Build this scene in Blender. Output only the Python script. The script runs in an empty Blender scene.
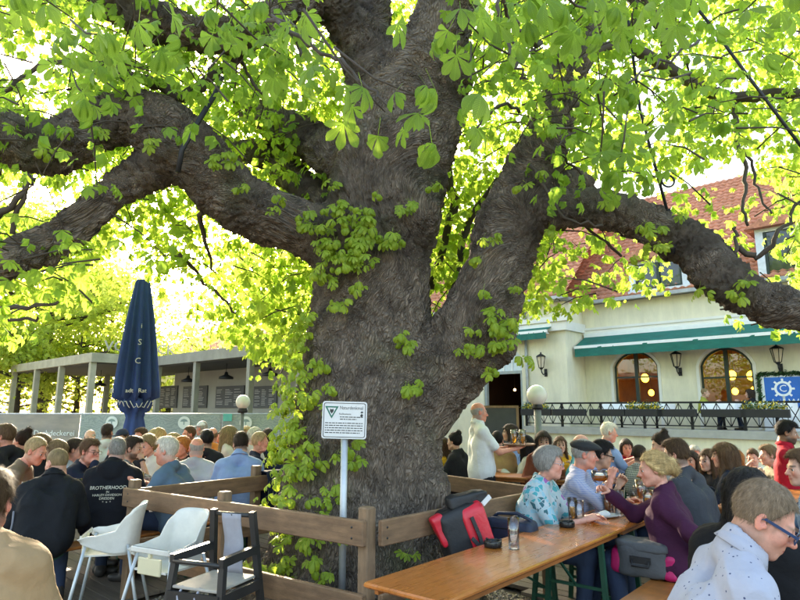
import bpy, bmesh, math, random
import numpy as np
from mathutils import Vector, Matrix, Quaternion
from mathutils import noise as mnoise
R = math.radians
random.seed(7); rng = np.random.default_rng(7)
scene = bpy.context.scene
col = scene.collection

# ---------------------------------------------------------------- camera
CAMZ = 1.62; FPX = 600.0; PITCH = math.atan(108/600.0)
cam_d = bpy.data.cameras.new('camera'); cam = bpy.data.objects.new('camera', cam_d); col.objects.link(cam)
cam.location = (0, 0, CAMZ); cam.rotation_euler = (math.pi/2 + PITCH, 0, 0)
cam_d.sensor_width = 36; cam_d.lens = 36*FPX/800; cam_d.clip_start = .05; cam_d.clip_end = 2000
scene.camera = cam
# ---------------------------------------------------------------- world, sun, exposure
SUN_EL = R(19.5); SUN_AZ = R(-19.2)          # azimuth measured from +Y towards +X
world = bpy.data.worlds.new('World'); scene.world = world; world.use_nodes = True
wn = world.node_tree.nodes; wl = world.node_tree.links; wn.clear()
sky = wn.new('ShaderNodeTexSky'); sky.sky_type = 'NISHITA'; sky.sun_disc = False
sky.sun_elevation = SUN_EL; sky.sun_rotation = SUN_AZ; sky.air_density = 1.0; sky.dust_density = 3.0; sky.ozone_density = 1.0
bg = wn.new('ShaderNodeBackground'); bg.inputs['Strength'].default_value = .15
wo = wn.new('ShaderNodeOutputWorld'); wl.new(sky.outputs[0], bg.inputs[0]); wl.new(bg.outputs[0], wo.inputs[0])
sd = bpy.data.lights.new('sun', 'SUN'); sd.energy = 3.2; sd.angle = R(.6); sd.color = (1, .9, .74)
sun = bpy.data.objects.new('sun', sd); col.objects.link(sun)
SUNV = Vector((math.sin(SUN_AZ)*math.cos(SUN_EL), math.cos(SUN_AZ)*math.cos(SUN_EL), math.sin(SUN_EL)))
sun.location = SUNV*30; sun.rotation_euler = SUNV.to_track_quat('Z', 'Y').to_euler()
vs = scene.view_settings; vs.view_transform = 'Standard'; vs.look = 'None'; vs.gamma = 1; vs.exposure = 2.85
vs.use_white_balance = True; vs.white_balance_temperature = 7300; vs.white_balance_tint = 10
vs.use_curve_mapping = False
scene.render.engine = 'CYCLES'
scene.cycles.use_denoising = True; scene.cycles.max_bounces = 10; scene.cycles.transparent_max_bounces = 12
scene.cycles.transmission_bounces = 8; scene.cycles.diffuse_bounces = 6; scene.cycles.glossy_bounces = 3
scene.cycles.sample_clamp_indirect = 8
scene.cycles.caustics_reflective = False; scene.cycles.caustics_refractive = False

# ---------------------------------------------------------------- points in the place from sight lines of the survey
_F = Vector((0, math.cos(PITCH), math.sin(PITCH))); _U = Vector((0, -math.sin(PITCH), math.cos(PITCH))); _X = Vector((1, 0, 0))
def ray(px, py): return _F + _X*((px-400)/FPX) + _U*((300-py)/FPX)
def P(px, py, Y):
    d = ray(px, py); return Vector((0, 0, CAMZ)) + d*(Y/d.y)
def G(px, py, z):
    d = ray(px, py); return Vector((0, 0, CAMZ)) + d*((z-CAMZ)/d.z)
BU = Vector((math.sin(R(43)), math.cos(R(43)), 0)); BA = Vector((BU.y, -BU.x, 0))   # into the house, along the house to the right
def FA(px, py, b):
    d = ray(px, py); t = b/(d.x*BU.x + d.y*BU.y); p = d*t
    return p.x*BA.x + p.y*BA.y, CAMZ + p.z

# ---------------------------------------------------------------- materials
MATS = {}
def mat(name, c=(.5, .5, .5), rough=.6, metal=0., vary=.15, vscale=8., bump=0., bscale=60., stretch=(1, 1, 1), spec=.5, c2=None,
        trans=0., emit=None, es=1., coat=0., sub=0., island=0., coords='Object', detail=4., ior=1.45, alpha=1., contrast=1.):
    if name in MATS: return MATS[name]
    m = bpy.data.materials.new(name); m.use_nodes = True; MATS[name] = m
    nt = m.node_tree; n = nt.nodes; l = nt.links; b = n['Principled BSDF']
    c = tuple(c)+(1,)
    b.inputs['Roughness'].default_value = rough; b.inputs['Metallic'].default_value = metal
    b.inputs['Specular IOR Level'].default_value = spec; b.inputs['IOR'].default_value = ior
    b.inputs['Transmission Weight'].default_value = trans; b.inputs['Coat Weight'].default_value = coat
    b.inputs['Alpha'].default_value = alpha
    if sub: b.inputs['Subsurface Weight'].default_value = sub; b.inputs['Subsurface Radius'].default_value = (.012, .005, .003); b.inputs['Subsurface Scale'].default_value = 1
    if emit: b.inputs['Emission Color'].default_value = tuple(emit)+(1,); b.inputs['Emission Strength'].default_value = es
    tc = n.new('ShaderNodeTexCoord'); mp = n.new('ShaderNodeMapping'); mp.inputs['Scale'].default_value = stretch
    l.new(tc.outputs[coords], mp.inputs[0])
    b.inputs['Base Color'].default_value = c
    if vary or c2:
        nz = n.new('ShaderNodeTexNoise'); nz.inputs['Scale'].default_value = vscale; nz.inputs['Detail'].default_value = detail
        nz.inputs['Roughness'].default_value = .62
        l.new(mp.outputs[0], nz.inputs[0])
        rp = n.new('ShaderNodeValToRGB'); w = .5/contrast*.7
        rp.color_ramp.elements[0].position = .5-w*.7; rp.color_ramp.elements[1].position = .5+w*.7
        if c2: a0, a1 = c, tuple(c2)+(1,)
        else:
            a0 = tuple(max(0, v*(1-vary)) for v in c[:3])+(1,); a1 = tuple(min(1, v*(1+vary)) for v in c[:3])+(1,)
        rp.color_ramp.elements[0].color = a0; rp.color_ramp.elements[1].color = a1
        l.new(nz.outputs[0], rp.inputs[0]); src = rp.outputs[0]
        if island:
            ge = n.new('ShaderNodeNewGeometry'); oi = n.new('ShaderNodeObjectInfo'); hv = n.new('ShaderNodeHueSaturation')
            ad = n.new('ShaderNodeMath'); ad.operation = 'ADD'; fr = n.new('ShaderNodeMath'); fr.operation = 'FRACT'
            l.new(ge.outputs['Random Per Island'], ad.inputs[0]); l.new(oi.outputs['Random'], ad.inputs[1]); l.new(ad.outputs[0], fr.inputs[0])
            mr = n.new('ShaderNodeMapRange'); mr.inputs[3].default_value = 1-island; mr.inputs[4].default_value = 1+island
            l.new(fr.outputs[0], mr.inputs[0]); l.new(mr.outputs[0], hv.inputs['Value']); l.new(src, hv.inputs['Color']); src = hv.outputs[0]
        l.new(src, b.inputs['Base Color'])
        rr = n.new('ShaderNodeMapRange'); rr.inputs[3].default_value = max(.02, rough*.8); rr.inputs[4].default_value = min(1, rough*1.2)
        l.new(nz.outputs[0], rr.inputs[0]); l.new(rr.outputs[0], b.inputs['Roughness'])
    if bump:
        n2 = n.new('ShaderNodeTexNoise'); n2.inputs['Scale'].default_value = bscale; n2.inputs['Detail'].default_value = 5
        l.new(mp.outputs[0], n2.inputs[0])
        bp = n.new('ShaderNodeBump'); bp.inputs['Strength'].default_value = bump; bp.inputs['Distance'].default_value = .01
        l.new(n2.outputs[0], bp.inputs['Height']); l.new(bp.outputs[0], b.inputs['Normal'])
    return m
def nodes_of(m): return m.node_tree.nodes, m.node_tree.links, m.node_tree.nodes['Principled BSDF']

def weather(m, scale, stretch, lo, hi, thr=(.35, .7)):
    """stains and wear with a shape of their own over the base colour"""
    n, l, b = nodes_of(m); tc = n.new('ShaderNodeTexCoord'); mp = n.new('ShaderNodeMapping'); mp.inputs['Scale'].default_value = stretch; l.new(tc.outputs['Object'], mp.inputs[0])
    nz = n.new('ShaderNodeTexNoise'); nz.inputs['Scale'].default_value = scale; nz.inputs['Detail'].default_value = 8; nz.inputs['Roughness'].default_value = .7; l.new(mp.outputs[0], nz.inputs[0])
    mr = n.new('ShaderNodeMapRange'); mr.inputs[1].default_value = thr[0]; mr.inputs[2].default_value = thr[1]; mr.inputs[3].default_value = lo; mr.inputs[4].default_value = hi; l.new(nz.outputs[0], mr.inputs[0])
    hs_ = n.new('ShaderNodeHueSaturation'); l.new(b.inputs['Base Color'].links[0].from_socket, hs_.inputs['Color']); l.new(mr.outputs[0], hs_.inputs['Value']); l.new(hs_.outputs[0], b.inputs['Base Color'])
# ---------------------------------------------------------------- objects
def tag(o, label=None, cat=None, group=None, kind=None):
    if label: o['label'] = label
    if cat: o['category'] = cat
    if group: o['group'] = group
    if kind: o['kind'] = kind
    return o
def empty(name, loc=(0, 0, 0), rz=0., label=None, cat=None, group=None):
    o = bpy.data.objects.new(name, None); o.empty_display_size = .2; col.objects.link(o)
    o.location = loc; o.rotation_euler = (0, 0, rz); return tag(o, label, cat, group)
def mesh_obj(name, me, m, parent=None):
    o = bpy.data.objects.new(name, me); col.objects.link(o)
    for q in (m if isinstance(m, (list, tuple)) else [m]): me.materials.append(q)
    o.parent = parent; return o
def link_copy(src, parent=None, loc=None, rot=None, name=None):
    o = src.copy(); col.objects.link(o); o.parent = parent
    if loc is not None: o.location = loc
    if rot is not None: o.rotation_euler = rot
    return o
def copy_tree(o, parent=None):
    c = o.copy(); col.objects.link(c); c.parent = parent
    for ch in list(o.children): copy_tree(ch, c)
    return c
def np_mesh(name, V, F, smooth=True, mi=None):
    """V (n,3); F (m,3|4) ints"""
    me = bpy.data.meshes.new(name); V = np.asarray(V, np.float32); F = np.asarray(F, np.int32)
    k = F.shape[1]; me.vertices.add(len(V)); me.vertices.foreach_set('co', V.ravel())
    me.loops.add(F.size); me.loops.foreach_set('vertex_index', F.ravel())
    me.polygons.add(len(F)); me.polygons.foreach_set('loop_start', np.arange(0, F.size, k, dtype=np.int32))
    me.polygons.foreach_set('loop_total', np.full(len(F), k, np.int32))
    if mi is not None: me.polygons.foreach_set('material_index', np.asarray(mi, np.int32))
    if smooth: me.polygons.foreach_set('use_smooth', np.ones(len(F), bool))
    me.update(); me.validate(); return me

class MB:
    """collects shapes and builds one mesh object"""
    def __init__(s): s.v = []; s.f = []; s.sm = []; s.mi = []; s.m = 0; s.M = Matrix()
    def add(s, vs, fs, smooth=False):
        b = len(s.v); M = s.M; s.v += [tuple(M @ Vector(p)) for p in vs]
        for f in fs: s.f.append([b+i for i in f]); s.sm.append(smooth); s.mi.append(s.m)
        return s
    def box(s, x0, x1, y0, y1, z0, z1, bev=0.):
        if bev:
            b = min(bev, (x1-x0)*.45, (y1-y0)*.45, (z1-z0)*.45); vs = []; 
            for z, i in ((z0, b), (z0+b, 0), (z1-b, 0), (z1, b)):
                X0, X1, Y0, Y1 = x0+i, x1-i, y0+i, y1-i
                e = b
                vs += [(X0+e, Y0, z), (X1-e, Y0, z), (X1, Y0+e, z), (X1, Y1-e, z), (X1-e, Y1, z), (X0+e, Y1, z), (X0, Y1-e, z), (X0, Y0+e, z)]
            fs = [list(range(7, -1, -1)), list(range(24, 32))]
            for r in range(3):
                for i in range(8): fs.append([r*8+i, r*8+(i+1) % 8, r*8+8+(i+1) % 8, r*8+8+i])
            return s.add(vs, fs)
        return s.add([(x0, y0, z0), (x1, y0, z0), (x1, y1, z0), (x0, y1, z0), (x0, y0, z1), (x1, y0, z1), (x1, y1, z1), (x0, y1, z1)],
                     [[3, 2, 1, 0], [4, 5, 6, 7], [0, 1, 5, 4], [1, 2, 6, 5], [2, 3, 7, 6], [3, 0, 4, 7]])
    def bar(s, p, q, w, h, up=(0, 0, 1)):
        p, q = Vector(p), Vector(q); d = (q-p).normalized(); u = Vector(up)
        x = d.cross(u)
        if x.length < 1e-4: x = d.cross(Vector((1, 0, 0)))
        x.normalize(); y = x.cross(d)
        o = [x*(w/2*a)+y*(h/2*b) for a, b in ((-1, -1), (1, -1), (1, 1), (-1, 1))]
        return s.add([p+i for i in o]+[q+i for i in o], [[0, 1, 2, 3], [7, 6, 5, 4], [0, 4, 5, 1], [1, 5, 6, 2], [2, 6, 7, 3], [3, 7, 4, 0]])
    def tube(s, pts, r, n=8, cap=True):
        pts = [Vector(p) for p in pts]; rs = r if isinstance(r, (list, tuple)) else [r]*len(pts)
        vs = []; fs = []; x = None
        for i, p in enumerate(pts):
            d = (pts[min(i+1, len(pts)-1)]-pts[max(i-1, 0)]).normalized()
            if x is None:
                x = d.cross(Vector((0, 0, 1)))
                if x.length < .05: x = d.cross(Vector((1, 0, 0)))
            x = (x-d*x.dot(d)).normalized(); y = d.cross(x)
            vs += [p+(x*math.cos(2*math.pi*k/n)+y*math.sin(2*math.pi*k/n))*rs[i] for k in range(n)]
            if i:
                b = (i-1)*n
                fs += [[b+k, b+(k+1) % n, b+n+(k+1) % n, b+n+k] for k in range(n)]
        if cap: fs += [list(range(n-1, -1, -1)), [len(vs)-n+k for k in range(n)]]
        return s.add(vs, fs, True)
    def lathe(s, prof, n=20, c=(0, 0, 0), smooth=True):
        vs = []; fs = []
        for r, z in prof: vs += [(c[0]+r*math.cos(2*math.pi*k/n), c[1]+r*math.sin(2*math.pi*k/n), c[2]+z) for k in range(n)]
        for i in range(len(prof)-1): fs += [[i*n+k, i*n+(k+1) % n, (i+1)*n+(k+1) % n, (i+1)*n+k] for k in range(n)]
        if prof[0][0] > 1e-5: fs.append(list(range(n-1, -1, -1)))
        if prof[-1][0] > 1e-5: fs.append([(len(prof)-1)*n+k for k in range(n)])
        return s.add(vs, fs, smooth)
    def prism(s, poly, d0, d1, axis='y'):
        """poly of (a, z) points, counter clockwise, extruded along y (a=x) or along x (a=y)"""
        n = len(poly)
        f = (lambda a, z, d: (a, d, z)) if axis == 'y' else ((lambda a, z, d: (d, a, z)) if axis == 'x' else (lambda a, z, d: (a, z, d)))
        return s.add([f(a, z, d0) for a, z in poly]+[f(a, z, d1) for a, z in poly],
                     [list(range(n)), list(range(2*n-1, n-1, -1))]+[[i, n+i, n+(i+1) % n, (i+1) % n] for i in range(n)])
    def ball(s, c, r, n=12, m=8):
        rr = r if isinstance(r, (tuple, list)) else (r, r, r); vs = []; fs = []
        for i in range(m+1):
            t = math.pi*i/m
            vs += [(c[0]+rr[0]*math.sin(t)*math.cos(2*math.pi*k/n), c[1]+rr[1]*math.sin(t)*math.sin(2*math.pi*k/n), c[2]-rr[2]*math.cos(t)) for k in range(n)]
        for i in range(m): fs += [[i*n+k, i*n+(k+1) % n, (i+1)*n+(k+1) % n, (i+1)*n+k] for k in range(n)]
        return s.add(vs, fs, True)
    def mesh(s, name):
        me = bpy.data.meshes.new(name); me.from_pydata(s.v, [], s.f)
        me.polygons.foreach_set('use_smooth', s.sm); me.polygons.foreach_set('material_index', s.mi)
        bm = bmesh.new(); bm.from_mesh(me); bmesh.ops.remove_doubles(bm, verts=bm.verts, dist=1e-6)
        bmesh.ops.recalc_face_normals(bm, faces=bm.faces); bm.to_mesh(me); bm.free(); return me
    def build(s, name, m, parent=None): return mesh_obj(name, s.mesh(name), m, parent)

def text_obj(name, txt, size, m, parent, M, ext=.002, align='CENTER', sx=1.):
    cu = bpy.data.curves.new(name, 'FONT'); cu.body = txt; cu.size = size; cu.align_x = align; cu.align_y = 'CENTER'; cu.extrude = ext
    cu.resolution_u = 2
    t = bpy.data.objects.new(name+'_tmp', cu); col.objects.link(t)
    dg = bpy.context.evaluated_depsgraph_get(); me = bpy.data.meshes.new_from_object(t.evaluated_get(dg))
    bpy.data.objects.remove(t); me.transform(Matrix.Diagonal((sx, 1, 1, 1))); me.transform(M)
    me.name = name; me.materials.clear(); return mesh_obj(name, me, m, parent)

# ---------------------------------------------------------------- soft solids: smooth unions of rounded forms on a grid
class Field:
    def __init__(s, lo, hi, h):
        s.lo = np.array(lo, float); s.h = h; s.n = np.maximum(4, np.ceil((np.array(hi)-s.lo)/h).astype(int)+1)
        s.f = np.full(s.n, 1., np.float32)
    def _box(s, lo, hi, m):
        a = np.clip(np.floor((np.array(lo)-m-s.lo)/s.h).astype(int), 0, s.n); b = np.clip(np.ceil((np.array(hi)+m-s.lo)/s.h).astype(int)+1, 0, s.n)
        if (b <= a).any(): return None
        ax = [(s.lo[i]+s.h*np.arange(a[i], b[i])).astype(np.float32) for i in range(3)]
        return tuple(slice(a[i], b[i]) for i in range(3)), ax[0][:, None, None], ax[1][None, :, None], ax[2][None, None, :]
    def _mix(s, sl, d, k, op):
        a = s.f[sl]
        if op == '-': d = -d; a2 = -a; d2 = -d
        if op == '+':
            if k: hh = np.maximum(k-np.abs(a-d), 0)/k; s.f[sl] = np.minimum(a, d)-hh*hh*k*.25
            else: s.f[sl] = np.minimum(a, d)
        else:
            if k: hh = np.maximum(k-np.abs(a-d), 0)/k; s.f[sl] = np.maximum(a, d)+hh*hh*k*.25
            else: s.f[sl] = np.maximum(a, d)
    def cone(s, p, q, r1, r2, k=.02, op='+', sc=None):
        p = np.array(p, np.float32); q = np.array(q, np.float32); rm = max(r1, r2)
        bx = s._box(np.minimum(p, q)-rm, np.maximum(p, q)+rm, k+2*s.h)
        if bx is None: return
        sl, X, Y, Z = bx; d = q-p; L = float(d@d)+1e-9
        t = np.clip(((X-p[0])*d[0]+(Y-p[1])*d[1]+(Z-p[2])*d[2])/L, 0, 1)
        D = np.sqrt((X-p[0]-t*d[0])**2+(Y-p[1]-t*d[1])**2+(Z-p[2]-t*d[2])**2)-(r1+(r2-r1)*t)
        s._mix(sl, D, k, op)
    def ell(s, c, r, k=.02, op='+', rot=None):
        c = np.array(c, np.float32); r = np.array(r, np.float32); rm = float(r.max()) if rot is not None else r
        bx = s._box(c-rm, c+rm, k+2*s.h)
        if bx is None: return
        sl, X, Y, Z = bx; x, y, z = X-c[0], Y-c[1], Z-c[2]
        if rot is not None:
            M = np.array(rot.transposed() if hasattr(rot, 'transposed') else rot.T, np.float32)
            x, y, z = (M[i][0]*x+M[i][1]*y+M[i][2]*z for i in range(3))
        k0 = np.sqrt((x/r[0])**2+(y/r[1])**2+(z/r[2])**2); k1 = np.sqrt((x/r[0]**2)**2+(y/r[1]**2)**2+(z/r[2]**2)**2)+1e-6
        s._mix(sl, k0*(k0-1)/k1, k, op)
    def fn(s, f):
        ax = [(s.lo[i]+s.h*np.arange(s.n[i])).astype(np.float32) for i in range(3)]
        s.f = f(s.f, ax[0][:, None, None], ax[1][None, :, None], ax[2][None, None, :]).astype(np.float32)
    def mesh(s):
        f = s.f.copy(); f[0] = f[-1] = 1; f[:, 0] = f[:, -1] = 1; f[:, :, 0] = f[:, :, -1] = 1
        g = f < 0; cnt = np.zeros(np.array(f.shape)-1, np.int8)
        offs = [(i, j, k) for i in (0, 1) for j in (0, 1) for k in (0, 1)]; nx, ny, nz = f.shape
        for i, j, k in offs: cnt += g[i:nx-1+i, j:ny-1+j, k:nz-1+k]
        act = (cnt > 0) & (cnt < 8); I = np.argwhere(act)
        if not len(I): return np.zeros((0, 3)), np.zeros((0, 4), int)
        idx = np.full(cnt.shape, -1, np.int32); idx[act] = np.arange(len(I))
        val = {o: f[I[:, 0]+o[0], I[:, 1]+o[1], I[:, 2]+o[2]] for o in offs}
        acc = np.zeros((len(I), 3)); num = np.zeros(len(I))
        for o in offs:
            for ax in range(3):
                if o[ax]: continue
                o2 = list(o); o2[ax] = 1; a = val[o]; b = val[tuple(o2)]; m = (a < 0) != (b < 0)
                t = np.where(m, a/np.where(m, a-b, 1), 0); p = np.tile(np.array(o, float), (len(I), 1)); p[:, ax] = t
                acc += p*m[:, None]; num += m
        V = s.lo+(I+acc/num[:, None])*s.h
        Q = []
        for ax in range(3):
            b, c = (ax+1) % 3, (ax+2) % 3
            sa = [slice(None)]*3; sb = [slice(None)]*3; sa[ax] = slice(0, -1); sb[ax] = slice(1, None)
            A, B = g[tuple(sa)], g[tuple(sb)]; E = np.argwhere(A != B)
            E = E[(E[:, b] > 0) & (E[:, c] > 0) & (E[:, b] < cnt.shape[b]) & (E[:, c] < cnt.shape[c])]
            eb = np.zeros(3, int); eb[b] = 1; ec = np.zeros(3, int); ec[c] = 1
            q = np.stack([idx[tuple((E-eb-ec).T)], idx[tuple((E-ec).T)], idx[tuple(E.T)], idx[tuple((E-eb).T)]], 1)
            fl = ~A[tuple(E.T)]; q[fl] = q[fl][:, ::-1]; Q.append(q)
        return V, np.concatenate(Q)
def vnormals(V, F):
    n = np.cross(V[F[:, 2]]-V[F[:, 0]], V[F[:, 3 if F.shape[1] > 3 else 1]]-V[F[:, 1]]) if F.shape[1] > 3 else np.cross(V[F[:, 1]]-V[F[:, 0]], V[F[:, 2]]-V[F[:, 0]])
    N = np.zeros_like(V)
    for i in range(F.shape[1]): np.add.at(N, F[:, i], n)
    return N/(np.linalg.norm(N, axis=1, keepdims=True)+1e-12)
def vnoise(V, scale, seed=0., oct=3):
    """cheap smooth value noise for many points (sum of lattice noise)"""
    out = np.zeros(len(V)); amp = 1.; tot = 0.
    for o in range(oct):
        q = V*scale*(2**o)+seed*17.3+o*31.7; i = np.floor(q).astype(np.int64); f = q-i; f = f*f*(3-2*f)
        def hsh(a):
            h = (a[:, 0]*374761393+a[:, 1]*668265263+a[:, 2]*2147483647) & 0xffffffff
            h = ((h ^ (h >> 13))*1274126177) & 0xffffffff
            return ((h ^ (h >> 16)) & 0xffff)/65535.
        r = 0
        for dx in (0, 1):
            for dy in (0, 1):
                for dz in (0, 1):
                    w = (f[:, 0] if dx else 1-f[:, 0])*(f[:, 1] if dy else 1-f[:, 1])*(f[:, 2] if dz else 1-f[:, 2])
                    r = r+w*hsh(i+np.array([dx, dy, dz]))
        out += amp*(r*2-1); tot += amp; amp *= .5
    return out/tot
# ================================================================ ground and deck
FC, FL, FF, FR = Vector((-.21, 4.0, 0)), Vector((-2.37, 5.575, 0)), Vector((-.46, 7.82, 0)), Vector((1.3, 5.6, 0))   # corners of the fence round the tree
m_ground = mat('gravel_soil', (.16, .13, .10), .95, vary=.0, c2=(.34, .29, .23), vscale=40, bump=.7, bscale=70, detail=8)
mb = MB(); mb.add([(-400, -60, -.07), (400, -60, -.07), (400, 700, -.07), (-400, 700, -.07)], [[0, 1, 2, 3]])
tag(mb.build('ground', m_ground), kind='structure')
m_deck = mat('deck_wood', (.13, .105, .08), .75, vary=.3, vscale=3, stretch=(1, 14, 14), bump=.25, bscale=30, island=.22)
deck = empty('deck', (0, 0, 0)); tag(deck, kind='structure')
def quad_interval(c):
    """interval along -a of the fence quad at u-coordinate c"""
    pts = [FC, FL, FF, FR]; xs = []
    for i in range(4):
        p, q = pts[i], pts[(i+1) % 4]; cp, cq = p.dot(BU)-c, q.dot(BU)-c
        if cp*cq < 0: t = cp/(cp-cq); xs.append((p.lerp(q, t)).dot(BA))
    return (min(xs), max(xs)) if len(xs) == 2 else None
bw = .145; c = .6; k = 0
while c < 14.5:
    iv = quad_interval(c+bw/2); segs = [(-14., 6.)] if not iv else [(-14., iv[0]-.0), (iv[1]+.0, 6.)]
    for a0, a1 in segs:
        cuts = [a0]; x = a0+random.uniform(1.5, 4)
        if a1-a0 > 5: cuts.append((a0+a1)/2+random.uniform(-1, 1))
        cuts.append(a1)
        for s0, s1 in zip(cuts[:-1], cuts[1:]):
            m_ = MB(); L = s1-s0-.004; z = random.uniform(-.003, .002)
            m_.box(-L/2, L/2, 0, bw-.008, -.032, z, .003); o = m_.build('deck_board', m_deck, deck)
            mid = BA*((s0+s1)/2)+BU*c; o.location = mid; o.rotation_euler = (0, 0, R(-43))
    c += bw
mb = MB(); mb.M = Matrix.Rotation(R(-43), 4, 'Z')
mb.box(-14, 6, .5, 14.6, -.066, -.064); 
# gravel bed inside the fence
pebm = mat('pebble', (.30, .26, .21), .9, vary=.35, vscale=30, island=.4)
V = []; F = []
ico = [(0, 0, 1), (.9, 0, .1), (0, .9, .1), (-.9, 0, .1), (0, -.9, .1), (0, 0, -1)]; icf = [(0, 1, 2), (0, 2, 3), (0, 3, 4), (0, 4, 1), (5, 2, 1), (5, 3, 2), (5, 4, 3), (5, 1, 4)]
for i in range(9000):
    u1, u2 = random.random(), random.random()
    p = (FC.lerp(FL, u1)).lerp(FR.lerp(FF, u1), u2); r = random.uniform(.008, .024); a = random.random()*6.28; b0 = len(V)
    for x, y, z in ico: V.append((p.x+r*(x*math.cos(a)-y*math.sin(a))*random.uniform(.7, 1.2), p.y+r*(x*math.sin(a)+y*math.cos(a)), -.062+r*.6*z))
    F += [(b0+i_, b0+j, b0+k_) for i_, j, k_ in icf]
tag(mesh_obj('gravel', np_mesh('gravel', V, F, False), pebm), 'loose brown gravel inside the wooden fence', None, kind='stuff')

# ================================================================ restaurant
def glass_mat(name, tint=(1, 1, 1), gloss=.12):
    if name in MATS: return MATS[name]
    m = bpy.data.materials.new(name); m.use_nodes = True; MATS[name] = m; n = m.node_tree.nodes; l = m.node_tree.links; n.clear()
    t = n.new('ShaderNodeBsdfTransparent'); t.inputs[0].default_value = tuple(tint)+(1,); g = n.new('ShaderNodeBsdfGlossy'); g.inputs['Roughness'].default_value = .02
    fr = n.new('ShaderNodeLayerWeight'); fr.inputs[0].default_value = .25
    mr = n.new('ShaderNodeMapRange'); mr.inputs[3].default_value = gloss; mr.inputs[4].default_value = .9
    mx = n.new('ShaderNodeMixShader'); o = n.new('ShaderNodeOutputMaterial')
    l.new(fr.outputs['Fresnel'], mr.inputs[0]); l.new(mr.outputs[0], mx.inputs[0]); l.new(t.outputs[0], mx.inputs[1]); l.new(g.outputs[0], mx.inputs[2]); l.new(mx.outputs[0], o.inputs[0])
    return m
m_stucco = mat('cream_stucco', (.82, .75, .56), .9, vary=.09, vscale=1.1, bump=.15, bscale=120, detail=8)
m_stucco2 = mat('pale_trim', (.78, .75, .68), .85, vary=.06, vscale=2, bump=.1, bscale=90)
m_band = mat('grey_stone_band', (.38, .37, .34), .8, vary=.15, vscale=4, bump=.2)
m_awn = mat('green_awning_cloth', (.012, .15, .115), .8, vary=.12, vscale=3, bump=.15, bscale=25)
m_white = mat('white_painted_metal', (.8, .8, .78), .45, vary=.05)
m_darkfr = mat('dark_green_frame', (.02, .035, .028), .45, vary=.2)
m_black = mat('black_iron', (.02, .02, .021), .5, vary=.3, metal=.3)
m_pane = glass_mat('window_glass')
m_room = mat('warm_room_wall', (.34, .14, .045), .8, vary=.4, vscale=1.5)
m_roomd = mat('dark_wood_room', (.035, .018, .011), .6, vary=.4, vscale=3)
m_lampy = mat('yellow_lamp_glow', (.9, .6, .15), .5, vary=0, emit=(1, .5, .04), es=2.2)
m_tile = mat('red_roof_tile', (.52, .215, .13), .85, vary=.42, vscale=9, bump=.2, bscale=40)
m_zinc = mat('zinc_gutter', (.36, .37, .38), .5, metal=.5, vary=.2)
weather(m_stucco, 1.4, (2.2, 2.2, .5), .84, 1.04); weather(m_tile, 3.0, (1, 1, 1), .72, 1.12); weather(m_awn, 2.0, (1, 1, 3), .8, 1.15)
BT, BF, BL = 17.0, 19.5, 18.2
A0 = -8.0
rest = empty('restaurant_building', BA*A0+BU*BF, R(-43), 'cream restaurant house with red tiled roof, arched windows and raised terrace', 'building')
BM = Matrix.Translation((-A0, -BF, 0))
def bb(): m_ = MB(); m_.M = BM.copy(); return m_
zt = 1.02                                        # terrace floor
aL = FA(470, 400, BL)[0]; aC = FA(567, 400, BL)[0]; aE = 3.0
zE = FA(588, 304, BF-.3)[1]                      # eave
def arch_pts(c, w, zs, rise, n=14):
    rad = (w*w/4+rise*rise)/(2*rise); cz = zs+rise-rad; a = math.asin(min(1, w/2/rad))
    return [(c+rad*math.sin(-a+2*a*i/n), cz+rad*math.cos(-a+2*a*i/n)) for i in range(n+1)]
def wall_arches(m_, a0, a1, z0, z1, b0, b1, ops):
    x = a0
    for c, w, zb, zs, rise in sorted(ops):
        if c-w/2-x > .01: m_.box(x, c-w/2, b0, b1, z0, z1)
        if zb-z0 > .01: m_.box(c-w/2, c+w/2, b0, b1, z0, zb)
        ap = arch_pts(c, w, zs, rise)
        for (xa, za), (xb, zb2) in zip(ap[:-1], ap[1:]):
            m_.prism([(xa, za), (xb, zb2), (xb, z1), (xa, z1)], b0, b1)
        x = c+w/2
    if a1-x > .01: m_.box(x, a1, b0, b1, z0, z1)
wins = []
for pl, pr, pt, ps in ((615, 660, 351, 366), (702, 756, 347, 365), (832, 906, 338, 360)):
    al = FA(pl, 400, BF)[0]; ar = FA(pr, 400, BF)[0]; c = (al+ar)/2; zs = FA((pl+pr)/2, ps, BF)[1]; zp = FA((pl+pr)/2, pt, BF)[1]
    wins.append((c, ar-al, 1.55, zs, zp-zs))
aRL = FA(587, 400, BF)[0]
m_ = bb(); wall_arches(m_, aRL+.002, aE, -.07, zE, BF, BF+.35, wins); m_.build('wall', m_stucco, rest)
# left block with the door
dl, dr = FA(484, 400, BL)[0], FA(523, 400, BL)[0]; dz = FA(505, 374, BL)[1]; dz2 = FA(505, 346, BL)[1]
door = ((dl+dr)/2, dr-dl, -.05, dz2-.45, .45)
m_ = bb(); wall_arches(m_, aL-6, aRL, -.07, zE+.02, BL, BL+.3, [door]); m_.build('wall', m_stucco, rest)
m_ = bb(); m_.box(aRL-.3, aRL-.001, BL+.301, BF+.6, -.07, zE+.015); m_.build('wall', m_stucco, rest)
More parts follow.
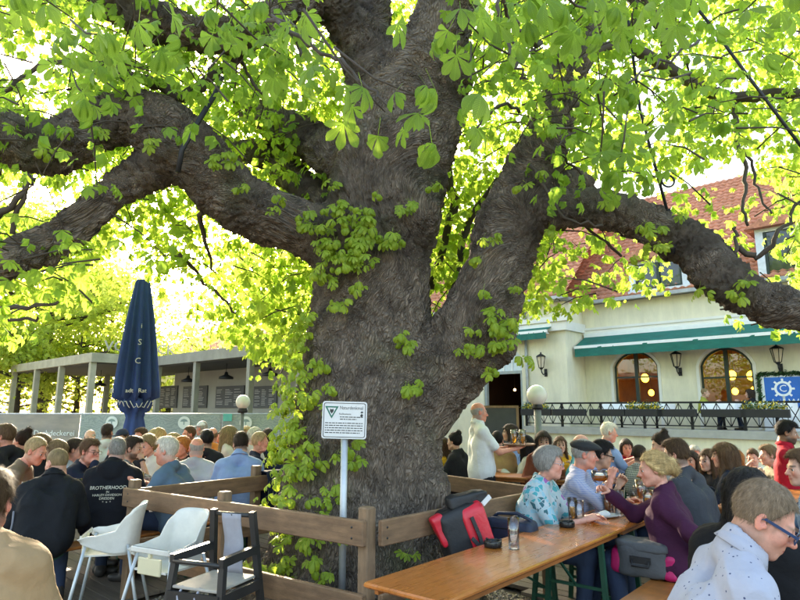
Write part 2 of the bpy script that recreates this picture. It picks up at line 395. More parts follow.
# rooms
m_ = bb(); 
m_.box(aRL, aE, BF+4.2, BF+4.3, .9, zE-.3); m_.box(aRL+.05, aRL+.1, BF+.4, BF+4.2, .9, zE-.3); m_.box(aE-.05, aE, BF+.4, BF+4.2, .9, zE-.3); m_.build('room_wall', m_room, rest)
m_ = bb(); m_.box(aRL, aE, BF+.35, BF+4.3, .85, .9); m_.box(aRL, aE, BF+.35, BF+4.3, zE-.3, zE-.2); m_.build('room_floor', m_roomd, rest)
m_ = bb(); m_.box(aL-6, aRL-.3, BL+3.8, BL+3.9, -.05, zE-.4); m_.box(aL-6, aRL-.3, BL+.32, BL+3.8, zE-.4, zE-.3); m_.box(aL-6, aRL-.3, BL+.32, BL+3.8, -.05, 0); m_.box(dr+1.6, dr+1.7, BL+.32, BL+3.8, 0, zE-.4)
m_.box(dl-1, dl-.9, BL+.32, BL+3.8, 0, zE-.4)
m_.build('room_wall', m_roomd, rest)
# bar shelves glimpsed through the door
for k in range(3):
    m_ = bb(); m_.box(dl+.1, dr+.6, BL+3.4, BL+3.75, 1.0+k*.5, 1.04+k*.5); m_.build('shelf', mat('bar_shelf', (.16, .07, .03), .5), rest)
for k in range(12):
    m_ = bb(); m_.lathe([(.035, 0), (.035, .16), (.012, .2), (.012, .26)], 8, (dl+.15+.13*(k % 9)+random.uniform(-.02, .02), BL+3.5, 1.04+.5*(k % 3)))
    m_.build('bottle', mat('bottle_glass%d' % (k % 3), ((.05, .12, .04), (.3, .12, .02), (.5, .5, .45))[k % 3], .1, spec=.8), rest)
m_bulb = mat('bar_lamp_glow', (1, .7, .4), .5, vary=0, emit=(1, .62, .3), es=2)
for da, db, z in ((.3, 1.6, 2.3), (1.0, 2.4, 2.5), (.7, 3.0, 2.05), (1.5, 3.1, 2.3)):
    m_ = bb(); m_.ball((dl+da, BL+db, z), .05, 8, 6); lp = m_.build('pendant_lamp', m_bulb, rest); m_ = bb(); m_.tube([(dl+da, BL+db, z+.05), (dl+da, BL+db, zE-.4)], .006, 5); m_.build('lamp_cord', m_black, lp)
# interior lamps, shelves and pillars behind the arched windows
for c, w, zb, zs, rise in wins:
    for da, db, z, s in ((-.15, 1.2, 2.62, .13), (.32, 1.5, 2.6, .13), (-.35, 2.2, 2.15, .1), (.1, 2.6, 2.2, .09), (.3, 2.0, 2.12, .1)):
        m_ = bb(); m_.ball((c+da, BF+db, z), (s, s, s*1.15), 10, 7); lp = m_.build('pendant_lamp', m_lampy, rest); m_ = bb(); m_.tube([(c+da, BF+db, z+s), (c+da, BF+db, zE-.31)], .008, 5); m_.build('lamp_cord', m_black, lp)
    m_ = bb(); m_.box(c-.5, c+.2, BF+3.6, BF+4.15, .9, 1.9); m_.build('sideboard', m_roomd, rest)
    m_ = bb(); m_.box(c+.45, c+.62, BF+2.2, BF+2.4, .9, zE-.31); m_.build('pillar', m_roomd, rest)
for c, w, zb, zs, rise in wins:                     # window joinery
    wn_ = bb(); ap = arch_pts(c, w-.004, zs, rise-.002); ai = arch_pts(c, w-.14, zs, rise-.07)
    for (p, q, p2, q2) in zip(ap[:-1], ap[1:], ai[:-1], ai[1:]): wn_.prism([p2, q2, q, p], BF+.12, BF+.2)
    wn_.box(c-w/2+.002, c-w/2+.07, BF+.12, BF+.2, zb+.001, zs); wn_.box(c+w/2-.07, c+w/2-.002, BF+.12, BF+.2, zb+.001, zs)
    wn_.box(c-w/2+.07, c+w/2-.07, BF+.12, BF+.2, zb+.001, zb+.09)
    wf = wn_.build('window', m_darkfr, rest)
    for x0, x1 in ((c-.055, c+.055),):
        q = bb(); q.box(x0, x1, BF+.11, BF+.21, zb+.09, zs+rise-.075); q.build('mullion', m_darkfr, wf)
    q = bb(); zm = zs-.35; q.box(c-w/2+.07, c-.056, BF+.13, BF+.19, zm-.025, zm+.025); q.box(c+.056, c+w/2-.07, BF+.13, BF+.19, zm-.025, zm+.025); q.build('transom', m_darkfr, wf)
    q = bb(); gp = [(c-w/2+.03, zb+.05), (c+w/2-.03, zb+.05)]+arch_pts(c, w-.06, zs, rise-.03)[::-1]
    q.add([(x, BF+.16, z) for x, z in gp], [list(range(len(gp)))]); q.build('pane', m_pane, wf)
    # pale reveal band round the arch, 2 cm proud
    q = bb(); ao = arch_pts(c, w+.18, zs, rise+.09); ai = arch_pts(c, w+.004, zs, rise+.002)
    for (p, r_, p2, r2) in zip(ao[:-1], ao[1:], ai[:-1], ai[1:]): q.prism([p2, r2, r_, p], BF-.025, BF-.001)
    q.box(c-w/2-.09, c-w/2-.002, BF-.025, BF-.001, zt, zs); q.box(c+w/2+.002, c+w/2+.09, BF-.025, BF-.001, zt, zs); q.build('window_surround', m_stucco2, wf)
# door: white frame, transom with pale panes
m_ = bb(); c, w = door[0], door[1]
m_.box(c-w/2+.002, c-w/2+.1, BL+.05, BL+.18, -.04, dz); m_.box(c+w/2-.1, c+w/2-.002, BL+.05, BL+.18, -.04, dz); m_.box(c-w/2+.002, c+w/2-.002, BL+.04, BL+.19, dz, dz+.1)
df = m_.build('door_frame', mat('grey_green_door_frame', (.33, .36, .35), .6), rest)
for k in range(4):
    x0 = c-w/2+.1+k*(w-.2)/4; q = bb(); q.box(x0, x0+.045, BL+.06, BL+.14, dz+.1, dz2-.03-.18*abs(k-2)); q.build('glazing_bar', m_white, df)
q = bb(); gp = [(c-w/2+.02, dz+.05), (c+w/2-.02, dz+.05)]+arch_pts(c, w-.04, door[3], door[4]-.02)[::-1]
q.add([(x, BL+.1, z) for x, z in gp], [list(range(len(gp)))]); q.build('pane', mat('milky_transom_glass', (.6, .68, .72), .15, vary=.1), df)
# cornices, string course
m_ = bb(); m_.box(aL-6, aRL+.10, BL-.14, BL-.001, FA(567, 330, BL)[1], FA(567, 321, BL)[1]); m_.box(aL-6, aRL+.18, BL-.22, BL-.002, FA(567, 321, BL)[1], FA(567, 316, BL)[1])
m_.box(aRL+.001, aRL+.10, BL, BF-.03, FA(567, 330, BL)[1], FA(567, 321, BL)[1]-.002); m_.build('cornice', m_stucco2, rest)
zc = FA(600, 331, BF)[1]
m_ = bb(); m_.box(aRL+.003, aE, BF-.08, BF-.001, zc-.10, zc+.04); m_.box(aRL+.003, aE, BF-.12, BF-.002, zc+.04, zc+.12); m_.build('cornice', m_stucco2, rest)
m_ = bb(); m_.box(aRL+.19, aE+.3, BF-.42, BF-.30, zE-.02, zE+.09); m_.box(aRL+.19, aE+.3, BF-.30, BF+.3, zE+.012, zE+.05); m_.build('gutter', m_zinc, rest)
m_ = bb(); m_.box(aL-6, aRL+.3, BL-.42, BL-.30, zE+.05, zE+.16); m_.box(aL-6, aRL+.3, BL-.30, BL+.3, zE+.03, zE+.1); m_.build('gutter', m_zinc, rest)
# downpipe
m_ = bb(); ap = FA(529, 400, BL)[0]; m_.tube([(ap, BL-.07, 0), (ap, BL-.07, zE)], .05, 8); m_.build('downpipe', m_zinc, rest)
# roofs: real courses of rolled tiles
def tiled(a0, a1, bE, zE_, bR, zR, name='roof'):
    n = 30; cols = int((a1-a0)/.11); V = []; F = []
    sl = Vector((0, bR-bE, zR-zE_)); L = sl.length; d = sl/L; nr = Vector((0, -d.z, d.y))
    xs = np.linspace(a0, a1, cols+1); prof = .022*np.cos(np.arange(cols+1)*math.pi)
    for r in range(n):
        p0 = Vector((0, bE, zE_))+d*(L*r/n); p1 = Vector((0, bE, zE_))+d*(L*(r+1.12)/n)
        b0 = len(V); jit = rng.normal(0, .004, cols+1)
        for i, x in enumerate(xs):
            for p, o in ((p0, .0), (p0, .055), (p1, .012)):
                q = p+nr*(o+prof[i]*(1 if o else 0)+jit[i]); V.append((x-A0, q.y-BF, q.z))
        for i in range(cols):
            a = b0+i*3; F += [(a, a+3, a+4, a+1), (a+1, a+4, a+5, a+2)]
    o = mesh_obj(name, np_mesh(name, V, F, False), m_tile, rest); return o
zR = zE+5.0; bR = 24.2
tiled(aRL-2.5, aE+.3, BF-.35, zE+.10, bR, zR); tiled(aL-6, aRL+.25, BL-.35, zE+.17, BL+5.0, zE+5.3)
m_ = bb(); m_.prism([(BF+.3, zE+.05), (bR+5, zE+.05), (bR, zR-.06), (BF+.35, zE+.45)], aRL, aE, 'x'); m_.build('gable', m_stucco, rest)
# dormers
def dormer(pl, pr, pt, pb):
    b = BF-.22; a0, z0 = FA(pl, pb, b); a1, _ = FA(pr, pb, b); z1 = FA((pl+pr)/2, pt, b)[1]
    m_ = bb(); m_.box(a0, a1, b+.101, b+2.6, z0-.1, z1); m_.build('dormer_cheek', m_zinc, rest)
    fr = bb(); t = .12
    fr.box(a0-.08, a0+t, b-.05, b+.1, z0, z1); fr.box(a1-t, a1+.08, b-.05, b+.1, z0, z1); fr.box(a0+t, a1-t, b-.05, b+.1, z1-t, z1); fr.box(a0-.12, a1+.12, b-.12, b+.1, z0-.1, z0)
    f = fr.build('dormer_window', mat('pale_blue_grey_trim', (.62, .66, .70), .6), rest)
    am = (a0+a1)/2
    q = bb(); q.box(am-.05, am+.05, b-.03, b+.06, z0+.001, z1-t); 
    q.box(a0+t, a0+t+.07, b-.03, b+.06, z0+.001, z1-t); q.box(a1-t-.07, a1-t, b-.03, b+.06, z0+.001, z1-t); q.box(a0+t+.07, am-.05, b-.028, b+.058, z0+.001, z0+.08); q.box(am+.05, a1-t-.07, b-.028, b+.058, z0+.001, z0+.08); q.build('casement', m_darkfr, f)
    q = bb(); q.add([(a0+t, b+.02, z0), (a1-t, b+.02, z0), (a1-t, b+.02, z1-t), (a0+t, b+.02, z1-t)], [[0, 1, 2, 3]]); q.build('pane', mat('dark_window_pane', (.02, .025, .03), .04, spec=.9, vary=0), f)
    # dormer roof
    ro = bb(); ro.prism([(a0-.3, z1-.02), (a1+.3, z1-.02), ((a0+a1)/2, z1+.62)], b-.3, b+3.2); ro.build('dormer_roof', m_tile, rest)
dormer(633, 688, 258, 292); dormer(763, 838, 222, 280)
# awnings
def awning(pl, pr, pt, pm, pb, b, out):
    a0, a1 = FA(pl, pt, b)[0], FA(pr, pt, b)[0]; pc = (pl+pr)/2; z1 = FA(pc, pt, b)[1]; zm = FA(pc, pm, b-out)[1]; z0 = FA(pc, pb, b-out)[1]
    m_ = bb(); m_.prism([(b-out, zm+.03), (b-.12, z1-.03), (b-.12, z1-.01), (b-out, zm+.05)], a0, a1, 'x'); o = m_.build('awning', m_awn, rest)
    V = []; F = []; n = 60
    for i in range(n+1):
        x = a0+(a1-a0)*i/n; w = .012*math.sin(i*1.7)+.006*math.sin(i*.61)
        V += [(x-A0, b-BF-out-.035+w*.4, zm), (x-A0, b-BF-out-.035+w, z0)]
        if i: F.append((2*i-2, 2*i, 2*i+1, 2*i-1))
    mesh_obj('valance', np_mesh('valance', V, F), m_awn, o)
    q = bb(); q.box(a0-.02, a1+.02, b-out-.04, b-out+.04, zm-.035, zm+.055); q.build('front_bar', m_white, o)
    q = bb(); q.box(a0-.03, a1+.03, b-.16, b-.13+.1, z1-.03, z1+.1); q.build('cassette', m_white, o)
    for x in (a0+.3, (a0+a1)/2, a1-.3):
        q = bb(); q.tube([(x, b-.12, z1-.25), (x+.25, b-out*.5, (zm+z1)/2-.15), (x, b-out, zm)], .02, 6); q.build('awning_arm', m_white, o)
awning(586, 880, 325, 336.5, 347.5, BF, .9)
awning(480, 553, 330, 334, 341, BL, .45)
# lanterns
def lantern(px, py, b):
    a, z = FA(px, py, b-.3)
    m_ = bb(); m_.M = BM @ Matrix.Translation((a, b-.3, z))
    m_.lathe([(.0, .30), (.025, .29), (.03, .24), (.16, .17), (.18, .14)], 6, smooth=False); m_.lathe([(.06, -.24), (.09, -.22), (.03, -.29), (.0, -.30)], 6, smooth=False)
    for k in range(6):
        a_ = 2*math.pi*k/6; m_.tube([(.16*math.cos(a_), .16*math.sin(a_), .15), (.085*math.cos(a_), .085*math.sin(a_), -.23)], .011, 5)
    m_.tube([(0, 0, -.29), (0, .02, -.38), (0, .12, -.45), (0, .3, -.38)], .02, 7); m_.box(-.05, .05, .27, .299, -.5, -.25)
    o = m_.build('wall_lantern', m_black, rest)
    q = bb(); q.M = BM @ Matrix.Translation((a, b-.3, z)); q.lathe([(.145, .14), (.075, -.22)], 6, smooth=False); q.build('lantern_glass', mat('frosted_lantern_glass', (.75, .62, .45), .3, vary=.1, alpha=.55), o)
lantern(541, 361, BL); lantern(676, 359, BF); lantern(777, 354, BF)
# terrace
aT0 = FA(526, 425, BT)[0]
m_ = bb(); m_.box(aT0, aE, BT, BT+.25, -.07, .86); m_.box(aT0, aT0+.25, BT+.25, BL-.001, -.07, .86); m_.build('terrace_wall', m_stucco, rest)
m_ = bb(); m_.box(aT0-.06, aE, BT-.09, BT+.3, .86, 1.06); m_.build('coping', m_band, rest)
m_ = bb(); m_.box(aT0+.25, aE, BT+.3, BF-.03, .8, 1.0); m_.build('terrace_floor', m_band, rest)
# railing
rail = bb(); rail.box(aT0, aE, BT+.02, BT+.08, 1.74, 1.79); rail.box(aT0, aE, BT+.03, BT+.07, 1.14, 1.17); rail = rail.build('railing', m_black, rest)
a = aT0; bayw = 1.25
while a < aE-.1:
    q = bb(); q.box(a-.03, a+.03, BT+.02, BT+.08, 1.06, 1.74); q.build('baluster', m_black, rail)
    q = bb()
    for (x0, z0, x1, z1) in ((.0, 1.15, .31, 1.74), (.31, 1.15, .0, 1.74), (.31, 1.15, .62, 1.74), (.62, 1.15, .31, 1.74), (.62, 1.15, .93, 1.74), (.93, 1.15, .62, 1.74), (.93, 1.15, 1.24, 1.74), (1.24, 1.15, .93, 1.74)):
        q.tube([(a+x0, BT+.05, z0), (a+x1, BT+.05, z1)], .012, 5)
    for x in (.31, .62, .93): q.tube([(a+x, BT+.05, 1.15), (a+x, BT+.05, 1.74)], .01, 5)
    q.build('lattice_panel', m_black, rail); a += bayw
rest_children_done = True
def toworld(a, b, z): v = BA*a+BU*b; return Vector((v.x, v.y, z))
# flower boxes on the railing
m_fbox = mat('dark_planter', (.025, .025, .025), .6)
m_fl = [mat('planter_green', (.05, .12, .03), .7, island=.4), mat('yellow_blossom', (.75, .55, .03), .6, island=.2), mat('grey_green_plant', (.25, .33, .25), .7, island=.3), mat('pale_blossom', (.7, .55, .5), .6, island=.2)]
fb_lab = ['dark planter with yellow flowers at the terrace corner by the door', 'dark planter with pale green cushion plant, second along the railing', 'dark planter with mixed white flowers right of the pier', 'dark planter with yellow and grey plants below the first arched window',
          'dark planter hanging between the two arched windows', 'dark planter with grey green plants below the second arched window', 'dark planter with yellow flowers beside the blue sign']
for i, px in enumerate((537, 570, 608, 645, 676, 724, 765)):
    a = FA(px, 408, BT)[0]; w = 1.05
    e = empty('flower_box', toworld(a, BT-.02, 1.5), R(-43), fb_lab[i], 'planter', 'planters along the terrace railing')
    m_ = MB(); m_.box(-w/2, w/2, -.12, .03, -.11, .09, .01); m_.build('planter_box', m_fbox, e)
    for kind in range(3):
        V = []; F = []
        for c_ in range(7):
            cx = -w/2+.1+(w-.2)*(c_+random.random()*.6)/7; cm = (c_*3+i+kind) % 3
            if cm != kind: continue
            for j in range(60):
                v = Vector((random.gauss(cx, .06), random.gauss(-.045, .04), .1+abs(random.gauss(0, .07)))); s = random.uniform(.015, .035); d = Vector((random.gauss(0, 1), random.gauss(0, 1), random.gauss(0, 1))).normalized(); e2 = d.orthogonal().normalized(); e3 = d.cross(e2)
                b0 = len(V); V += [v-e2*s, v+e3*s*.6, v+e2*s, v-e3*s*.6]; F.append((b0, b0+1, b0+2, b0+3))
        if V: tag(mesh_obj('plants', np_mesh('plants', [tuple(v) for v in V], F), m_fl[[0, 1 if i in (0, 3, 6) else 3, 2][kind]], e), kind='stuff')
# terrace tables with white cloths
m_cloth = mat('white_tablecloth', (.78, .78, .76), .85, vary=.05)
for i, (px, lab) in enumerate(((620, 'terrace table under a white cloth below the first arched window'), (655, 'terrace table under a white cloth left of the second arched window'), (722, 'terrace table under a white cloth below the second arched window'), (775, 'terrace table under a white cloth beside the blue sign'))):
    a = FA(px, 405, BT+1.1)[0]; e = empty('terrace_table', toworld(a, BT+1.15, 1.0), R(-43), lab, 'table', 'tables on the terrace')
    m_ = MB(); m_.box(-.4, .4, -.4, .4, .70, .74); V = []; n = 40
    for k in range(n):
        t = 2*math.pi*k/n; x = max(-.42, min(.42, .6*math.cos(t))); y = max(-.42, min(.42, .6*math.sin(t))); m_.v.append((x, y, .742)); m_.v.append((x*(1.03+.03*math.sin(k*2.3)), y*(1.03+.03*math.cos(k*2.9)), .42))
    b0 = 8
    for k in range(n): a0, a1 = b0+2*k, b0+2*((k+1) % n); m_.f.append([a0, a0+1, a1+1, a1]); m_.sm.append(True); m_.mi.append(0)
    m_.f.append([b0+2*k for k in range(n)]); m_.sm.append(False); m_.mi.append(0)
    m_.build('tablecloth', m_cloth, e); q = MB(); q.tube([(0, 0, 0), (0, 0, .7)], .035, 8); q.lathe([(.28, 0), (.26, .03), (.04, .05)], 16); q.build('table_leg', m_black, e)
# blue house sign with green garland frame
aS, zS = FA(784, 402, BF-.05); e = empty('hanging_sign', toworld(aS, BF-.06, zS-.88), R(-43), 'blue and white J. & W. sign board in a green garland frame on the wall', 'sign')
aW = FA(801, 399, BF-.05)[0]-aS; sw = .52; sh = .8
m_ = MB(); m_.box(-sw, sw, -.03, .05, 0, 1.62); m_.build('board', mat('sign_white', (.82, .83, .84), .5, vary=.03), e)
m_ = MB(); m_.box(-sw+.1, sw-.06, -.036, -.0305, .72, 1.56); m_.build('blue_field', mat('sign_blue', (.02, .14, .52), .5, vary=.05), e)
mwh = mat('sign_white_print', (.85, .86, .88), .5, vary=0)
m_ = MB(); cz = 1.24
for k in range(28):
    t0, t1 = 2*math.pi*k/28, 2*math.pi*(k+1)/28
    m_.prism([(.02+.15*math.cos(t0), cz+.15*math.sin(t0)), (.02+.21*math.cos(t0), cz+.21*math.sin(t0)), (.02+.21*math.cos(t1), cz+.21*math.sin(t1)), (.02+.15*math.cos(t1), cz+.15*math.sin(t1))], -.043, -.0365)
for k in range(8):
    t = math.pi/2+2*math.pi*k/8; m_.prism([(.02+.21*math.cos(t-.12), cz+.21*math.sin(t-.12)), (.02+.28*math.cos(t-.1), cz+.28*math.sin(t-.1)), (.02+.28*math.cos(t+.1), cz+.28*math.sin(t+.1)), (.02+.21*math.cos(t+.12), cz+.21*math.sin(t+.12))], -.043, -.0365)
m_.box(-.01, .05, -.043, -.0365, .74, 1.04); m_.build('emblem', mwh, e)
RX = Matrix.Rotation(math.pi/2, 4, 'X')
text_obj('lettering', 'C', .27, mwh, e, Matrix.Translation((.02, -.0375, cz)) @ RX); text_obj('lettering', 'J.', .24, mwh, e, Matrix.Translation((-.22, -.0375, .87)) @ RX); text_obj('lettering', 'W.', .24, mwh, e, Matrix.Translation((.27, -.0375, .87)) @ RX)
text_obj('lettering', '&', .2, mwh, e, Matrix.Translation((.02, -.0455, .86)) @ RX)
mgr = mat('garland_green', (.025, .07, .02), .7, island=.5)
V = []; F = []
for k in range(1500):
    t = random.random()*(2*sw+2*.86); 
    if t < 2*sw: x, z = -sw+t, 1.64
    elif t < 2*sw+.86: x, z = sw+.02, 1.64-(t-2*sw)
    else: x, z = -sw-.02, 1.64-(t-2*sw-.86)
    v = Vector((x+random.gauss(0, .03), -.01+random.gauss(0, .03), z+random.gauss(0, .03))); d = Vector((random.gauss(0, 1), random.gauss(0, 1), random.gauss(0, 1))).normalized(); e2 = d.orthogonal(); e3 = d.cross(e2); s = .04; b0 = len(V)
    V += [v-e2*s, v+e3*s*.4, v+e2*s, v-e3*s*.4]; F.append((b0, b0+1, b0+2, b0+3))
mesh_obj('garland', np_mesh('garland', [tuple(v) for v in V], F), mgr, e)

# ================================================================ bar pavilion on the left
m_pav = mat('olive_grey_timber', (.38, .35, .24), .7, vary=.18, vscale=3)
m_pavg = mat('grey_timber', (.29, .28, .23), .7, vary=.2, vscale=2)
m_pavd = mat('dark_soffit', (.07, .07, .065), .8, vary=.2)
weather(m_pav, 2.5, (1, 1, .6), .8, 1.08); weather(m_pavg, 2.5, (1, 1, .6), .8, 1.08)
pav = empty('bar_pavilion', toworld(-18.2, 8.4, 0), R(-43), 'open bar pavilion with olive timber posts, flat roof and grey menu wall', 'pavilion')
PM = Matrix.Translation((18.2, -8.4, 0))
aPE = FA(318, 400, 8.4)[0]
def pb(): m_ = MB(); m_.M = PM.copy(); return m_
m_ = pb(); m_.box(-26.2, -18.3, 6.6, 11.5, 2.93, 3.2); m_.build('roof', m_pav, pav)
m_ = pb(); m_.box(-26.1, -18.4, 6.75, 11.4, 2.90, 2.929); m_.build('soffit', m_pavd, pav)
m_ = pb(); m_.box(-18.295, aPE, 8.4, 12.5, 2.9, 3.18); m_.build('roof', m_pavg, pav)
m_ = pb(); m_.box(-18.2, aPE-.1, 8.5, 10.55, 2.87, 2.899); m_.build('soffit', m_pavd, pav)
for a in (-26.0, -23.4, -21.0, -18.45): m_ = pb(); m_.box(a-.08, a+.08, 6.62, 6.78, -.07, 2.93); m_.build('post', m_pav, pav)
for a in (-24.5, -21.6): m_ = pb(); m_.box(a-.08, a+.08, 9.4, 9.56, -.07, 2.93); m_.build('post', m_pavg, pav)
for px in (158, 196, 250, 300): a = FA(px, 380, 8.5)[0]; m_ = pb(); m_.box(a-.07, a+.07, 8.43, 8.57, -.07, 2.9); m_.build('post', m_pavg, pav)
m_ = pb(); m_.box(-21.2, aPE, 10.6, 10.7, -.07, 2.868); m_.build('back_wall', mat('grey_panel_wall', (.36, .36, .32), .8, vary=.12, vscale=1.5), pav)
m_ = pb(); m_.box(-18.2, aPE, 10.2, 10.599, -.07, 1.15); m_.build('counter', m_pavg, pav)
m_board = mat('menu_board', (.10, .105, .11), .7, vary=.2, vscale=6); m_chalk = mat('menu_print', (.5, .5, .48), .8, vary=.2)
for l_, r_ in ((159, 176), (182, 206), (215, 243), (253, 276)):
    a0, z0 = FA(l_, 408, 10.55); a1, _ = FA(r_, 408, 10.55); z1 = FA((l_+r_)/2, 386, 10.55)[1]
    m_ = pb(); m_.box(a0, a1, 10.55, 10.59, z0, z1); o = m_.build('menu_board', m_board, pav)
    q = pb(); nc = 2 if a1-a0 < .9 else 3
    for ci in range(nc):
        x0 = a0+.06+ci*(a1-a0-.08)/nc; wd = (a1-a0-.08)/nc-.06; z = z1-.12
        while z > z0+.06:
            q.box(x0, x0+wd*random.uniform(.45, .95), 10.545, 10.5495, z, z+.016); z -= .05 if random.random() < .8 else .09
    tag(q.build('print_lines', m_chalk, o), kind='stuff')
for px, py, b in ((100, 386, 8.2), (188, 382, 9.2), (226, 379, 9.2), (270, 376, 9.2)):
    a, z = FA(px, py, b); m_ = pb(); m_.lathe([(.04, .2), (.06, .12), (.2, .06), (.21, 0)], 16, (a, b, z)); m_.tube([(a, b, z+.2), (a, b, 2.9)], .01, 5); o = m_.build('pendant_lamp', m_black, pav)
    q = pb(); q.lathe([(.0, .004), (.19, .004)], 16, (a, b, z)); q.build('lamp_disc', mat('lamp_diffuser_glow', (.8, .7, .5), .5, vary=0, emit=(1, .75, .4), es=1.2), o)
m_ = pb()
text_obj('roof_lettering', 'VOLLPACK', .42, mat('roof_letter_metal', (.4, .38, .3), .6), pav, PM @ Matrix.Translation((-18.28, 8.0, 3.41)) @ Matrix.Rotation(math.pi/2, 4, 'Z') @ RX, .02, sx=1.05)
# ================================================================ banner fence
m_ban = bpy.data.materials.new('printed_banner'); m_ban.use_nodes = True; MATS['ban'] = m_ban
n_, l_, b_ = nodes_of(m_ban); b_.inputs['Roughness'].default_value = .7
tc = n_.new('ShaderNodeTexCoord'); mp = n_.new('ShaderNodeMapping'); mp.inputs['Scale'].default_value = (1, 1, 1); l_.new(tc.outputs['Object'], mp.inputs[0])
vo = n_.new('ShaderNodeTexVoronoi'); vo.inputs['Scale'].default_value = 14; vo.feature = 'DISTANCE_TO_EDGE'; l_.new(mp.outputs[0], vo.inputs[0])
wv = n_.new('ShaderNodeTexWave'); wv.wave_type = 'RINGS'; wv.inputs['Scale'].default_value = 5; wv.inputs['Distortion'].default_value = 22; wv.inputs['Detail'].default_value = 3; l_.new(mp.outputs[0], wv.inputs[0])
rp = n_.new('ShaderNodeValToRGB'); rp.color_ramp.elements[0].color = (.25, .29, .28, 1); rp.color_ramp.elements[1].color = (.33, .37, .35, 1); l_.new(wv.outputs[0], rp.inputs[0])
l_.new(rp.outputs[0], b_.inputs['Base Color'])
m_slate = mat('slate_print', (.24, .22, .20), .7, vary=0, c2=(.38, .32, .26), vscale=2.2, stretch=(.7, 1, 2.5), contrast=1.3)
h0 = P(-70, 414.5, 12.6); h1 = P(330, 411.8, 11.9)
hd = (h1-h0); hl = math.hypot(hd.x, hd.y); hang = math.atan2(hd.y, hd.x)
hz = 1.49
ban = empty('banner_fence', (h0.x, h0.y, 0), hang, 'low fence hung with grey and teal printed banners behind the drinkers', 'fence')
def hx(px): return (P(px, 413, 12.3).x-h0.x)/math.cos(hang)
panels = [(hx(-70), hx(-20), 0), (hx(-20)+.01, hx(80), 0), (hx(80)+.01, hx(140), 1), (hx(140)+.01, hx(224), 1), (hx(226), hx(282), 1), (hx(282)+.01, hl, 1)]
for x0, x1, k in panels:
    V = []; F = []; n = 24; mrow = 6
    for i in range(n+1):
        for j in range(mrow+1):
            x = x0+(x1-x0)*i/n; z = .15+(hz-.15)*j/mrow; y = .012*math.sin(x*5.1+z*2)+.008*math.sin(x*11.3-z*6); V.append((x, y, z))
    for i in range(n):
        for j in range(mrow): a = i*(mrow+1)+j; F.append((a, a+mrow+1, a+mrow+2, a+1))
    mesh_obj('banner', np_mesh('banner', V, F), m_ban if k else m_slate, ban)
m_steel = mat('galvanised_steel', (.42, .44, .45), .45, metal=.6, vary=.15)
for x in sorted({p[0]-.003 for p in panels}): m_ = MB(); m_.tube([(x, .05, -.03), (x, .05, hz+.03)], .022, 8); m_.build('fence_post', m_steel, ban)
m_ = MB(); m_.tube([(0, .05, hz+.01), (hl, .05, hz+.01)], .018, 8); m_.build('top_rail', m_steel, ban)
mpr = mat('banner_white_print', (.72, .74, .72), .7, vary=.05)
def bz(py): return CAMZ-(py-408)*12.25/600
text_obj('lettering', 'Dachdeckerei', .155, mpr, ban, Matrix.Translation((hx(55), -.03, bz(432.5))) @ RX, .001)
text_obj('lettering', 'Bernstein', .08, mpr, ban, Matrix.Translation((hx(54), -.03, bz(438.5))) @ RX, .001)
for px in (114, 188, 250):
    m_ = MB(); m_.prism([(hx(px)+.125*math.cos(t), bz(422)+.125*math.sin(t)) for t in np.linspace(0, 2*math.pi, 24, endpoint=False)], -.032, -.028); o = m_.build('round_logo', mpr, ban)
    q = MB(); q.prism([(hx(px)-.08, bz(421)), (hx(px)+.08, bz(421)), (hx(px)+.05, bz(419)), (hx(px), bz(418.3)), (hx(px)-.05, bz(419))], -.036, -.0325); q.box(hx(px)-.01, hx(px)+.01, -.036, -.0325, bz(424), bz(421)+.001); q.build('logo_tree', mat('logo_grey', (.25, .33, .32), .7), o)
m_ = MB(); m_.box(hx(227.5), hx(236), -.045, -.03, bz(420.5), bz(413.5)); m_.build('small_notice', mat('teal_notice', (.1, .42, .38), .6), ban)

# ================================================================ far house
m_ = MB(); hp = P(205, 352, 30); fh = empty('distant_house', (hp.x+1.5, hp.y+2, 0), R(-30), 'distant pale house with a red hipped roof behind the pavilion', 'building')
m_.box(-4, 4, -3, 3, -.07, hp.z-.1); m_.build('wall', m_stucco2, fh)
m_ = MB(); zz = hp.z-.1; m_.add([(-4.4, -3.4, zz), (4.4, -3.4, zz), (4.4, 3.4, zz), (-4.4, 3.4, zz), (-1.5, 0, zz+1.7), (1.5, 0, zz+1.7)], [[0, 1, 5, 4], [1, 2, 5], [2, 3, 4, 5], [3, 0, 4], [3, 2, 1, 0]]); m_.build('roof', mat('far_red_roof', (.33, .12, .075), .85, vary=.2, vscale=6), fh)
for x in (-2.4, 0, 2.4): m_ = MB(); m_.box(x-.5, x+.5, -3.05, -2.99, 1.2, 2.7); m_.build('window', mat('dark_window_pane', (.02, .025, .03), .04), fh)

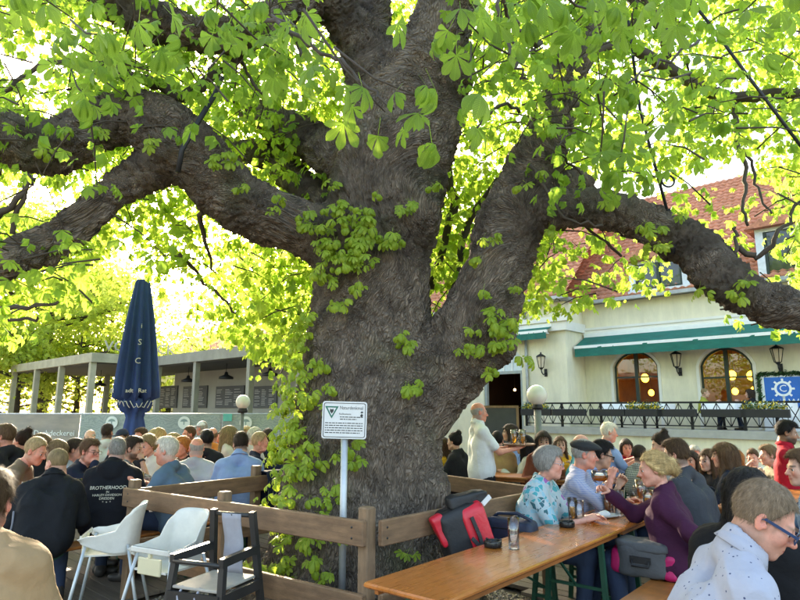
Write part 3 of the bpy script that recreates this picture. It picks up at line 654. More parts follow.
# ================================================================ parasol (closed)
m_par = mat('navy_parasol_cloth', (.018, .045, .16), .75, vary=.2, vscale=5, bump=.2, bscale=30)
ub = P(134, 430, 10.6); ut = P(143, 282, 10.6); par = empty('closed_parasol', (ub.x, ub.y, 0), 0, 'closed navy blue parasol with white prints in front of the bar pavilion', 'parasol')
zt0 = ut.z; lean = (ut.x-ub.x)
def zpx(py): return CAMZ+(408-py)*10.6/600*1.02
prof = [(282, 6), (285, 7.5), (300, 10), (320, 13.5), (345, 17), (370, 20), (390, 22.5), (398, 23), (400, 18), (402, 14)]
V = []; F = []; n = 96
def ring(py, rp_, fold, ph=0, nf=11):
    z = zpx(py); cx = lean*(z-ub.z)/(zt0-ub.z); r = rp_*10.6/600
    for k in range(n):
        t = 2*math.pi*k/n; c_ = math.cos(nf*t+ph+.5*math.sin(3*t)); rr = r*(1-fold*(.5-.5*c_)**.7)
        V.append((cx+rr*math.cos(t), rr*math.sin(t)*.95, z-.05*(c_-1)*(1 if py > 380 else 0)))
for i, (py, rp_) in enumerate(prof): ring(py, rp_, .12+.28*min(1, i/5), i*.05)
for i in range(len(prof)-1):
    for k in range(n): F.append((i*n+k, i*n+(k+1) % n, (i+1)*n+(k+1) % n, (i+1)*n+k))
o = mesh_obj('canopy', np_mesh('canopy', V, F), m_par, par)
V = []; F = []
pr2 = [(399, 15), (403, 17.5), (407, 16), (411, 14), (413, 10), (417, 8.5), (424, 10), (432, 11.5), (437, 11), (438, 6)]
for i, (py, rp_) in enumerate(pr2): ring(py, rp_, .35, i*.35, 7)
for i in range(len(pr2)-1):
    for k in range(n): F.append((i*n+k, i*n+(k+1) % n, (i+1)*n+(k+1) % n, (i+1)*n+k))
mesh_obj('gathered_hem', np_mesh('gathered_hem', V, F), m_par, par)
m_ = MB(); m_.tube([(0, 0, 0), (lean*1.1, 0, zt0+.05)], .025, 8); m_.build('pole', m_steel, par); m_ = MB(); m_.lathe([(.35, 0), (.35, .06), (.08, .1), (.05, .3)], 20); m_.build('base', m_black, par)
mprt = mat('parasol_white_print', (.5, .5, .5), .7, vary=.1)
def on_par(py, ang, off=.012):
    z = zpx(py); cx = lean*(z-ub.z)/(zt0-ub.z); rp_ = np.interp(py, [p for p, _ in prof], [r for _, r in prof])*10.6/600
    return Vector((cx+(rp_+off)*math.cos(ang), (rp_+off)*math.sin(ang)*.95, z))
for py, an, tx, s in ((392, -2.75, 'R', .12), (392, -2.3, 'R', .12), (392, -1.45, 'adt', .10), (392, -.95, 'Rat', .10), (346, -1.15, 'S', .15), (364, -1.2, 'C', .14), (330, -1.1, 'i', .12)):
    p = on_par(py, an); text_obj('print', tx, s, mprt, par, Matrix.Translation(p) @ Matrix.Rotation(an+math.pi/2, 4, 'Z') @ Matrix.Rotation(R(-7), 4, 'X') @ RX, .006)
for k in range(9):
    a0 = -2.9+k*.3; m_ = MB(); m_.tube([on_par(399, a0+.09*j, .01)+Vector((-.05*math.cos(a0), 0, -.10-.06*math.sin(j*1.3+k))) for j in range(4)], .007, 5); m_.build('print', mprt, par)

# ================================================================ globe lamps
m_globe = mat('opal_globe', (.64, .63, .60), .25, vary=.04, vscale=3)
for px, py, d, r, lab in ((243, 402, 10.2, .12, 'white globe lamp on a slim post by the banner fence'), (537, 395, 9.2, .155, 'white globe lamp on a grey post before the terrace')):
    p = P(px, py, d); e = empty('globe_lamp', (p.x, p.y, 0), 0, lab, 'lamp', 'globe lamps of the beer garden')
    m_ = MB(); m_.ball((0, 0, p.z), r, 24, 16); m_.build('globe', m_globe, e)
    m_ = MB(); m_.tube([(0, 0, -.03), (0, 0, p.z-r-.04)], .055 if r > .13 else .03, 12); m_.build('post', mat('lamp_post_grey', (.16, .17, .16), .6), e)
    m_ = MB(); m_.lathe([(.075, 0), (.085, .03), (.06, .09), (.06, .1)], 16, (0, 0, p.z-r-.06)); m_.build('collar', m_black, e)
# ================================================================ leaves
def leaf_mat(name, c1, c2, trans=.5, tc=(.42, .62, .06)):
    m = bpy.data.materials.new(name); m.use_nodes = True; MATS[name] = m; n = m.node_tree.nodes; l = m.node_tree.links; n.clear()
    ge = n.new('ShaderNodeNewGeometry'); oi = n.new('ShaderNodeObjectInfo'); ad = n.new('ShaderNodeMath'); ad.operation = 'ADD'; fr = n.new('ShaderNodeMath'); fr.operation = 'FRACT'
    l.new(ge.outputs['Random Per Island'], ad.inputs[0]); l.new(oi.outputs['Random'], ad.inputs[1]); l.new(ad.outputs[0], fr.inputs[0])
    tx = n.new('ShaderNodeTexCoord'); nz = n.new('ShaderNodeTexNoise'); nz.inputs['Scale'].default_value = 9; l.new(tx.outputs['Object'], nz.inputs[0])
    mx0 = n.new('ShaderNodeMath'); mx0.operation = 'MULTIPLY_ADD'; mx0.inputs[1].default_value = .65; l.new(fr.outputs[0], mx0.inputs[0])
    sc = n.new('ShaderNodeMath'); sc.operation = 'MULTIPLY'; sc.inputs[1].default_value = .35; l.new(nz.outputs[0], sc.inputs[0]); l.new(sc.outputs[0], mx0.inputs[2])
    rp = n.new('ShaderNodeValToRGB'); rp.color_ramp.elements[0].color = tuple(c1)+(1,); rp.color_ramp.elements[1].color = tuple(c2)+(1,); l.new(mx0.outputs[0], rp.inputs[0])
    d = n.new('ShaderNodeBsdfPrincipled'); d.inputs['Roughness'].default_value = .5; d.inputs['Specular IOR Level'].default_value = .35
    la = n.new('ShaderNodeAttribute'); la.attribute_name = 'lc'; sx = n.new('ShaderNodeSeparateXYZ'); l.new(la.outputs['Vector'], sx.inputs[0])
    ab = n.new('ShaderNodeMath'); ab.operation = 'ABSOLUTE'; l.new(sx.outputs[0], ab.inputs[0])
    ph = n.new('ShaderNodeMath'); ph.operation = 'MULTIPLY_ADD'; ph.inputs[1].default_value = -.55; l.new(ab.outputs[0], ph.inputs[0]); l.new(sx.outputs[1], ph.inputs[2])
    mu = n.new('ShaderNodeMath'); mu.operation = 'MULTIPLY'; mu.inputs[1].default_value = 78.; l.new(ph.outputs[0], mu.inputs[0]); sn = n.new('ShaderNodeMath'); sn.operation = 'SINE'; l.new(mu.outputs[0], sn.inputs[0])
    vm = n.new('ShaderNodeMapRange'); vm.inputs[1].default_value = -1; vm.inputs[3].default_value = .86; vm.inputs[4].default_value = 1.1; l.new(sn.outputs[0], vm.inputs[0])
    rb_ = n.new('ShaderNodeMapRange'); rb_.inputs[1].default_value = .0; rb_.inputs[2].default_value = .05; rb_.inputs[3].default_value = 1.25; rb_.inputs[4].default_value = 1.; l.new(ab.outputs[0], rb_.inputs[0])
    vv = n.new('ShaderNodeMath'); vv.operation = 'MULTIPLY'; l.new(vm.outputs[0], vv.inputs[0]); l.new(rb_.outputs[0], vv.inputs[1])
    def veined(src):
        h = n.new('ShaderNodeHueSaturation'); l.new(src, h.inputs['Color']); l.new(vv.outputs[0], h.inputs['Value']); return h.outputs[0]
    l.new(veined(rp.outputs[0]), d.inputs['Base Color'])
    t = n.new('ShaderNodeBsdfTranslucent'); rp2 = n.new('ShaderNodeValToRGB'); rp2.color_ramp.elements[0].color = tuple(v*.7 for v in tc)+(1,); rp2.color_ramp.elements[1].color = tuple(tc)+(1,)
    l.new(mx0.outputs[0], rp2.inputs[0]); l.new(veined(rp2.outputs[0]), t.inputs[0])
    mx = n.new('ShaderNodeMixShader'); mx.inputs[0].default_value = trans; o = n.new('ShaderNodeOutputMaterial'); l.new(d.outputs[0], mx.inputs[1]); l.new(t.outputs[0], mx.inputs[2]); l.new(mx.outputs[0], o.inputs[0])
    return m
m_leaf = leaf_mat('chestnut_leaf', (.10, .20, .022), (.20, .32, .04), .6, (.42, .62, .075))
m_leafy = leaf_mat('young_chestnut_leaf', (.12, .21, .02), (.23, .31, .035), .6, (.50, .66, .085))
m_leafb = leaf_mat('background_leaf', (.15, .22, .04), (.28, .33, .08), .7, (.62, .72, .14))
m_sprout = leaf_mat('trunk_sprout_leaf', (.16, .27, .02), (.33, .42, .045), .45, (.55, .70, .07))
def leaf_template(detail, droop, seed, nl=5):
    r = random.Random(seed); V = []; F = []; LC = []
    angs = [0, -38, 38, -82, 82, -120, 120][:nl]; lens = [1, .93, .93, .7, .7, .45, .45]
    for a, ln in zip(angs, lens):
        if not detail:
            a = R(a+r.uniform(-6, 6)); L = .125*ln*r.uniform(.92, 1.08); W = L*.22; dr = droop+r.uniform(-.15, .15); b0 = len(V); ca, sa = math.cos(a), math.sin(a)
            def pt(x, t, z): y = L*t*math.cos(dr*t*1.2); V.append((x*ca+y*sa, -x*sa+y*ca, z-L*t*math.sin(dr*(.35+.75*t)))); LC.append((0, 0, 0))
            pt(0, 0, 0); pt(-W, .64, W*.3); pt(0, .62, 0); pt(W, .64, W*.3); pt(0, 1, 0); F += [(b0, b0+2, b0+1), (b0, b0+3, b0+2), (b0+1, b0+2, b0+4), (b0+2, b0+3, b0+4)]; continue
        a = R(a+r.uniform(-6, 6)); L = .125*ln*r.uniform(.92, 1.08); W = L*.36; dr = droop+r.uniform(-.15, .15)
        if detail: prof = [(0, .05), (.25, .38), (.55, .86), (.75, 1), (.9, .62), (1, .02)]
        else: prof = [(0, .06), (.66, 1.), (1, .04)]
        b0 = len(V)
        for t, w in prof:
            x = L*t; ca = math.cos(dr*t*1.2); y = x*ca; z = -x*math.sin(dr*(.35+.75*t)); hw = W*w*.5*1.12; up = hw*.30
            for sx, zz in ((-hw, up), (0, 0), (hw, up)):
                px_, py_ = sx, y; V.append((px_*math.cos(a)+py_*math.sin(a), -px_*math.sin(a)+py_*math.cos(a), z+zz)); LC.append((sx/max(W, 1e-6), t*ln+.001, 1.))
        for i in range(len(prof)-1):
            q = b0+i*3; F += [(q, q+1, q+4), (q, q+4, q+3), (q+1, q+2, q+5), (q+1, q+5, q+4)]
    if detail:   # petiole
        b0 = len(V); V += [(-.0015, 0, 0), (.0015, 0, 0), (.0015, -.09, .02), (-.0015, -.09, .02)]; F += [(b0, b0+1, b0+2), (b0, b0+2, b0+3)]
        LC += [(0, 0, 0)]*4
    return np.array(V), np.array(F), np.array(LC)
T_FINE = [leaf_template(True, d, s, 7 if s % 2 else 5) for d, s in ((.5, 1), (.8, 2), (1.1, 3), (.3, 4))]
T_LOW = [leaf_template(False, d, s) for d, s in ((.5, 5), (.9, 6), (1.2, 7), (.25, 8))]
def leaf_attr(me, L): a = me.attributes.new('lc', 'FLOAT_VECTOR', 'POINT'); a.data.foreach_set('vector', L.astype(np.float32).ravel())
def frames(nrm, fwd):
    z = nrm/np.linalg.norm(nrm, axis=1, keepdims=True); y = fwd-z*(fwd*z).sum(1, keepdims=True); y /= np.linalg.norm(y, axis=1, keepdims=True)+1e-9
    return np.stack([np.cross(y, z), y, z], 2)
def leaf_cloud(name, pos, nrm, fwd, size, T, m, parent, kind='stuff'):
    Rm = frames(nrm, fwd); Vs = []; Fs = []; Ls = []; off = 0; ti = rng.integers(0, len(T), len(pos))
    for k, (tv, tf, lc) in enumerate(T):
        I = np.where(ti == k)[0]
        if not len(I): continue
        v = np.einsum('nij,vj->nvi', Rm[I], tv)*size[I][:, None, None]+pos[I][:, None, :]
        f = tf[None]+(np.arange(len(I))*len(tv))[:, None, None]+off
        Vs.append(v.reshape(-1, 3)); Fs.append(f.reshape(-1, 3)); Ls.append(np.tile(lc, (len(I), 1))); off += len(I)*len(tv)
    me = np_mesh(name, np.concatenate(Vs), np.concatenate(Fs)); leaf_attr(me, np.concatenate(Ls)); o = mesh_obj(name, me, m, parent); o['kind'] = kind; return o
def sprays(centers, nmin, nmax, spread=.22):
    """leaf whorls at twig ends; returns pos, normal, forward, plus twig lines"""
    pos = []; nr = []; fw = []; tw = []
    for c in centers:
        c = np.array(c); n = random.randint(nmin, nmax); ax = np.array([random.gauss(0, 1), random.gauss(0, 1), random.gauss(.1, .5)]); ax /= np.linalg.norm(ax)
        tw.append((c-ax*random.uniform(.3, .6)+np.array([0, 0, .1]), c))
        for k in range(n):
            t = 2*math.pi*(k/n+random.random()*.1); o = np.array([math.cos(t), math.sin(t), random.uniform(-.4, .5)]); back = ax*random.choice((0, 0, -.18, -.3))
            p = c+back+o*spread*random.uniform(.45, 1.1); pos.append(p+np.array([0, 0, -.03*random.random()])); nr.append(np.array([o[0]*.7+random.gauss(0, .25), o[1]*.7+random.gauss(0, .25), .75])); fw.append(o+np.array([0, 0, -.35]))
    return np.array(pos), np.array(nr), np.array(fw), tw

# ================================================================ the old chestnut
TY = 5.45
tree = empty('chestnut_tree', (P(365, 500, TY).x, TY, -.05), 0, 'huge old chestnut tree with furrowed forked trunk and spreading limbs', 'tree')
TO = np.array(tree.location)
def seg(lst, f=1.): return [(np.array(P(px, py, Y)), f*rp_*Y/600.) for px, py, Y, rp_ in lst]
limbs = [
 seg([(358, 700, 5.4, 128), (359, 640, 5.4, 104), (360, 590, 5.4, 90), (360, 540, 5.42, 81), (362, 490, 5.45, 75), (364, 440, 5.45, 70), (368, 390, 5.45, 66), (370, 340, 5.45, 60), (372, 295, 5.45, 56), (376, 250, 5.45, 54), (384, 205, 5.4, 57), (392, 165, 5.4, 57), (400, 120, 5.4, 55), (408, 85, 5.4, 45)]),
 seg([(392, 140, 5.45, 46), (378, 90, 5.5, 34), (371, 40, 5.55, 24), (370, -20, 5.6, 21), (368, -120, 5.7, 19)]),
 seg([(408, 110, 5.4, 48), (424, 70, 5.35, 40), (440, 30, 5.3, 34), (455, -20, 5.25, 31), (475, -120, 5.2, 28)]),
 # burls
 seg([(402, 200, 5.2, 36), (412, 215, 5.2, 30)]), seg([(352, 235, 5.25, 36), (345, 265, 5.25, 28)]), seg([(430, 150, 5.3, 26), (440, 120, 5.35, 28)]), seg([(445, 90, 5.35, 24), (455, 70, 5.3, 22)]),
 # right limb
 seg([(372, 520, 5.5, 62), (380, 460, 5.45, 56), (396, 428, 5.42, 44), (428, 392, 5.4, 38), (456, 360, 5.35, 38), (474, 328, 5.3, 37), (485, 300, 5.3, 36), (497, 265, 5.3, 34), (508, 228, 5.3, 35), (524, 190, 5.3, 32), (540, 150, 5.3, 27), (556, 110, 5.35, 24), (572, 65, 5.4, 20), (590, 20, 5.5, 18), (615, -50, 5.6, 16), (640, -120, 5.7, 13)], .93),
 seg([(488, 330, 5.2, 24), (501, 348, 5.15, 13), (496, 356, 5.15, 11)]), 
 # right side branch
 seg([(520, 215, 5.3, 26), (552, 210, 5.2, 23), (585, 206, 5.1, 21), (615, 212, 5.0, 22), (645, 222, 4.9, 22), (672, 236, 4.8, 23), (696, 246, 4.7, 20), (712, 266, 4.6, 23), (735, 288, 4.5, 23), (765, 303, 4.4, 21), (800, 312, 4.3, 20), (850, 322, 4.1, 18), (930, 320, 3.9, 14)], .84),
 # left limb
 seg([(365, 262, 5.4, 48), (330, 240, 5.3, 36), (295, 226, 5.2, 30), (262, 214, 5.1, 33), (232, 196, 5.0, 36), (205, 168, 4.9, 37), (178, 145, 4.8, 38), (150, 122, 4.75, 34), (120, 117, 4.7, 29), (90, 128, 4.65, 30), (60, 146, 4.6, 31), (30, 146, 4.5, 30), (0, 134, 4.45, 27), (-50, 128, 4.3, 26), (-120, 110, 4.1, 23), (-220, 60, 3.9, 18)], .84),
 seg([(190, 150, 4.85, 26), (160, 165, 4.85, 22), (132, 180, 4.85, 20), (105, 200, 4.8, 18), (75, 225, 4.8, 20), (45, 244, 4.75, 20), (15, 258, 4.7, 20), (-20, 276, 4.7, 18), (-80, 290, 4.6, 15)], .86),
 # top left limb
 seg([(365, 60, 5.5, 24), (335, 2, 5.2, 20), (300, 4, 5.0, 17), (262, 22, 4.8, 16), (225, 36, 4.7, 16), (195, 34, 4.65, 15), (170, 26, 4.6, 16), (148, 20, 4.55, 19), (120, 4, 4.5, 20), (90, -20, 4.5, 18), (40, -50, 4.4, 14)]),
 seg([(150, 22, 4.5, 20), (142, 28, 4.5, 16)]),
 # rear limbs
 seg([(360, 230, 5.7, 26), (310, 195, 6.3, 20), (270, 155, 6.9, 14), (235, 150, 7.3, 11), (190, 135, 7.6, 9)]),
 seg([(350, 170, 5.7, 26), (310, 140, 6.2, 20), (270, 122, 6.6, 17), (245, 110, 6.9, 12)]),
 seg([(556, 190, 5.4, 14), (575, 180, 5.7, 10), (590, 192, 6., 8)]),
]
allp = np.array([p for L in limbs for p, r in L]); allr = np.array([r for L in limbs for p, r in L])
FT = Field((allp-allr[:, None]).min(0)-.1, (allp+allr[:, None]).max(0)+.1, .022)
def dens(L):
    out = []
    for i in range(len(L)-1):
        p0, r0 = L[max(i-1, 0)]; p1, r1 = L[i]; p2, r2 = L[i+1]; p3, r3 = L[min(i+2, len(L)-1)]
        for t in (0, .5):
            a = 2*p1+(p2-p0)*t+(2*p0-5*p1+4*p2-p3)*t*t+(-p0+3*p1-3*p2+p3)*t**3; out.append((a*.5, r1+(r2-r1)*t))
    return out+[L[-1]]
tj = random.Random(3)
for L in limbs:
    L = dens(L)
    for (p, r1), (q, r2) in zip(L[:-1], L[1:]):
        FT.cone(p, q, r1*tj.uniform(.97, 1.05), r2, k=.085)
# buttress roots
for a in range(9):
    t = 2*math.pi*a/9+tj.uniform(-.2, .2); c = np.array([TO[0], TO[1], 0]); d = np.array([math.cos(t), math.sin(t), 0])
    FT.cone(c+d*.45+np.array([0, 0, .75]), c+d*tj.uniform(.85, 1.05)+np.array([0, 0, -.1]), .2, .16, k=.15)
for k in range(26):   # burls and knots
    L = random.choice(limbs[:1]*3+limbs[6:8]*2+limbs[9:12]); p, r = random.choice(L)
    d = np.array([tj.gauss(0, 1), -abs(tj.gauss(0, 1)), tj.gauss(0, .6)]); d /= np.linalg.norm(d)
    if p[2] > .8: FT.ell(p+d*r*.85, (r*.35, r*.3, r*.35), k=.12)
V, F = FT.mesh()
N = vnormals(V, F)
# bark relief: axis-wise furrows. the direction along the nearest limb stretches the noise
SEG = [(p, q) for L in limbs for (p, r1), (q, r2) in zip(L[:-1], L[1:])]
A_ = np.array([s[0] for s in SEG]); D_ = np.array([s[1]-s[0] for s in SEG]); LL = (D_**2).sum(1)
ax = np.zeros_like(V); C_ = V.mean(0)
for i in range(len(SEG)):
    w = V-A_[i]; t = np.clip((w@D_[i])/LL[i], 0, 1); dd = ((w-t[:, None]*D_[i])**2).sum(1); ax += (D_[i]/math.sqrt(LL[i])*np.sign(D_[i][2]+.0001 if abs(D_[i][2]) > abs(D_[i][0]) else D_[i][0]))[None]*(1/(dd+.03)**2)[:, None]
ax /= np.linalg.norm(ax, axis=1, keepdims=True)+1e-9; V0_ = V; V = V-TO-np.array([0, 0, 1.6])
al = (V*ax).sum(1, keepdims=True)*ax; Vs_ = (V-al)+al*.27
big = vnoise(V, 2.2, 1, 3); mid = vnoise(Vs_, 9, 2, 3); rid = 1-np.abs(vnoise(Vs_, 17, 3, 2)); fin = vnoise(V, 26, 9, 2)
from mathutils import kdtree
fi = rng.choice(len(V), 8000, replace=False); wp = Vs_+.03*np.stack([vnoise(V, 7, 21, 2), vnoise(V, 7, 22, 2), vnoise(V, 7, 23, 2)], 1)*1.2
kd = kdtree.KDTree(len(fi)); FPp = wp[fi]
for q_, p_ in enumerate(FPp): kd.insert(p_, q_)
kd.balance(); d1 = np.zeros(len(V)); d2 = np.zeros(len(V)); ci = np.zeros(len(V), int)
for q_, p_ in enumerate(wp.tolist()):
    r_ = kd.find_n(p_, 2); d1[q_] = r_[0][2]; ci[q_] = r_[0][1]; d2[q_] = r_[1][2]
crk = np.clip((d2-d1)/.026, 0, 1); plate = rng.uniform(-1, 1, 8000)[ci]
V = V0_+N*((-.034*(1-crk)**1.5+plate*.012*crk)+(big*.035+mid*.022+(rid-.75)*.02+fin*.008))[:, None]
m_bark = mat('chestnut_bark', (.09, .066, .049), .92, vary=0, c2=(.34, .262, .195), vscale=5.5, detail=9, contrast=1.25)
n_, l_, b_ = nodes_of(m_bark)
tcb = n_.new('ShaderNodeTexCoord'); at = n_.new('ShaderNodeAttribute'); at.attribute_name = 'bco'
vo = n_.new('ShaderNodeTexVoronoi'); vo.feature = 'DISTANCE_TO_EDGE'; vo.inputs['Scale'].default_value = 46; nz = n_.new('ShaderNodeTexNoise'); nz.inputs['Scale'].default_value = 22; nz.inputs['Detail'].default_value = 9; nz.inputs['Roughness'].default_value = .7
ds = n_.new('ShaderNodeVectorMath'); ds.operation = 'MULTIPLY_ADD'; nzd = n_.new('ShaderNodeTexNoise'); nzd.inputs['Scale'].default_value = 16; l_.new(at.outputs['Vector'], nzd.inputs[0]); l_.new(nzd.outputs['Color'], ds.inputs[0]); ds.inputs[1].default_value = (.1, .1, .1); l_.new(at.outputs['Vector'], ds.inputs[2])
l_.new(ds.outputs[0], vo.inputs[0]); l_.new(ds.outputs[0], nz.inputs[0])
mr = n_.new('ShaderNodeMapRange'); mr.inputs[1].default_value = 0; mr.inputs[2].default_value = .28; l_.new(vo.outputs['Distance'], mr.inputs[0])
ad = n_.new('ShaderNodeMath'); ad.operation = 'MULTIPLY_ADD'; ad.inputs[1].default_value = .8; l_.new(mr.outputs[0], ad.inputs[0]); l_.new(nz.outputs[0], ad.inputs[2])
bp = n_.new('ShaderNodeBump'); bp.inputs['Strength'].default_value = .9; bp.inputs['Distance'].default_value = .05; l_.new(ad.outputs[0], bp.inputs['Height']); l_.new(bp.outputs[0], b_.inputs['Normal'])
# dark cracks and a little green moss on the bark colour
mxc = n_.new('ShaderNodeMixRGB'); mxc.blend_type = 'MULTIPLY'; mxc.inputs[0].default_value = .4
src = b_.inputs['Base Color'].links[0].from_socket; l_.new(src, mxc.inputs[1])
rc = n_.new('ShaderNodeValToRGB'); rc.color_ramp.elements[0].color = (.25, .22, .2, 1); rc.color_ramp.elements[1].position = .55; l_.new(mr.outputs[0], rc.inputs[0]); l_.new(rc.outputs[0], mxc.inputs[2])
ms = n_.new('ShaderNodeTexNoise'); ms.inputs['Scale'].default_value = 1.6; ms.inputs['Detail'].default_value = 6; l_.new(tcb.outputs['Object'], ms.inputs[0]); rm = n_.new('ShaderNodeValToRGB'); rm.color_ramp.elements[0].position = .55; rm.color_ramp.elements[1].position = .72; rm.color_ramp.elements[0].color = (0, 0, 0, 1); rm.color_ramp.elements[1].color = (.45, .45, .45, 1); l_.new(ms.outputs[0], rm.inputs[0])
mxm = n_.new('ShaderNodeMixRGB'); l_.new(rm.outputs[0], mxm.inputs[0]); l_.new(mxc.outputs[0], mxm.inputs[1]); mxm.inputs[2].default_value = (.10, .12, .045, 1); l_.new(mxm.outputs[0], b_.inputs['Base Color'])
me = np_mesh('trunk', V-TO, F)
bco = me.attributes.new('bco', 'FLOAT_VECTOR', 'POINT'); bco.data.foreach_set('vector', Vs_.astype(np.float32).ravel())
trunk = mesh_obj('trunk', me, m_bark, tree)
TRV, TRN = V, N
# thin branches, each a part
m_twig = mat('twig_bark', (.06, .045, .032), .85, vary=.3, vscale=12, bump=.4, bscale=40)
def branch(pts, jit=.03, n=8):
    L = seg(pts, .68); L = dens(dens(L)); m_ = MB(); ps = [Vector(p-TO)+Vector((tj.gauss(0, jit*.4), tj.gauss(0, jit*.4), tj.gauss(0, jit*.4))) for p, r in L]
    m_.tube(ps, [r*tj.uniform(.9, 1.12) for p, r in L], n); return m_.build('branch', m_twig, tree)
BR = [
 [(5, 92, 4.3, 3), (30, 72, 4.35, 4), (52, 63, 4.4, 5), (80, 64, 4.5, 5), (110, 66, 4.6, 6), (140, 78, 4.7, 8), (165, 88, 4.8, 9), (182, 96, 4.9, 9), (205, 84, 5.0, 8), (225, 66, 5.1, 7), (236, 45, 5.0, 8)],
 [(232, 62, 5.0, 5), (245, 50, 5.0, 7), (262, 24, 4.8, 9)], [(238, 60, 5.1, 3), (252, 78, 5., 2.5), (262, 95, 5., 2)],
 [(560, 120, 5.4, 12), (590, 60, 5.6, 9), (620, 44, 5.9, 8), (650, 58, 6.1, 9), (680, 76, 6.2, 9), (706, 90, 6.2, 10), (730, 98, 6.2, 9), (765, 94, 6.1, 8), (805, 92, 6., 7), (860, 80, 5.9, 6)],
 [(620, 44, 5.9, 7), (640, 20, 5.9, 7), (628, -10, 5.9, 7), (600, -40, 5.8, 8)], [(654, 60, 6.1, 5), (668, 50, 6.1, 7), (650, 8, 6.0, 8), (638, -20, 6, 8)],
 [(738, 98, 6.2, 5), (736, 130, 6.1, 4), (742, 155, 6., 3.5), (745, 180, 6., 3), (742, 205, 5.9, 2.5), (748, 225, 5.9, 2)], [(742, 150, 6., 2.5), (752, 165, 6., 2.2), (758, 188, 6., 2), (772, 215, 5.9, 1.6)],
 [(740, 250, 4.5, 5), (756, 256, 4.5, 4), (775, 240, 4.4, 3.2), (790, 215, 4.4, 2.6), (815, 190, 4.3, 2)], [(735, 255, 4.5, 3), (737, 240, 4.5, 2.5), (736, 225, 4.5, 2)],
 [(200, 205, 5.0, 6), (202, 225, 5.2, 4), (207, 250, 5.4, 2.5), (212, 268, 5.6, 1.6)], [(180, 255, 5.9, 3), (205, 282, 6, 2.6), (222, 300, 6, 2), (235, 312, 6, 1.5)],
 [(-20, 230, 4.4, 8), (10, 205, 4.3, 5), (30, 182, 4.3, 5), (24, 175, 4.3, 4)], [(10, 235, 4.4, 4), (22, 200, 4.3, 3.5), (34, 178, 4.3, 3)], [(0, 308, 4.6, 4), (30, 306, 4.5, 3), (55, 302, 4.4, 2)], [(-10, 320, 4.8, 3), (20, 320, 4.7, 2.5), (44, 318, 4.6, 2)],
 [(540, 45, 4., 5), (520, 30, 3.6, 3), (505, 5, 3.3, 3), (495, -30, 3.1, 3)], [(498, 0, 3.2, 3), (506, 40, 3.1, 3), (516, 62, 3.0, 2.5), (525, 80, 3., 2)], [(505, 35, 3.1, 2), (525, 48, 3.1, 2), (540, 50, 3.1, 1.5)],
 [(270, 20, 3.0, 4), (300, 40, 2.7, 3.5), (330, 55, 2.6, 3), (352, 72, 2.5, 2.5), (372, 92, 2.4, 2.2), (392, 108, 2.35, 2)], [(262, 10, 3., 3), (285, 28, 2.9, 3), (300, 58, 2.8, 2.5)], [(520, 110, 4.8, 3), (500, 105, 4.6, 2.5), (478, 130, 4.4, 2), (470, 150, 4.4, 2)],
 [(532, 165, 5, 3), (548, 195, 4.9, 2.5), (572, 220, 4.8, 2), (600, 225, 4.8, 2)], [(560, 205, 5.1, 2.5), (600, 238, 5.2, 2.2), (620, 255, 5.3, 2)], [(560, 155, 5.2, 2.5), (580, 170, 5.2, 2), (586, 188, 5.2, 1.8)],
 [(440, 330, 6.2, 3), (452, 300, 6.3, 4), (460, 260, 6.4, 5), (470, 220, 6.4, 6), (500, 180, 6.2, 8)], [(430, 290, 6.5, 5), (445, 240, 6.6, 6), (455, 200, 6.6, 7), (440, 150, 6.4, 8)],
 [(700, 40, 3.2, 2.5), (670, 60, 3.1, 2), (640, 75, 3.0, 2), (615, 95, 2.9, 1.6)],
]
for b in BR: branch(b)
# iron brace rods and strap
m_rod = mat('tree_brace_iron', (.03, .03, .032), .55, metal=.5)
q0, q1, q2 = P(628, 20, 4.8), P(640, 110, 4.8), P(668, 214, 4.8)
m_ = MB(); m_.tube([q0, q1, q2], .013, 8); e = m_.build('brace_rod', m_rod); tag(e, 'black iron rod with a ring bracing the right limb', 'brace rod')
pr_ = P(668, 181, 4.78); m_ = MB(); m_.tube([pr_+Vector((.052*math.cos(t), 0, .052*math.sin(t))) for t in np.linspace(0, 6.28, 20)], .009, 6); m_.build('ring', m_rod, e)
m_ = MB(); m_.tube([P(668, 210, 4.78), P(674, 222, 4.72), P(675, 240, 4.66), P(672, 254, 4.68)], .02, 8); m_.build('strap', m_rod, e)
m_ = MB(); m_.tube([P(640, -60, 4.3), P(705, 18, 4.2), P(745, 72, 4.15), P(815, 165, 4.0)], .012, 8); tag(m_.build('brace_cable', m_rod), 'thin black cable stretched slanting through the leaves', 'cable')
m_ = MB(); m_.tube([P(178, 172, 4.45), P(182, 150, 4.42), P(192, 132, 4.4), P(204, 112, 4.5), P(214, 96, 4.6), P(222, 78, 4.8)], .022, 8); tag(m_.build('limb_strap', m_rod), 'black strap slung round the large left limb', 'strap')

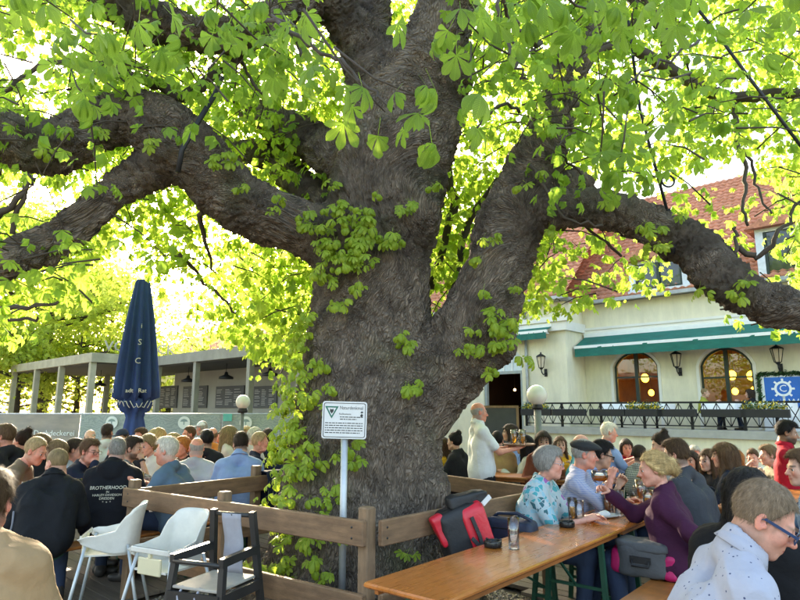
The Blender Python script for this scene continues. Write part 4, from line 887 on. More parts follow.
# ---------------------------------------------------------------- foliage
def low(px):
    return np.interp(px, [-200, 0, 60, 110, 150, 190, 230, 260, 300, 420, 450, 520, 560, 620, 700, 760, 820, 1000], [330, 330, 300, 262, 256, 290, 335, 370, 390, 350, 330, 322, 300, 290, 282, 300, 320, 330])
def gap(p, s=.55, seed=5.): return mnoise.noise(Vector(p)*s+Vector((seed, 0, 0)))
cent = []
holes = [(25, 60, 40), (70, 40, 25), (15, 190, 30), (60, 190, 28), (110, 170, 18), (190, 290, 30), (170, 330, 32), (120, 250, 20), (35, 195, 30), (490, 95, 16), (480, 60, 14), (650, 100, 22), (655, 130, 22), (735, 160, 22), (785, 30, 16), (700, 170, 20), (770, 140, 16), (580, 140, 10), (60, 110, 16), (20, 100, 14), (215, 265, 16), (250, 250, 12)]
def ok(px, py, p, thr):
    if py > low(px)+random.uniform(-12, 12): return False
    for hx_, hy, hr in holes:
        if (px-hx_)**2+((py-hy)*1.1)**2 < (hr*random.uniform(.6, 1.15))**2: return False
    return gap(p) > thr
def roofthin(px, py): return 560 < px < 800 and 175 < py < 300
while len(cent) < 5400:          # rear and middle crown
    px, py = random.uniform(-140, 940), random.uniform(-170, 400); Y = random.choice((random.uniform(5.9, 8), random.uniform(7, 12)))
    p = P(px, py, Y)
    if p.z < 2.2 or p.z > 9: continue
    if roofthin(px, py) and random.random() < .88: continue
    if not ok(px, py, p, -.36 if px > 210 else -.2): continue
    cent.append(p)
for hx_, hy, hr, n_h in ((330, 100, 28, 30), (320, 130, 20, 15), (435, 230, 12, 8)):
    for _ in range(n_h): cent.append(P(random.gauss(hx_, hr), random.gauss(hy, hr*.7), random.uniform(6.2, 8.5)))
mids = []
while len(mids) < 620:           # middle distance round the limbs
    px, py = random.uniform(-60, 860), random.uniform(-80, 345); Y = random.uniform(3.9, 5.9); p = P(px, py, Y)
    if roofthin(px, py) and random.random() < .8: continue
    if 300 < px < 470 and -20 < py < 400: continue
    if 440 < px < 550 and 130 < py < 360: continue
    if py > 150 and random.random() < .35: continue
    if 60 < px < 330 and 95 < py < 235 and Y < 5.3 and random.random() < .88: continue
    if 560 < px < 800 and 195 < py < 330 and Y < 5 and random.random() < .7: continue
    if not ok(px, py, p, -.05): continue
    mids.append(p)
# crown above the frame, so the light falls as under a tree
over = [Vector((random.uniform(-6, 6), random.uniform(1., 9), random.uniform(5.2, 8.5))) for _ in range(260)]
over = [p for p in over if gap(p, .6) > .02 and (p.z-CAMZ)/max(.1, p.y) > .85]
pos, nr, fw, tw = sprays(cent, 5, 8, .21)
sz = rng.uniform(.62, 1.08, len(pos))
half = rng.random(len(pos)) < .5
leaf_cloud('crown', pos[half]-TO, nr[half], fw[half], sz[half], T_LOW, m_leaf, tree); leaf_cloud('crown', pos[~half]-TO, nr[~half], fw[~half], sz[~half], T_LOW, m_leafy, tree)
pos, nr, fw, tw2 = sprays(mids+over, 5, 7, .19); sz = rng.uniform(.6, 1.0, len(pos))
leaf_cloud('crown', pos-TO, nr, fw, sz, T_LOW, m_leaf, tree)
m_ = MB()
for a, b in tw[::5]+tw2: m_.tube([a-TO, (a+b)/2-TO+np.array([0, 0, .03]), b-TO], [.008, .006, .004], 4, False)
tag(m_.build('twigs', m_twig, tree), kind='stuff')
# sprouts on the bark
def sprout_at(px, py, n, spread_px):
    out = []
    for _ in range(n):
        for _t in range(6):
            x, y = random.gauss(px, spread_px), random.gauss(py, spread_px); d = np.array(ray(x, y)); o = np.array([0, 0, CAMZ])
            w = TRV-o; t = (w@d)/(d@d); dist = np.linalg.norm(w-t[:, None]*d, axis=1); cand = np.where(dist < .04)[0]
            if len(cand): i = cand[np.argmin(t[cand])]; out.append((TRV[i], TRN[i])); break
    return out
sp = []
for px, py, n, s in ((350, 225, 16, 16), (340, 250, 14, 16), (370, 250, 10, 14), (345, 275, 8, 12), (330, 300, 5, 12), (300, 330, 16, 12), (290, 360, 18, 14), (284, 395, 20, 12), (292, 425, 20, 12), (290, 450, 16, 12), (285, 480, 14, 12), (288, 500, 10, 12), (325, 470, 4, 5), (330, 485, 3, 5), (300, 525, 12, 14), (315, 545, 12, 12), (320, 565, 8, 10), (285, 565, 12, 12), (400, 340, 4, 4), (405, 390, 5, 5), (490, 320, 6, 10), (498, 345, 8, 9), (475, 345, 4, 8), (500, 320, 5, 8), (325, 385, 7, 8), (345, 445, 4, 6), (310, 415, 8, 8), (355, 460, 3, 5), (408, 560, 1, 3), (495, 300, 5, 10), (280, 210, 3, 12), (240, 190, 3, 14), (200, 170, 3, 20), (140, 120, 3, 20), (60, 140, 3, 15), (220, 150, 4, 15), (660, 225, 4, 20), (620, 210, 4, 15), (720, 270, 4, 15), (530, 180, 4, 12), (485, 240, 4, 12), (420, 190, 4, 20), (550, 110, 6, 20), (310, 230, 4, 10)):
    sp += sprout_at(px, py, max(1, int(n*(.5 if px < 330 and py > 320 else (1.25 if 330 < px < 380 and py < 290 else .75)))), s*1.15)
pos = []; nr = []; fw = []
for p, nn in sp:
    for k in range(random.randint(3, 5)):
        o = np.array([random.gauss(0, 1), random.gauss(0, 1), random.gauss(0, .6)]); o /= np.linalg.norm(o); o = o*.7+nn*.8
        pos.append(p+nn*random.uniform(.03, .13)+o*.06); nr.append(nn*.7+np.array([random.gauss(0, .3), random.gauss(0, .3), .7])); fw.append(o+np.array([0, 0, -.3]))
pos, nr, fw = np.array(pos), np.array(nr), np.array(fw)
SPR = (pos, nr, fw, rng.uniform(.42, .72, len(pos)))
nsel = rng.permutation(len(pos)); ns = 110
I = nsel[ns:]; leaf_cloud('trunk_sprouts', pos[I]-TO, nr[I], fw[I], SPR[3][I], T_FINE, m_sprout, tree)
LEAFME = []
for k, (tv, tf, lc) in enumerate(T_FINE): me = np_mesh('leaf', tv, tf); leaf_attr(me, lc); LEAFME.append(me)
LEAFME2 = [me.copy() for me in LEAFME]
for me in LEAFME: me.materials.append(m_leaf)
for me in LEAFME2: me.materials.append(m_sprout)
def leaf_objs(pos, nr, fw, sz, mes):
    Rm = frames(nr, fw)
    for i in range(len(pos)):
        o = bpy.data.objects.new('leaf', mes[i % len(mes)]); col.objects.link(o); o.parent = tree
        M = Matrix([[*Rm[i][r], pos[i][r]-TO[r]] for r in range(3)]+[[0, 0, 0, 1]]) @ Matrix.Scale(sz[i], 4); o.matrix_local = M
I = nsel[:ns]; leaf_objs(pos[I], nr[I], fw[I], SPR[3][I], LEAFME2)
# the big leaves hanging close by: single leaves
nearc = [(385, 112, 2.35), (425, 125, 2.4), (415, 95, 2.35), (455, 40, 2.6), (330, 45, 2.7), (300, 35, 2.9), (290, 60, 3.), (380, 20, 2.5), (460, 15, 2.4), (240, 20, 2.7), (215, 30, 2.9), (150, 15, 2.5), (165, 30, 2.8), (110, 30, 2.9), (75, 20, 2.6), (30, 5, 2.4), (10, 15, 2.3), (125, 45, 3.0), (70, 65, 3.2), (120, 75, 3.1), (105, 35, 2.6),
         (620, 8, 2.1), (598, 12, 2.3), (650, 5, 2.2), (690, 5, 2.1), (555, 15, 2.5), (530, 10, 2.6), (615, 90, 2.9), (628, 105, 2.9), (645, 150, 2.8), (600, 160, 3.), (520, 50, 2.9), (500, 25, 2.8), (610, 130, 3.1), (740, 15, 2.6), (780, 8, 2.7), (640, 75, 2.8), (690, 60, 3.2), (270, 15, 2.6)]
pos, nr, fw, tw3 = sprays([P(*c) for c in nearc], 3, 5, .12)
npos = len(pos); leaf_objs(pos[:190], nr[:190], fw[:190], rng.uniform(.65, 1.08, 190), LEAFME)
if npos > 190: leaf_cloud('crown', pos[190:]-TO, nr[190:], fw[190:], rng.uniform(.8, 1.1, npos-190), T_FINE, m_leaf, tree)
for a, b in tw3[::2]:
    m_ = MB(); m_.tube([np.array(a)-TO+np.array([0, 0, .15]), (a+b)/2-TO+np.array([0, 0, .04]), b-TO], [.006, .005, .003], 5); m_.build('twig', m_twig, tree)

# ================================================================ background trees
def bg_tree(x, y, h, r, lab, nleaf, m, size, thin=0.):
    e = empty('background_tree', (x, y, -.07), 0, lab, 'tree', 'trees behind the beer garden'); m_ = MB(); rr = random.Random(int(x*10+y))
    m_.tube([(0, 0, 0), (.1, 0, h*.3), (0, .1, h*.55), (.05, 0, h*.85)], [.03*h, .022*h, .014*h, .004*h], 10)
    m_.build('trunk', m_twig, e); ends = []
    for k in range(22):
        t = rr.uniform(.22, .85); a = rr.random()*6.28; L = r*rr.uniform(.5, 1.0)*math.sin(math.pi*min(1, .25+t*.8)); p0 = np.array([0, 0, h*t]); p1 = p0+np.array([math.cos(a)*L, math.sin(a)*L, L*rr.uniform(.1, .6)])
        b_m = MB(); b_m.tube([p0, (p0+p1)/2+np.array([0, 0, -.1]), p1], [.008*h, .005*h, .002*h], 5); b_m.build('branch', m_twig, e); ends.append((p0, p1))
    pos = []
    while len(pos) < nleaf:
        p0, p1 = rr.choice(ends); t = rr.uniform(.35, 1.12); c = p0+(p1-p0)*t; c = c+np.array([rr.gauss(0, 1), rr.gauss(0, 1), rr.gauss(0, .8)])*r*.16
        if gap(Vector(c)+Vector((x, y, 0)), .5, 2.) > thin-.25: pos.append(c)
    pos = np.array(pos); nn = rng.normal(0, .6, pos.shape)+np.array([0, 0, .8]); ff = rng.normal(0, 1, pos.shape)+np.array([0, 0, -.4])
    leaf_cloud('crown', pos, nn, ff, rng.uniform(.7, 1.3, len(pos))*size, T_LOW, m, e)
bg_tree(*(P(40, 400, 25).xy), 10.5, 5.0, 'yellow green spring tree behind the left end of the pavilion', 7500, m_leafb, 1.5)
bg_tree(*(P(105, 400, 30).xy), 9., 5.0, 'airy pale green tree rising behind the pavilion lettering', 5000, m_leafb, 1.5, .08)
bg_tree(*(P(-40, 400, 24).xy), 11, 5.5, 'dense yellow green tree at the end of the banner fence', 6500, m_leafb, 1.5)
bg_tree(*(P(185, 400, 45).xy), 8.2, 4.5, 'far hazy green tree beside the distant house', 2200, m_leafb, 2.2, .1)
bg_tree(*(P(275, 400, 26).xy), 11, 5, 'leafy tree hidden behind the chestnut trunk', 3000, m_leafb, 2.0)
bg_tree(*(P(440, 400, 30).xy), 13, 5, 'leafy tree seen through the fork of the chestnut', 3000, m_leaf, 2.0)
bg_tree(*(P(560, 400, 42).xy), 19, 7, 'tall tree standing behind the restaurant roof', 3500, m_leafb, 2.4, .1)
bg_tree(*(P(760, 400, 40).xy), 19, 7, 'tall loose tree behind the dormer end of the roof', 3000, m_leafb, 2.4, .15)
bg_tree(*(P(15, 400, 23).xy), 5.2, 2.6, 'low bright green bush left of the pavilion posts', 3000, m_leafb, 1.2)
bg_tree(*(P(75, 400, 26).xy), 5.6, 3.0, 'round bright green bush behind the pavilion posts', 3000, m_leafb, 1.2)
bg_tree(*(P(128, 400, 27).xy), 5.4, 2.8, 'bright green bush behind the parasol', 2600, m_leafb, 1.2)
# ================================================================ fence round the tree
m_fence = mat('brown_fence_wood', (.205, .118, .062), .7, vary=.32, vscale=3.2, stretch=(1, 12, 12), bump=.3, bscale=30, detail=7)
m_fpost = mat('fence_post_wood', (.23, .145, .082), .7, vary=.3, vscale=3, stretch=(12, 12, 1), bump=.3, bscale=30)
weather(m_fence, 5, (1, 2, 2), .72, 1.15); weather(m_fpost, 5, (2, 2, 1), .72, 1.15)
fence = empty('wooden_fence', FC.copy(), 0, 'brown wooden plank fence standing round the chestnut trunk', 'fence')
RT, RH = .925, .155; m_scr = mat('dark_screw', (.05, .05, .05), .4, metal=.6)
def plank(p, q, zt_, name='rail', off=0., th=.04, ext=0.):
    p, q = Vector(p), Vector(q); d = (q-p); L = d.length; d.normalize(); n = Vector((d.y, -d.x, 0))
    m_ = MB(); m_.box(-ext, L+ext, -th/2, th/2, -RH, 0, .006); o = m_.build(name, m_fence, fence)
    for xs_ in (.05, L-.05):
        for zs_ in (-.045, -.11): q = MB(); q.tube([(xs_, -th/2+.001, zs_), (xs_, -th/2-.003, zs_)], .007, 8); q.build('screw', m_scr, o)
    o.location = p+n*off+Vector((0, 0, zt_))-FC; o.rotation_euler = (0, random.uniform(-.003, .003), math.atan2(d.y, d.x)); return o
def fpost(p, top, w=.085):
    m_ = MB(); m_.box(-w/2, w/2, -w/2, w/2, -.07, top, .008); o = m_.build('post', m_fpost, fence); o.location = Vector(p)-FC; o.rotation_euler = (0, 0, R(-43)+random.uniform(-.06, .06)); return o
for z in (RT, .49):
    plank(FL, FC, z, off=.07, ext=.04); plank(FC+Vector((.03, 0, 0)), FR, z, off=.07, ext=-.005 if z > .6 else -.005); plank(FF, FL, z, off=-.07); plank(FR, FF, z, off=-.07)
fpost(FC, 1.0); fpost(FL, .99); fpost(FR, .97); fpost(FF, .97)
def on_line(px, p, q):
    k = (px-400)/FPX/ray(px, 450).y
    t = (k*p.y-p.x)/((q.x-p.x)-k*(q.y-p.y)); return p.lerp(q, t)
fpost(on_line(227, FL, FC), .985); fpost(on_line(257, FL, FF), 1.02); fpost(on_line(436, FR, FF), 1.0); fpost(on_line(478, FC, FR)+Vector((-.06, .06, 0)), .96)

# ================================================================ tree sign
m_signw = mat('enamel_white', (.62, .63, .62), .35, vary=.05, vscale=12); m_signk = mat('sign_black_print', (.03, .035, .035), .5, vary=0)
ps_ = P(344.5, 420, 4.5); sgn = empty('tree_sign', (ps_.x, ps_.y, 0), R(2), 'white protected tree notice on a grey pole before the trunk', 'sign')
sw, sh = 45*4.5/600/2*.97, 37*4.5/600/2*.97; zc_ = ps_.z; MS = Matrix.Translation((0, 0, zc_)) @ Matrix.Rotation(R(1.5), 4, 'Y') @ Matrix.Rotation(R(4), 4, 'X')
def rrect(w, h, r, n=5): return [(sx*(w-r)+r*math.cos(a0+math.pi/2*i/n), sz*(h-r)+r*math.sin(a0+math.pi/2*i/n)) for sx, sz, a0 in ((1, 1, 0), (-1, 1, math.pi/2), (-1, -1, math.pi), (1, -1, 1.5*math.pi)) for i in range(n+1)]
m_ = MB(); m_.M = MS; m_.prism(rrect(sw, sh, .02), -.012, 0); m_.build('plate', m_signw, sgn)
m_ = MB(); m_.M = MS; o_, i_ = rrect(sw-.010, sh-.010, .015), rrect(sw-.0145, sh-.0145, .012)
for k in range(len(o_)): k2 = (k+1) % len(o_); m_.prism([o_[k], i_[k], i_[k2], o_[k2]], -.0135, -.0121)
m_.build('border_line', m_signk, sgn)
m_ = MB(); m_.M = MS; tx0, tz0 = -sw*.58, sh*.38
o_ = [(tx0-.05, tz0+.048), (tx0+.05, tz0+.048), (tx0, tz0-.042)]; i_ = [(tx0-.033, tz0+.038), (tx0+.033, tz0+.038), (tx0, tz0-.022)]
for k in range(3): k2 = (k+1) % 3; m_.prism([o_[k], i_[k], i_[k2], o_[k2]], -.0135, -.0121)
m_.build('triangle_emblem', mat('sign_green_print', (.02, .14, .10), .5, vary=0), sgn)
m_ = MB(); m_.M = MS; m_.prism([(tx0-.012, tz0+.03), (tx0-.014, tz0+.012), (tx0, tz0-.006), (tx0+.014, tz0+.012), (tx0+.012, tz0+.03), (tx0, tz0+.024)], -.0136, -.0121); m_.build('bird_emblem', m_signk, sgn)
m_ = MB(); m_.M = MS; m_.prism([(sw*.7, sh*.28), (sw*.72, sh*.2), (sw*.8, sh*.19), (sw*.83, sh*.3), (sw*.76, sh*.36)], -.0136, -.0121); m_.prism([(sw*.7, sh*.42), (sw*.78, sh*.38), (sw*.84, sh*.45), (sw*.76, sh*.5)], -.0136, -.0121); m_.build('badge', m_signk, sgn)
text_obj('lettering', 'Naturdenkmal', .036, m_signk, sgn, MS @ Matrix.Translation((sw*.3, -.0125, sh*.66)) @ RX, .0006, sx=.82)
text_obj('lettering', 'Roßkastanie', .018, m_signk, sgn, MS @ Matrix.Translation((sw*.02, -.0125, sh*.33)) @ RX, .0006)
m_ = MB(); m_.M = MS
for k, z in enumerate((.17, .05, -.16, -.29, -.42, -.55, -.68)):
    x = -sw*.2 if k < 2 else -sw*.86; xe = sw*(.55 if k == 1 else .82) if k != 6 else sw*.7
    while x < xe: w = random.uniform(.008, .03); m_.box(x, min(x+w, xe), -.0134, -.0121, sh*z-.003, sh*z+.003); x += w+.005
tag(m_.build('print_lines', m_signk, sgn), kind='stuff')
m_ = MB(); m_.tube([(.0, .03, -.06), (0, .03, zc_+sh*.6)], .026, 14); m_.build('pole', m_steel, sgn)

# ================================================================ beer tables and benches
m_bt = mat('lacquered_orange_wood', (.45, .14, .024), .28, vary=.16, vscale=2.2, stretch=(1.2, 16, 16), coat=.35, bump=.03, bscale=20, detail=6)
m_bt2 = mat('worn_bench_wood', (.38, .13, .03), .4, vary=.22, vscale=2.4, stretch=(1.2, 16, 16), bump=.05, bscale=20)
m_grn = mat('green_steel', (.012, .075, .045), .4, vary=.15, metal=.1)
weather(m_bt, 7, (1, 1, 1), .80, 1.06); weather(m_bt2, 7, (1, 1, 1), .68, 1.1)
def board(L, W, T, z, m, name, par, bev=.008):
    m_ = MB(); m_.box(0, L, -W/2, W/2, z-T, z, bev); return m_.build(name, m, par)
def legframe(x, W, z, dirx, par):
    m_ = MB(); w = .032
    for s in (-1, 1):
        m_.bar((x, s*(W/2-.06), z-.03), (x+dirx*.02, s*(W/2-.02), 0), w, w, (1, 0, 0))
    m_.bar((x, -(W/2-.05), z-.05), (x, W/2-.05, z-.05), w*.8, w*.8); m_.bar((x+dirx*.015, -(W/2-.03), .18), (x+dirx*.015, W/2-.03, .18), w*.7, w*.7); 
    m_.bar((x, 0, z-.05), (x+dirx*.32, 0, z-.035), .018, .018); m_.bar((x+dirx*.005, 0, z*.55), (x+dirx*.36, 0, z-.035), .014, .014); m_.bar((x+dirx*.01, -(W/2-.03), z*.55), (x+dirx*.01, W/2-.03, z*.55), .014, .02)
    return m_.build('leg', m_grn, par)
def beer_table(p, ang, lab, L=2.2, W=.5, z=.77, m=None):
    e = empty('beer_table', p, ang, lab, 'table', 'beer tables'); board(L, W, .026, z, m or m_bt, 'table_top', e)
    m_ = MB(); m_.box(.05, L-.05, -W/2+.035, -W/2+.06, z-.06, z-.027); m_.box(.05, L-.05, W/2-.06, W/2-.035, z-.06, z-.027); m_.build('apron', m_bt2, e)
    legframe(.3, W, z-.027, 1, e); legframe(L-.3, W, z-.027, -1, e); return e
def beer_bench(p, ang, lab, L=2.2, W=.25, z=.475):
    e = empty('beer_bench', p, ang, lab, 'bench', 'beer benches'); board(L, W, .026, z, m_bt2, 'seat_board', e); legframe(.3, W, z-.027, 1, e); legframe(L-.3, W, z-.027, -1, e); return e
TD = Vector((.644, .765, 0)).normalized(); TN = Vector((TD.y, -TD.x, 0)); TA = math.atan2(TD.y, TD.x); T0 = Vector((-.147, 3.145, 0))+TN*.20
def tp(t, s, z=0.): return T0+TD*t+TN*s+Vector((0, 0, z))       # s to the right of the table axis
beer_table(tp(0, 0), TA, 'orange lacquered beer table with ashtrays and glasses, fence side'); beer_table(tp(2.205, 0), TA, 'orange lacquered beer table continuing behind the first, with mugs')
beer_bench(tp(.35, -.42), TA, 'bench between the long table and the fence carrying two bags'); beer_bench(tp(2.6, -.42), TA, 'bench beyond the fence corner under the flat cap man')
beer_bench(tp(.85, .56), TA, 'bench with a grey and pink bag on its near end'); beer_bench(tp(3.1, .56), TA, 'bench behind the woman in purple')

# ================================================================ high chairs
m_wpl = mat('white_plastic', (.60, .59, .53), .35, vary=.05, vscale=6, sub=.0); m_alu = mat('grey_tube', (.45, .49, .50), .4, metal=.4, vary=.1)
weather(m_wpl, 9, (1, 1, 1), .88, 1.03)
def antilop(p, ang, lab):
    e = empty('high_chair', p, ang, lab, 'high chair', 'white plastic high chairs'); e.scale = (.93, .93, .95)          # front looks along +y
    n = 40; rows = 12; V = []; F = []
    for i in range(n+1):
        t = -1+2*i/n; s = abs(t)
        if s < .5:                                   # curved back
            a = t/.5*math.pi/2; x, y = .165*math.sin(a), -.10-.095*math.cos(a)
        else: k = (s-.5)/.5; x, y = math.copysign(.165+.035*k, t), -.10+.31*k
        top = .93-.19*(min(s, .6)/.6)**4.5 if s < .6 else .74; top = top if s < .6 else .74-.028*min(1, (s-.6)/.2)
        if s > .9: top = .712-.02*(s-.9)/.1
        bot = .555 if s < .55 else .555+.10*((s-.55)/.45)**1.5
        for j in range(rows+1):
            f = j/rows; z = bot+(top-bot)*f; out = 1+.10*f*f; V.append((x*out, (y+.02)*out-.02-(.03*f*f if s < .45 else 0), z))
    for i in range(n):
        for j in range(rows): a = i*(rows+1)+j; F.append((a, a+rows+1, a+rows+2, a+1))
    o = mesh_obj('seat_shell', np_mesh('seat_shell', V, F), m_wpl, e); sm = o.modifiers.new('thick', 'SOLIDIFY'); sm.thickness = .008; sm.offset = 1
    m_ = MB(); pts = [(-.165, .2), (.165, .2), (.17, -.1)]+[(.165*math.sin(a), -.10-.095*math.cos(a)) for a in np.linspace(math.pi/2, -math.pi/2, 12)]+[(-.17, -.1)]
    m_.prism(pts[::-1], .548, .562, 'z'); m_.build('seat', m_wpl, e)
    m_ = MB(); m_.box(-.12, .12, .195, .215, .53, .645, .006); m_.box(-.014, .014, .19, .218, .645, .70, .004); m_.build('front_panel', mat('yellowed_plastic', (.60, .55, .36), .4, vary=.05), e)
    m_ = MB(); m_.box(-.2, .2, .205, .222, .675, .715, .006); m_.build('front_rim', m_wpl, e)
    for sx in (-1, 1):
        for sy in (-1, 1):
            m_ = MB(); m_.tube([(sx*.175, sy*.14+(.03 if sy > 0 else 0), .67 if sy > 0 else .63), (sx*.285, sy*.29, 0)], .0135, 10); o = m_.build('leg', m_alu, e); q = MB(); q.tube([(sx*.281, sy*.285, .022), (sx*.286, sy*.291, -.0)], .017, 10); q.build('rubber_foot', m_signw, o)
    return e
pc1 = P(112, 560, 4.95); pc2 = P(172, 560, 4.5)
antilop((pc1.x, pc1.y, 0), R(105), 'white plastic high chair turned sideways, beside the black hooded man')
antilop((pc2.x, pc2.y, 0), R(152), 'white plastic high chair against the fence, next to the black high chair')
# black wooden one
m_bw = mat('black_stained_wood', (.022, .021, .02), .45, vary=.3, vscale=6); m_gst = mat('grey_strap_cloth', (.30, .30, .33), .8, vary=.15); m_gseat = mat('grey_seat_board', (.36, .33, .28), .6, vary=.2)
pk = P(217, 560, 4.05); bk = empty('wooden_high_chair', (pk.x, pk.y, 0), R(158), 'black wooden high chair with grey cloth strap back', 'high chair')
for sx in (-1, 1):
    m_ = MB(); m_.bar((sx*.155, -.14, .95), (sx*.215, -.27, 0), .038, .038, (0, 1, 0)); m_.build('rear_leg', m_bw, bk)
    m_ = MB(); m_.bar((sx*.18, .17, .70), (sx*.225, .25, 0), .038, .038, (0, 1, 0)); m_.build('front_leg', m_bw, bk)
    m_ = MB(); m_.bar((sx*.183, .20, .705), (sx*.172, -.19, .715), .036, .05); m_.build('armrest', m_bw, bk)
    m_ = MB(); m_.bar((sx*.20, .2, .50), (sx*.195, -.2, .50), .024, .06); m_.build('side_rail', m_bw, bk)
    m_ = MB(); m_.bar((sx*.215, .22, .17), (sx*.21, -.23, .17), .024, .03); m_.build('stretcher', m_bw, bk)
m_ = MB(); m_.tube([(-.175, .19, .69), (.175, .19, .69)], .014, 10); m_.build('front_bar', m_bw, bk)
m_ = MB(); m_.tube([(-.16, -.142, .925), (.16, -.142, .925)], .014, 10); m_.build('top_bar', m_bw, bk)
m_ = MB(); m_.box(-.17, .17, -.19, .2, .535, .552, .004); m_.build('seat', m_gseat, bk)
m_ = MB(); m_.bar((-.19, .21, .49), (.19, .21, .49), .02, .07); m_.build('seat_rail', m_bw, bk); m_ = MB(); m_.bar((-.2, -.2, .49), (.2, -.2, .49), .02, .07); m_.build('seat_rail', m_bw, bk)
m_ = MB(); m_.bar((-.21, .235, .2), (.21, .235, .2), .028, .035); m_.build('footrest', m_bw, bk)
V = []; F = []
for j in range(11):
    f = j/10; z = .93-.38*f; y = -.125-.045*f-.01*math.sin(f*3)
    for i in range(5): V.append((-.075+.15*i/4+.004*math.sin(j), y+.004*math.sin(i*2+j*.8), z))
for j in range(10):
    for i in range(4): a = j*5+i; F.append((a, a+1, a+6, a+5))
o = mesh_obj('back_strap', np_mesh('back_strap', V, F), m_gst, bk); sm = o.modifiers.new('thick', 'SOLIDIFY'); sm.thickness = .006
for x in (-.03, .1):
    m_ = MB(); m_.tube([(x, .18, .552), (x+.01, .215, .5), (x-.01, .225, .42), (x+.02, .22, .33)], .008, 6); m_.build('safety_belt', m_gst, bk)

# ================================================================ bags
def pillow(w, d, h, ex=4, n=28, m=20, wr=.011, seed=0):
    V = []; F = []
    sp_ = lambda c, e: math.copysign(abs(c)**e, c)
    for j in range(m+1):
        ph = -math.pi/2+math.pi*j/m
        for i in range(n):
            th = 2*math.pi*i/n; V.append((w*sp_(math.cos(ph), 2/ex)*sp_(math.cos(th), 2/ex), d*sp_(math.cos(ph), 2/ex)*sp_(math.sin(th), 2/ex), h*sp_(math.sin(ph), 2/ex)))
    for j in range(m):
        for i in range(n): F.append((j*n+i, j*n+(i+1) % n, (j+1)*n+(i+1) % n, (j+1)*n+i))
    V = np.array(V); V += vnormals(V, np.array(F))*(vnoise(V, 14, seed, 3)*wr*1.6)[:, None]; return V, np.array(F)
m_ash_ = mat('black_buckle_plastic', (.012, .012, .012), .3); m_red = mat('red_tarpaulin', (.52, .015, .03), .35, vary=.12, vscale=10, bump=.3, bscale=25); m_blk = mat('black_nylon', (.012, .012, .013), .55, vary=.3, bump=.35, bscale=30)
m_navy = mat('navy_nylon', (.012, .02, .042), .6, vary=.25, bump=.35, bscale=40); m_gry = mat('grey_felt_nylon', (.075, .078, .082), .75, vary=.2, bump=.3, bscale=60); m_pink = mat('pink_nylon', (.42, .01, .10), .5, vary=.15, bump=.2)
rb = P(474, 525, 4.3); bag = empty('roll_bag', (rb.x+.03, rb.y+.02, .477), R(20), 'red and black roll top bag leaning on the fence', 'bag')
def tilt(V, ang, lean=0): c, s_ = math.cos(ang), math.sin(ang); return np.stack([V[:, 0]*c-V[:, 2]*s_, V[:, 1]+lean*V[:, 2], V[:, 0]*s_+V[:, 2]*c], 1)
V, F = pillow(.16, .085, .25, 9, seed=1); V = tilt(V+np.array([0, 0, .25]), R(18), .12); mesh_obj('body', np_mesh('body', V, F), m_blk, bag)
V, F = pillow(.085, .09, .24, 9, seed=2); V = tilt(V+np.array([.085, -.012, .25]), R(18), .12); mesh_obj('red_panel', np_mesh('red_panel', V, F), m_red, bag)
V, F = pillow(.045, .035, .10, 7, seed=3); V = tilt(V+np.array([-.10, -.04, .42]), R(25), .12); mesh_obj('red_flap', np_mesh('red_flap', V, F), m_red, bag)
V, F = pillow(.15, .055, .045, 6, seed=4); V = tilt(V+np.array([.02, -.005, .52]), R(8), .12); mesh_obj('rolled_top', np_mesh('rolled_top', V, F), m_blk, bag)
for pts_ in ([(.035, -.112, .06), (.0, -.095, .18), (-.03, -.08, .3), (-.08, -.065, .42)], [(.09, -.108, .12), (.0, -.1, .2), (-.09, -.085, .29)]):
    m_ = MB()
    for p_, q_ in zip(pts_[:-1], pts_[1:]): m_.bar(p_, q_, .026, .008, (0, -1, .2))
    m_.build('buckle_strap', m_blk, bag)
m_ = MB(); m_.box(-.03, .02, -.112, -.088, .19, .235, .004); m_.build('buckle', m_ash_, bag)
m_ = MB(); m_.bar((.0, -.075, .5), (.06, -.07, .55), .012, .03); m_.build('reflective_tag', m_signw, bag)
nb = P(511, 530, 4.55); bag2 = empty('shoulder_bag', (nb.x, nb.y, .477), R(-38), 'navy nylon shoulder bag on the bench beside the floral blouse', 'bag')
V, F = pillow(.19, .08, .18, 6, seed=5); mesh_obj('body', np_mesh('body', V+np.array([0, 0, .18]), F), m_navy, bag2)
V, F = pillow(.175, .02, .10, 6, seed=6); mesh_obj('front_pocket', np_mesh('front_pocket', V+np.array([0, -.085, .13]), F), m_navy, bag2)
m_ = MB(); m_.tube([(-.18, 0, .32), (-.1, .0, .385), (.05, .01, .395), (.16, 0, .36), (.19, -.01, .22)], .013, 6); m_.build('carry_strap', m_navy, bag2)
m_ = MB(); m_.tube([(-.17, -.076, .29), (0, -.083, .30), (.17, -.076, .29)], .004, 5); m_.build('zip', m_blk, bag2)
m_ = MB(); m_.box(.02, .07, -.110, -.106, .13, .15); m_.build('label_patch', mat('grey_patch', (.2, .2, .22), .7), bag2)
gb = G(646, 576, .477); bag3 = empty('grey_bag', (gb.x, gb.y, .477), R(-38), 'grey bag with pink side pockets at the end of the bench', 'bag')
V, F = pillow(.17, .1, .11, 6, seed=7); mesh_obj('body', np_mesh('body', V+np.array([0, 0, .11]), F), m_gry, bag3)
V, F = pillow(.18, .105, .035, 5, seed=8); mesh_obj('top_flap', np_mesh('top_flap', V+np.array([0, 0, .205]), F), m_gry, bag3)
for s in (-1, 1): V, F = pillow(.05, .085, .085, 4, seed=9+s); mesh_obj('side_pocket', np_mesh('side_pocket', V+np.array([s*.175, 0, .09]), F), m_pink, bag3)
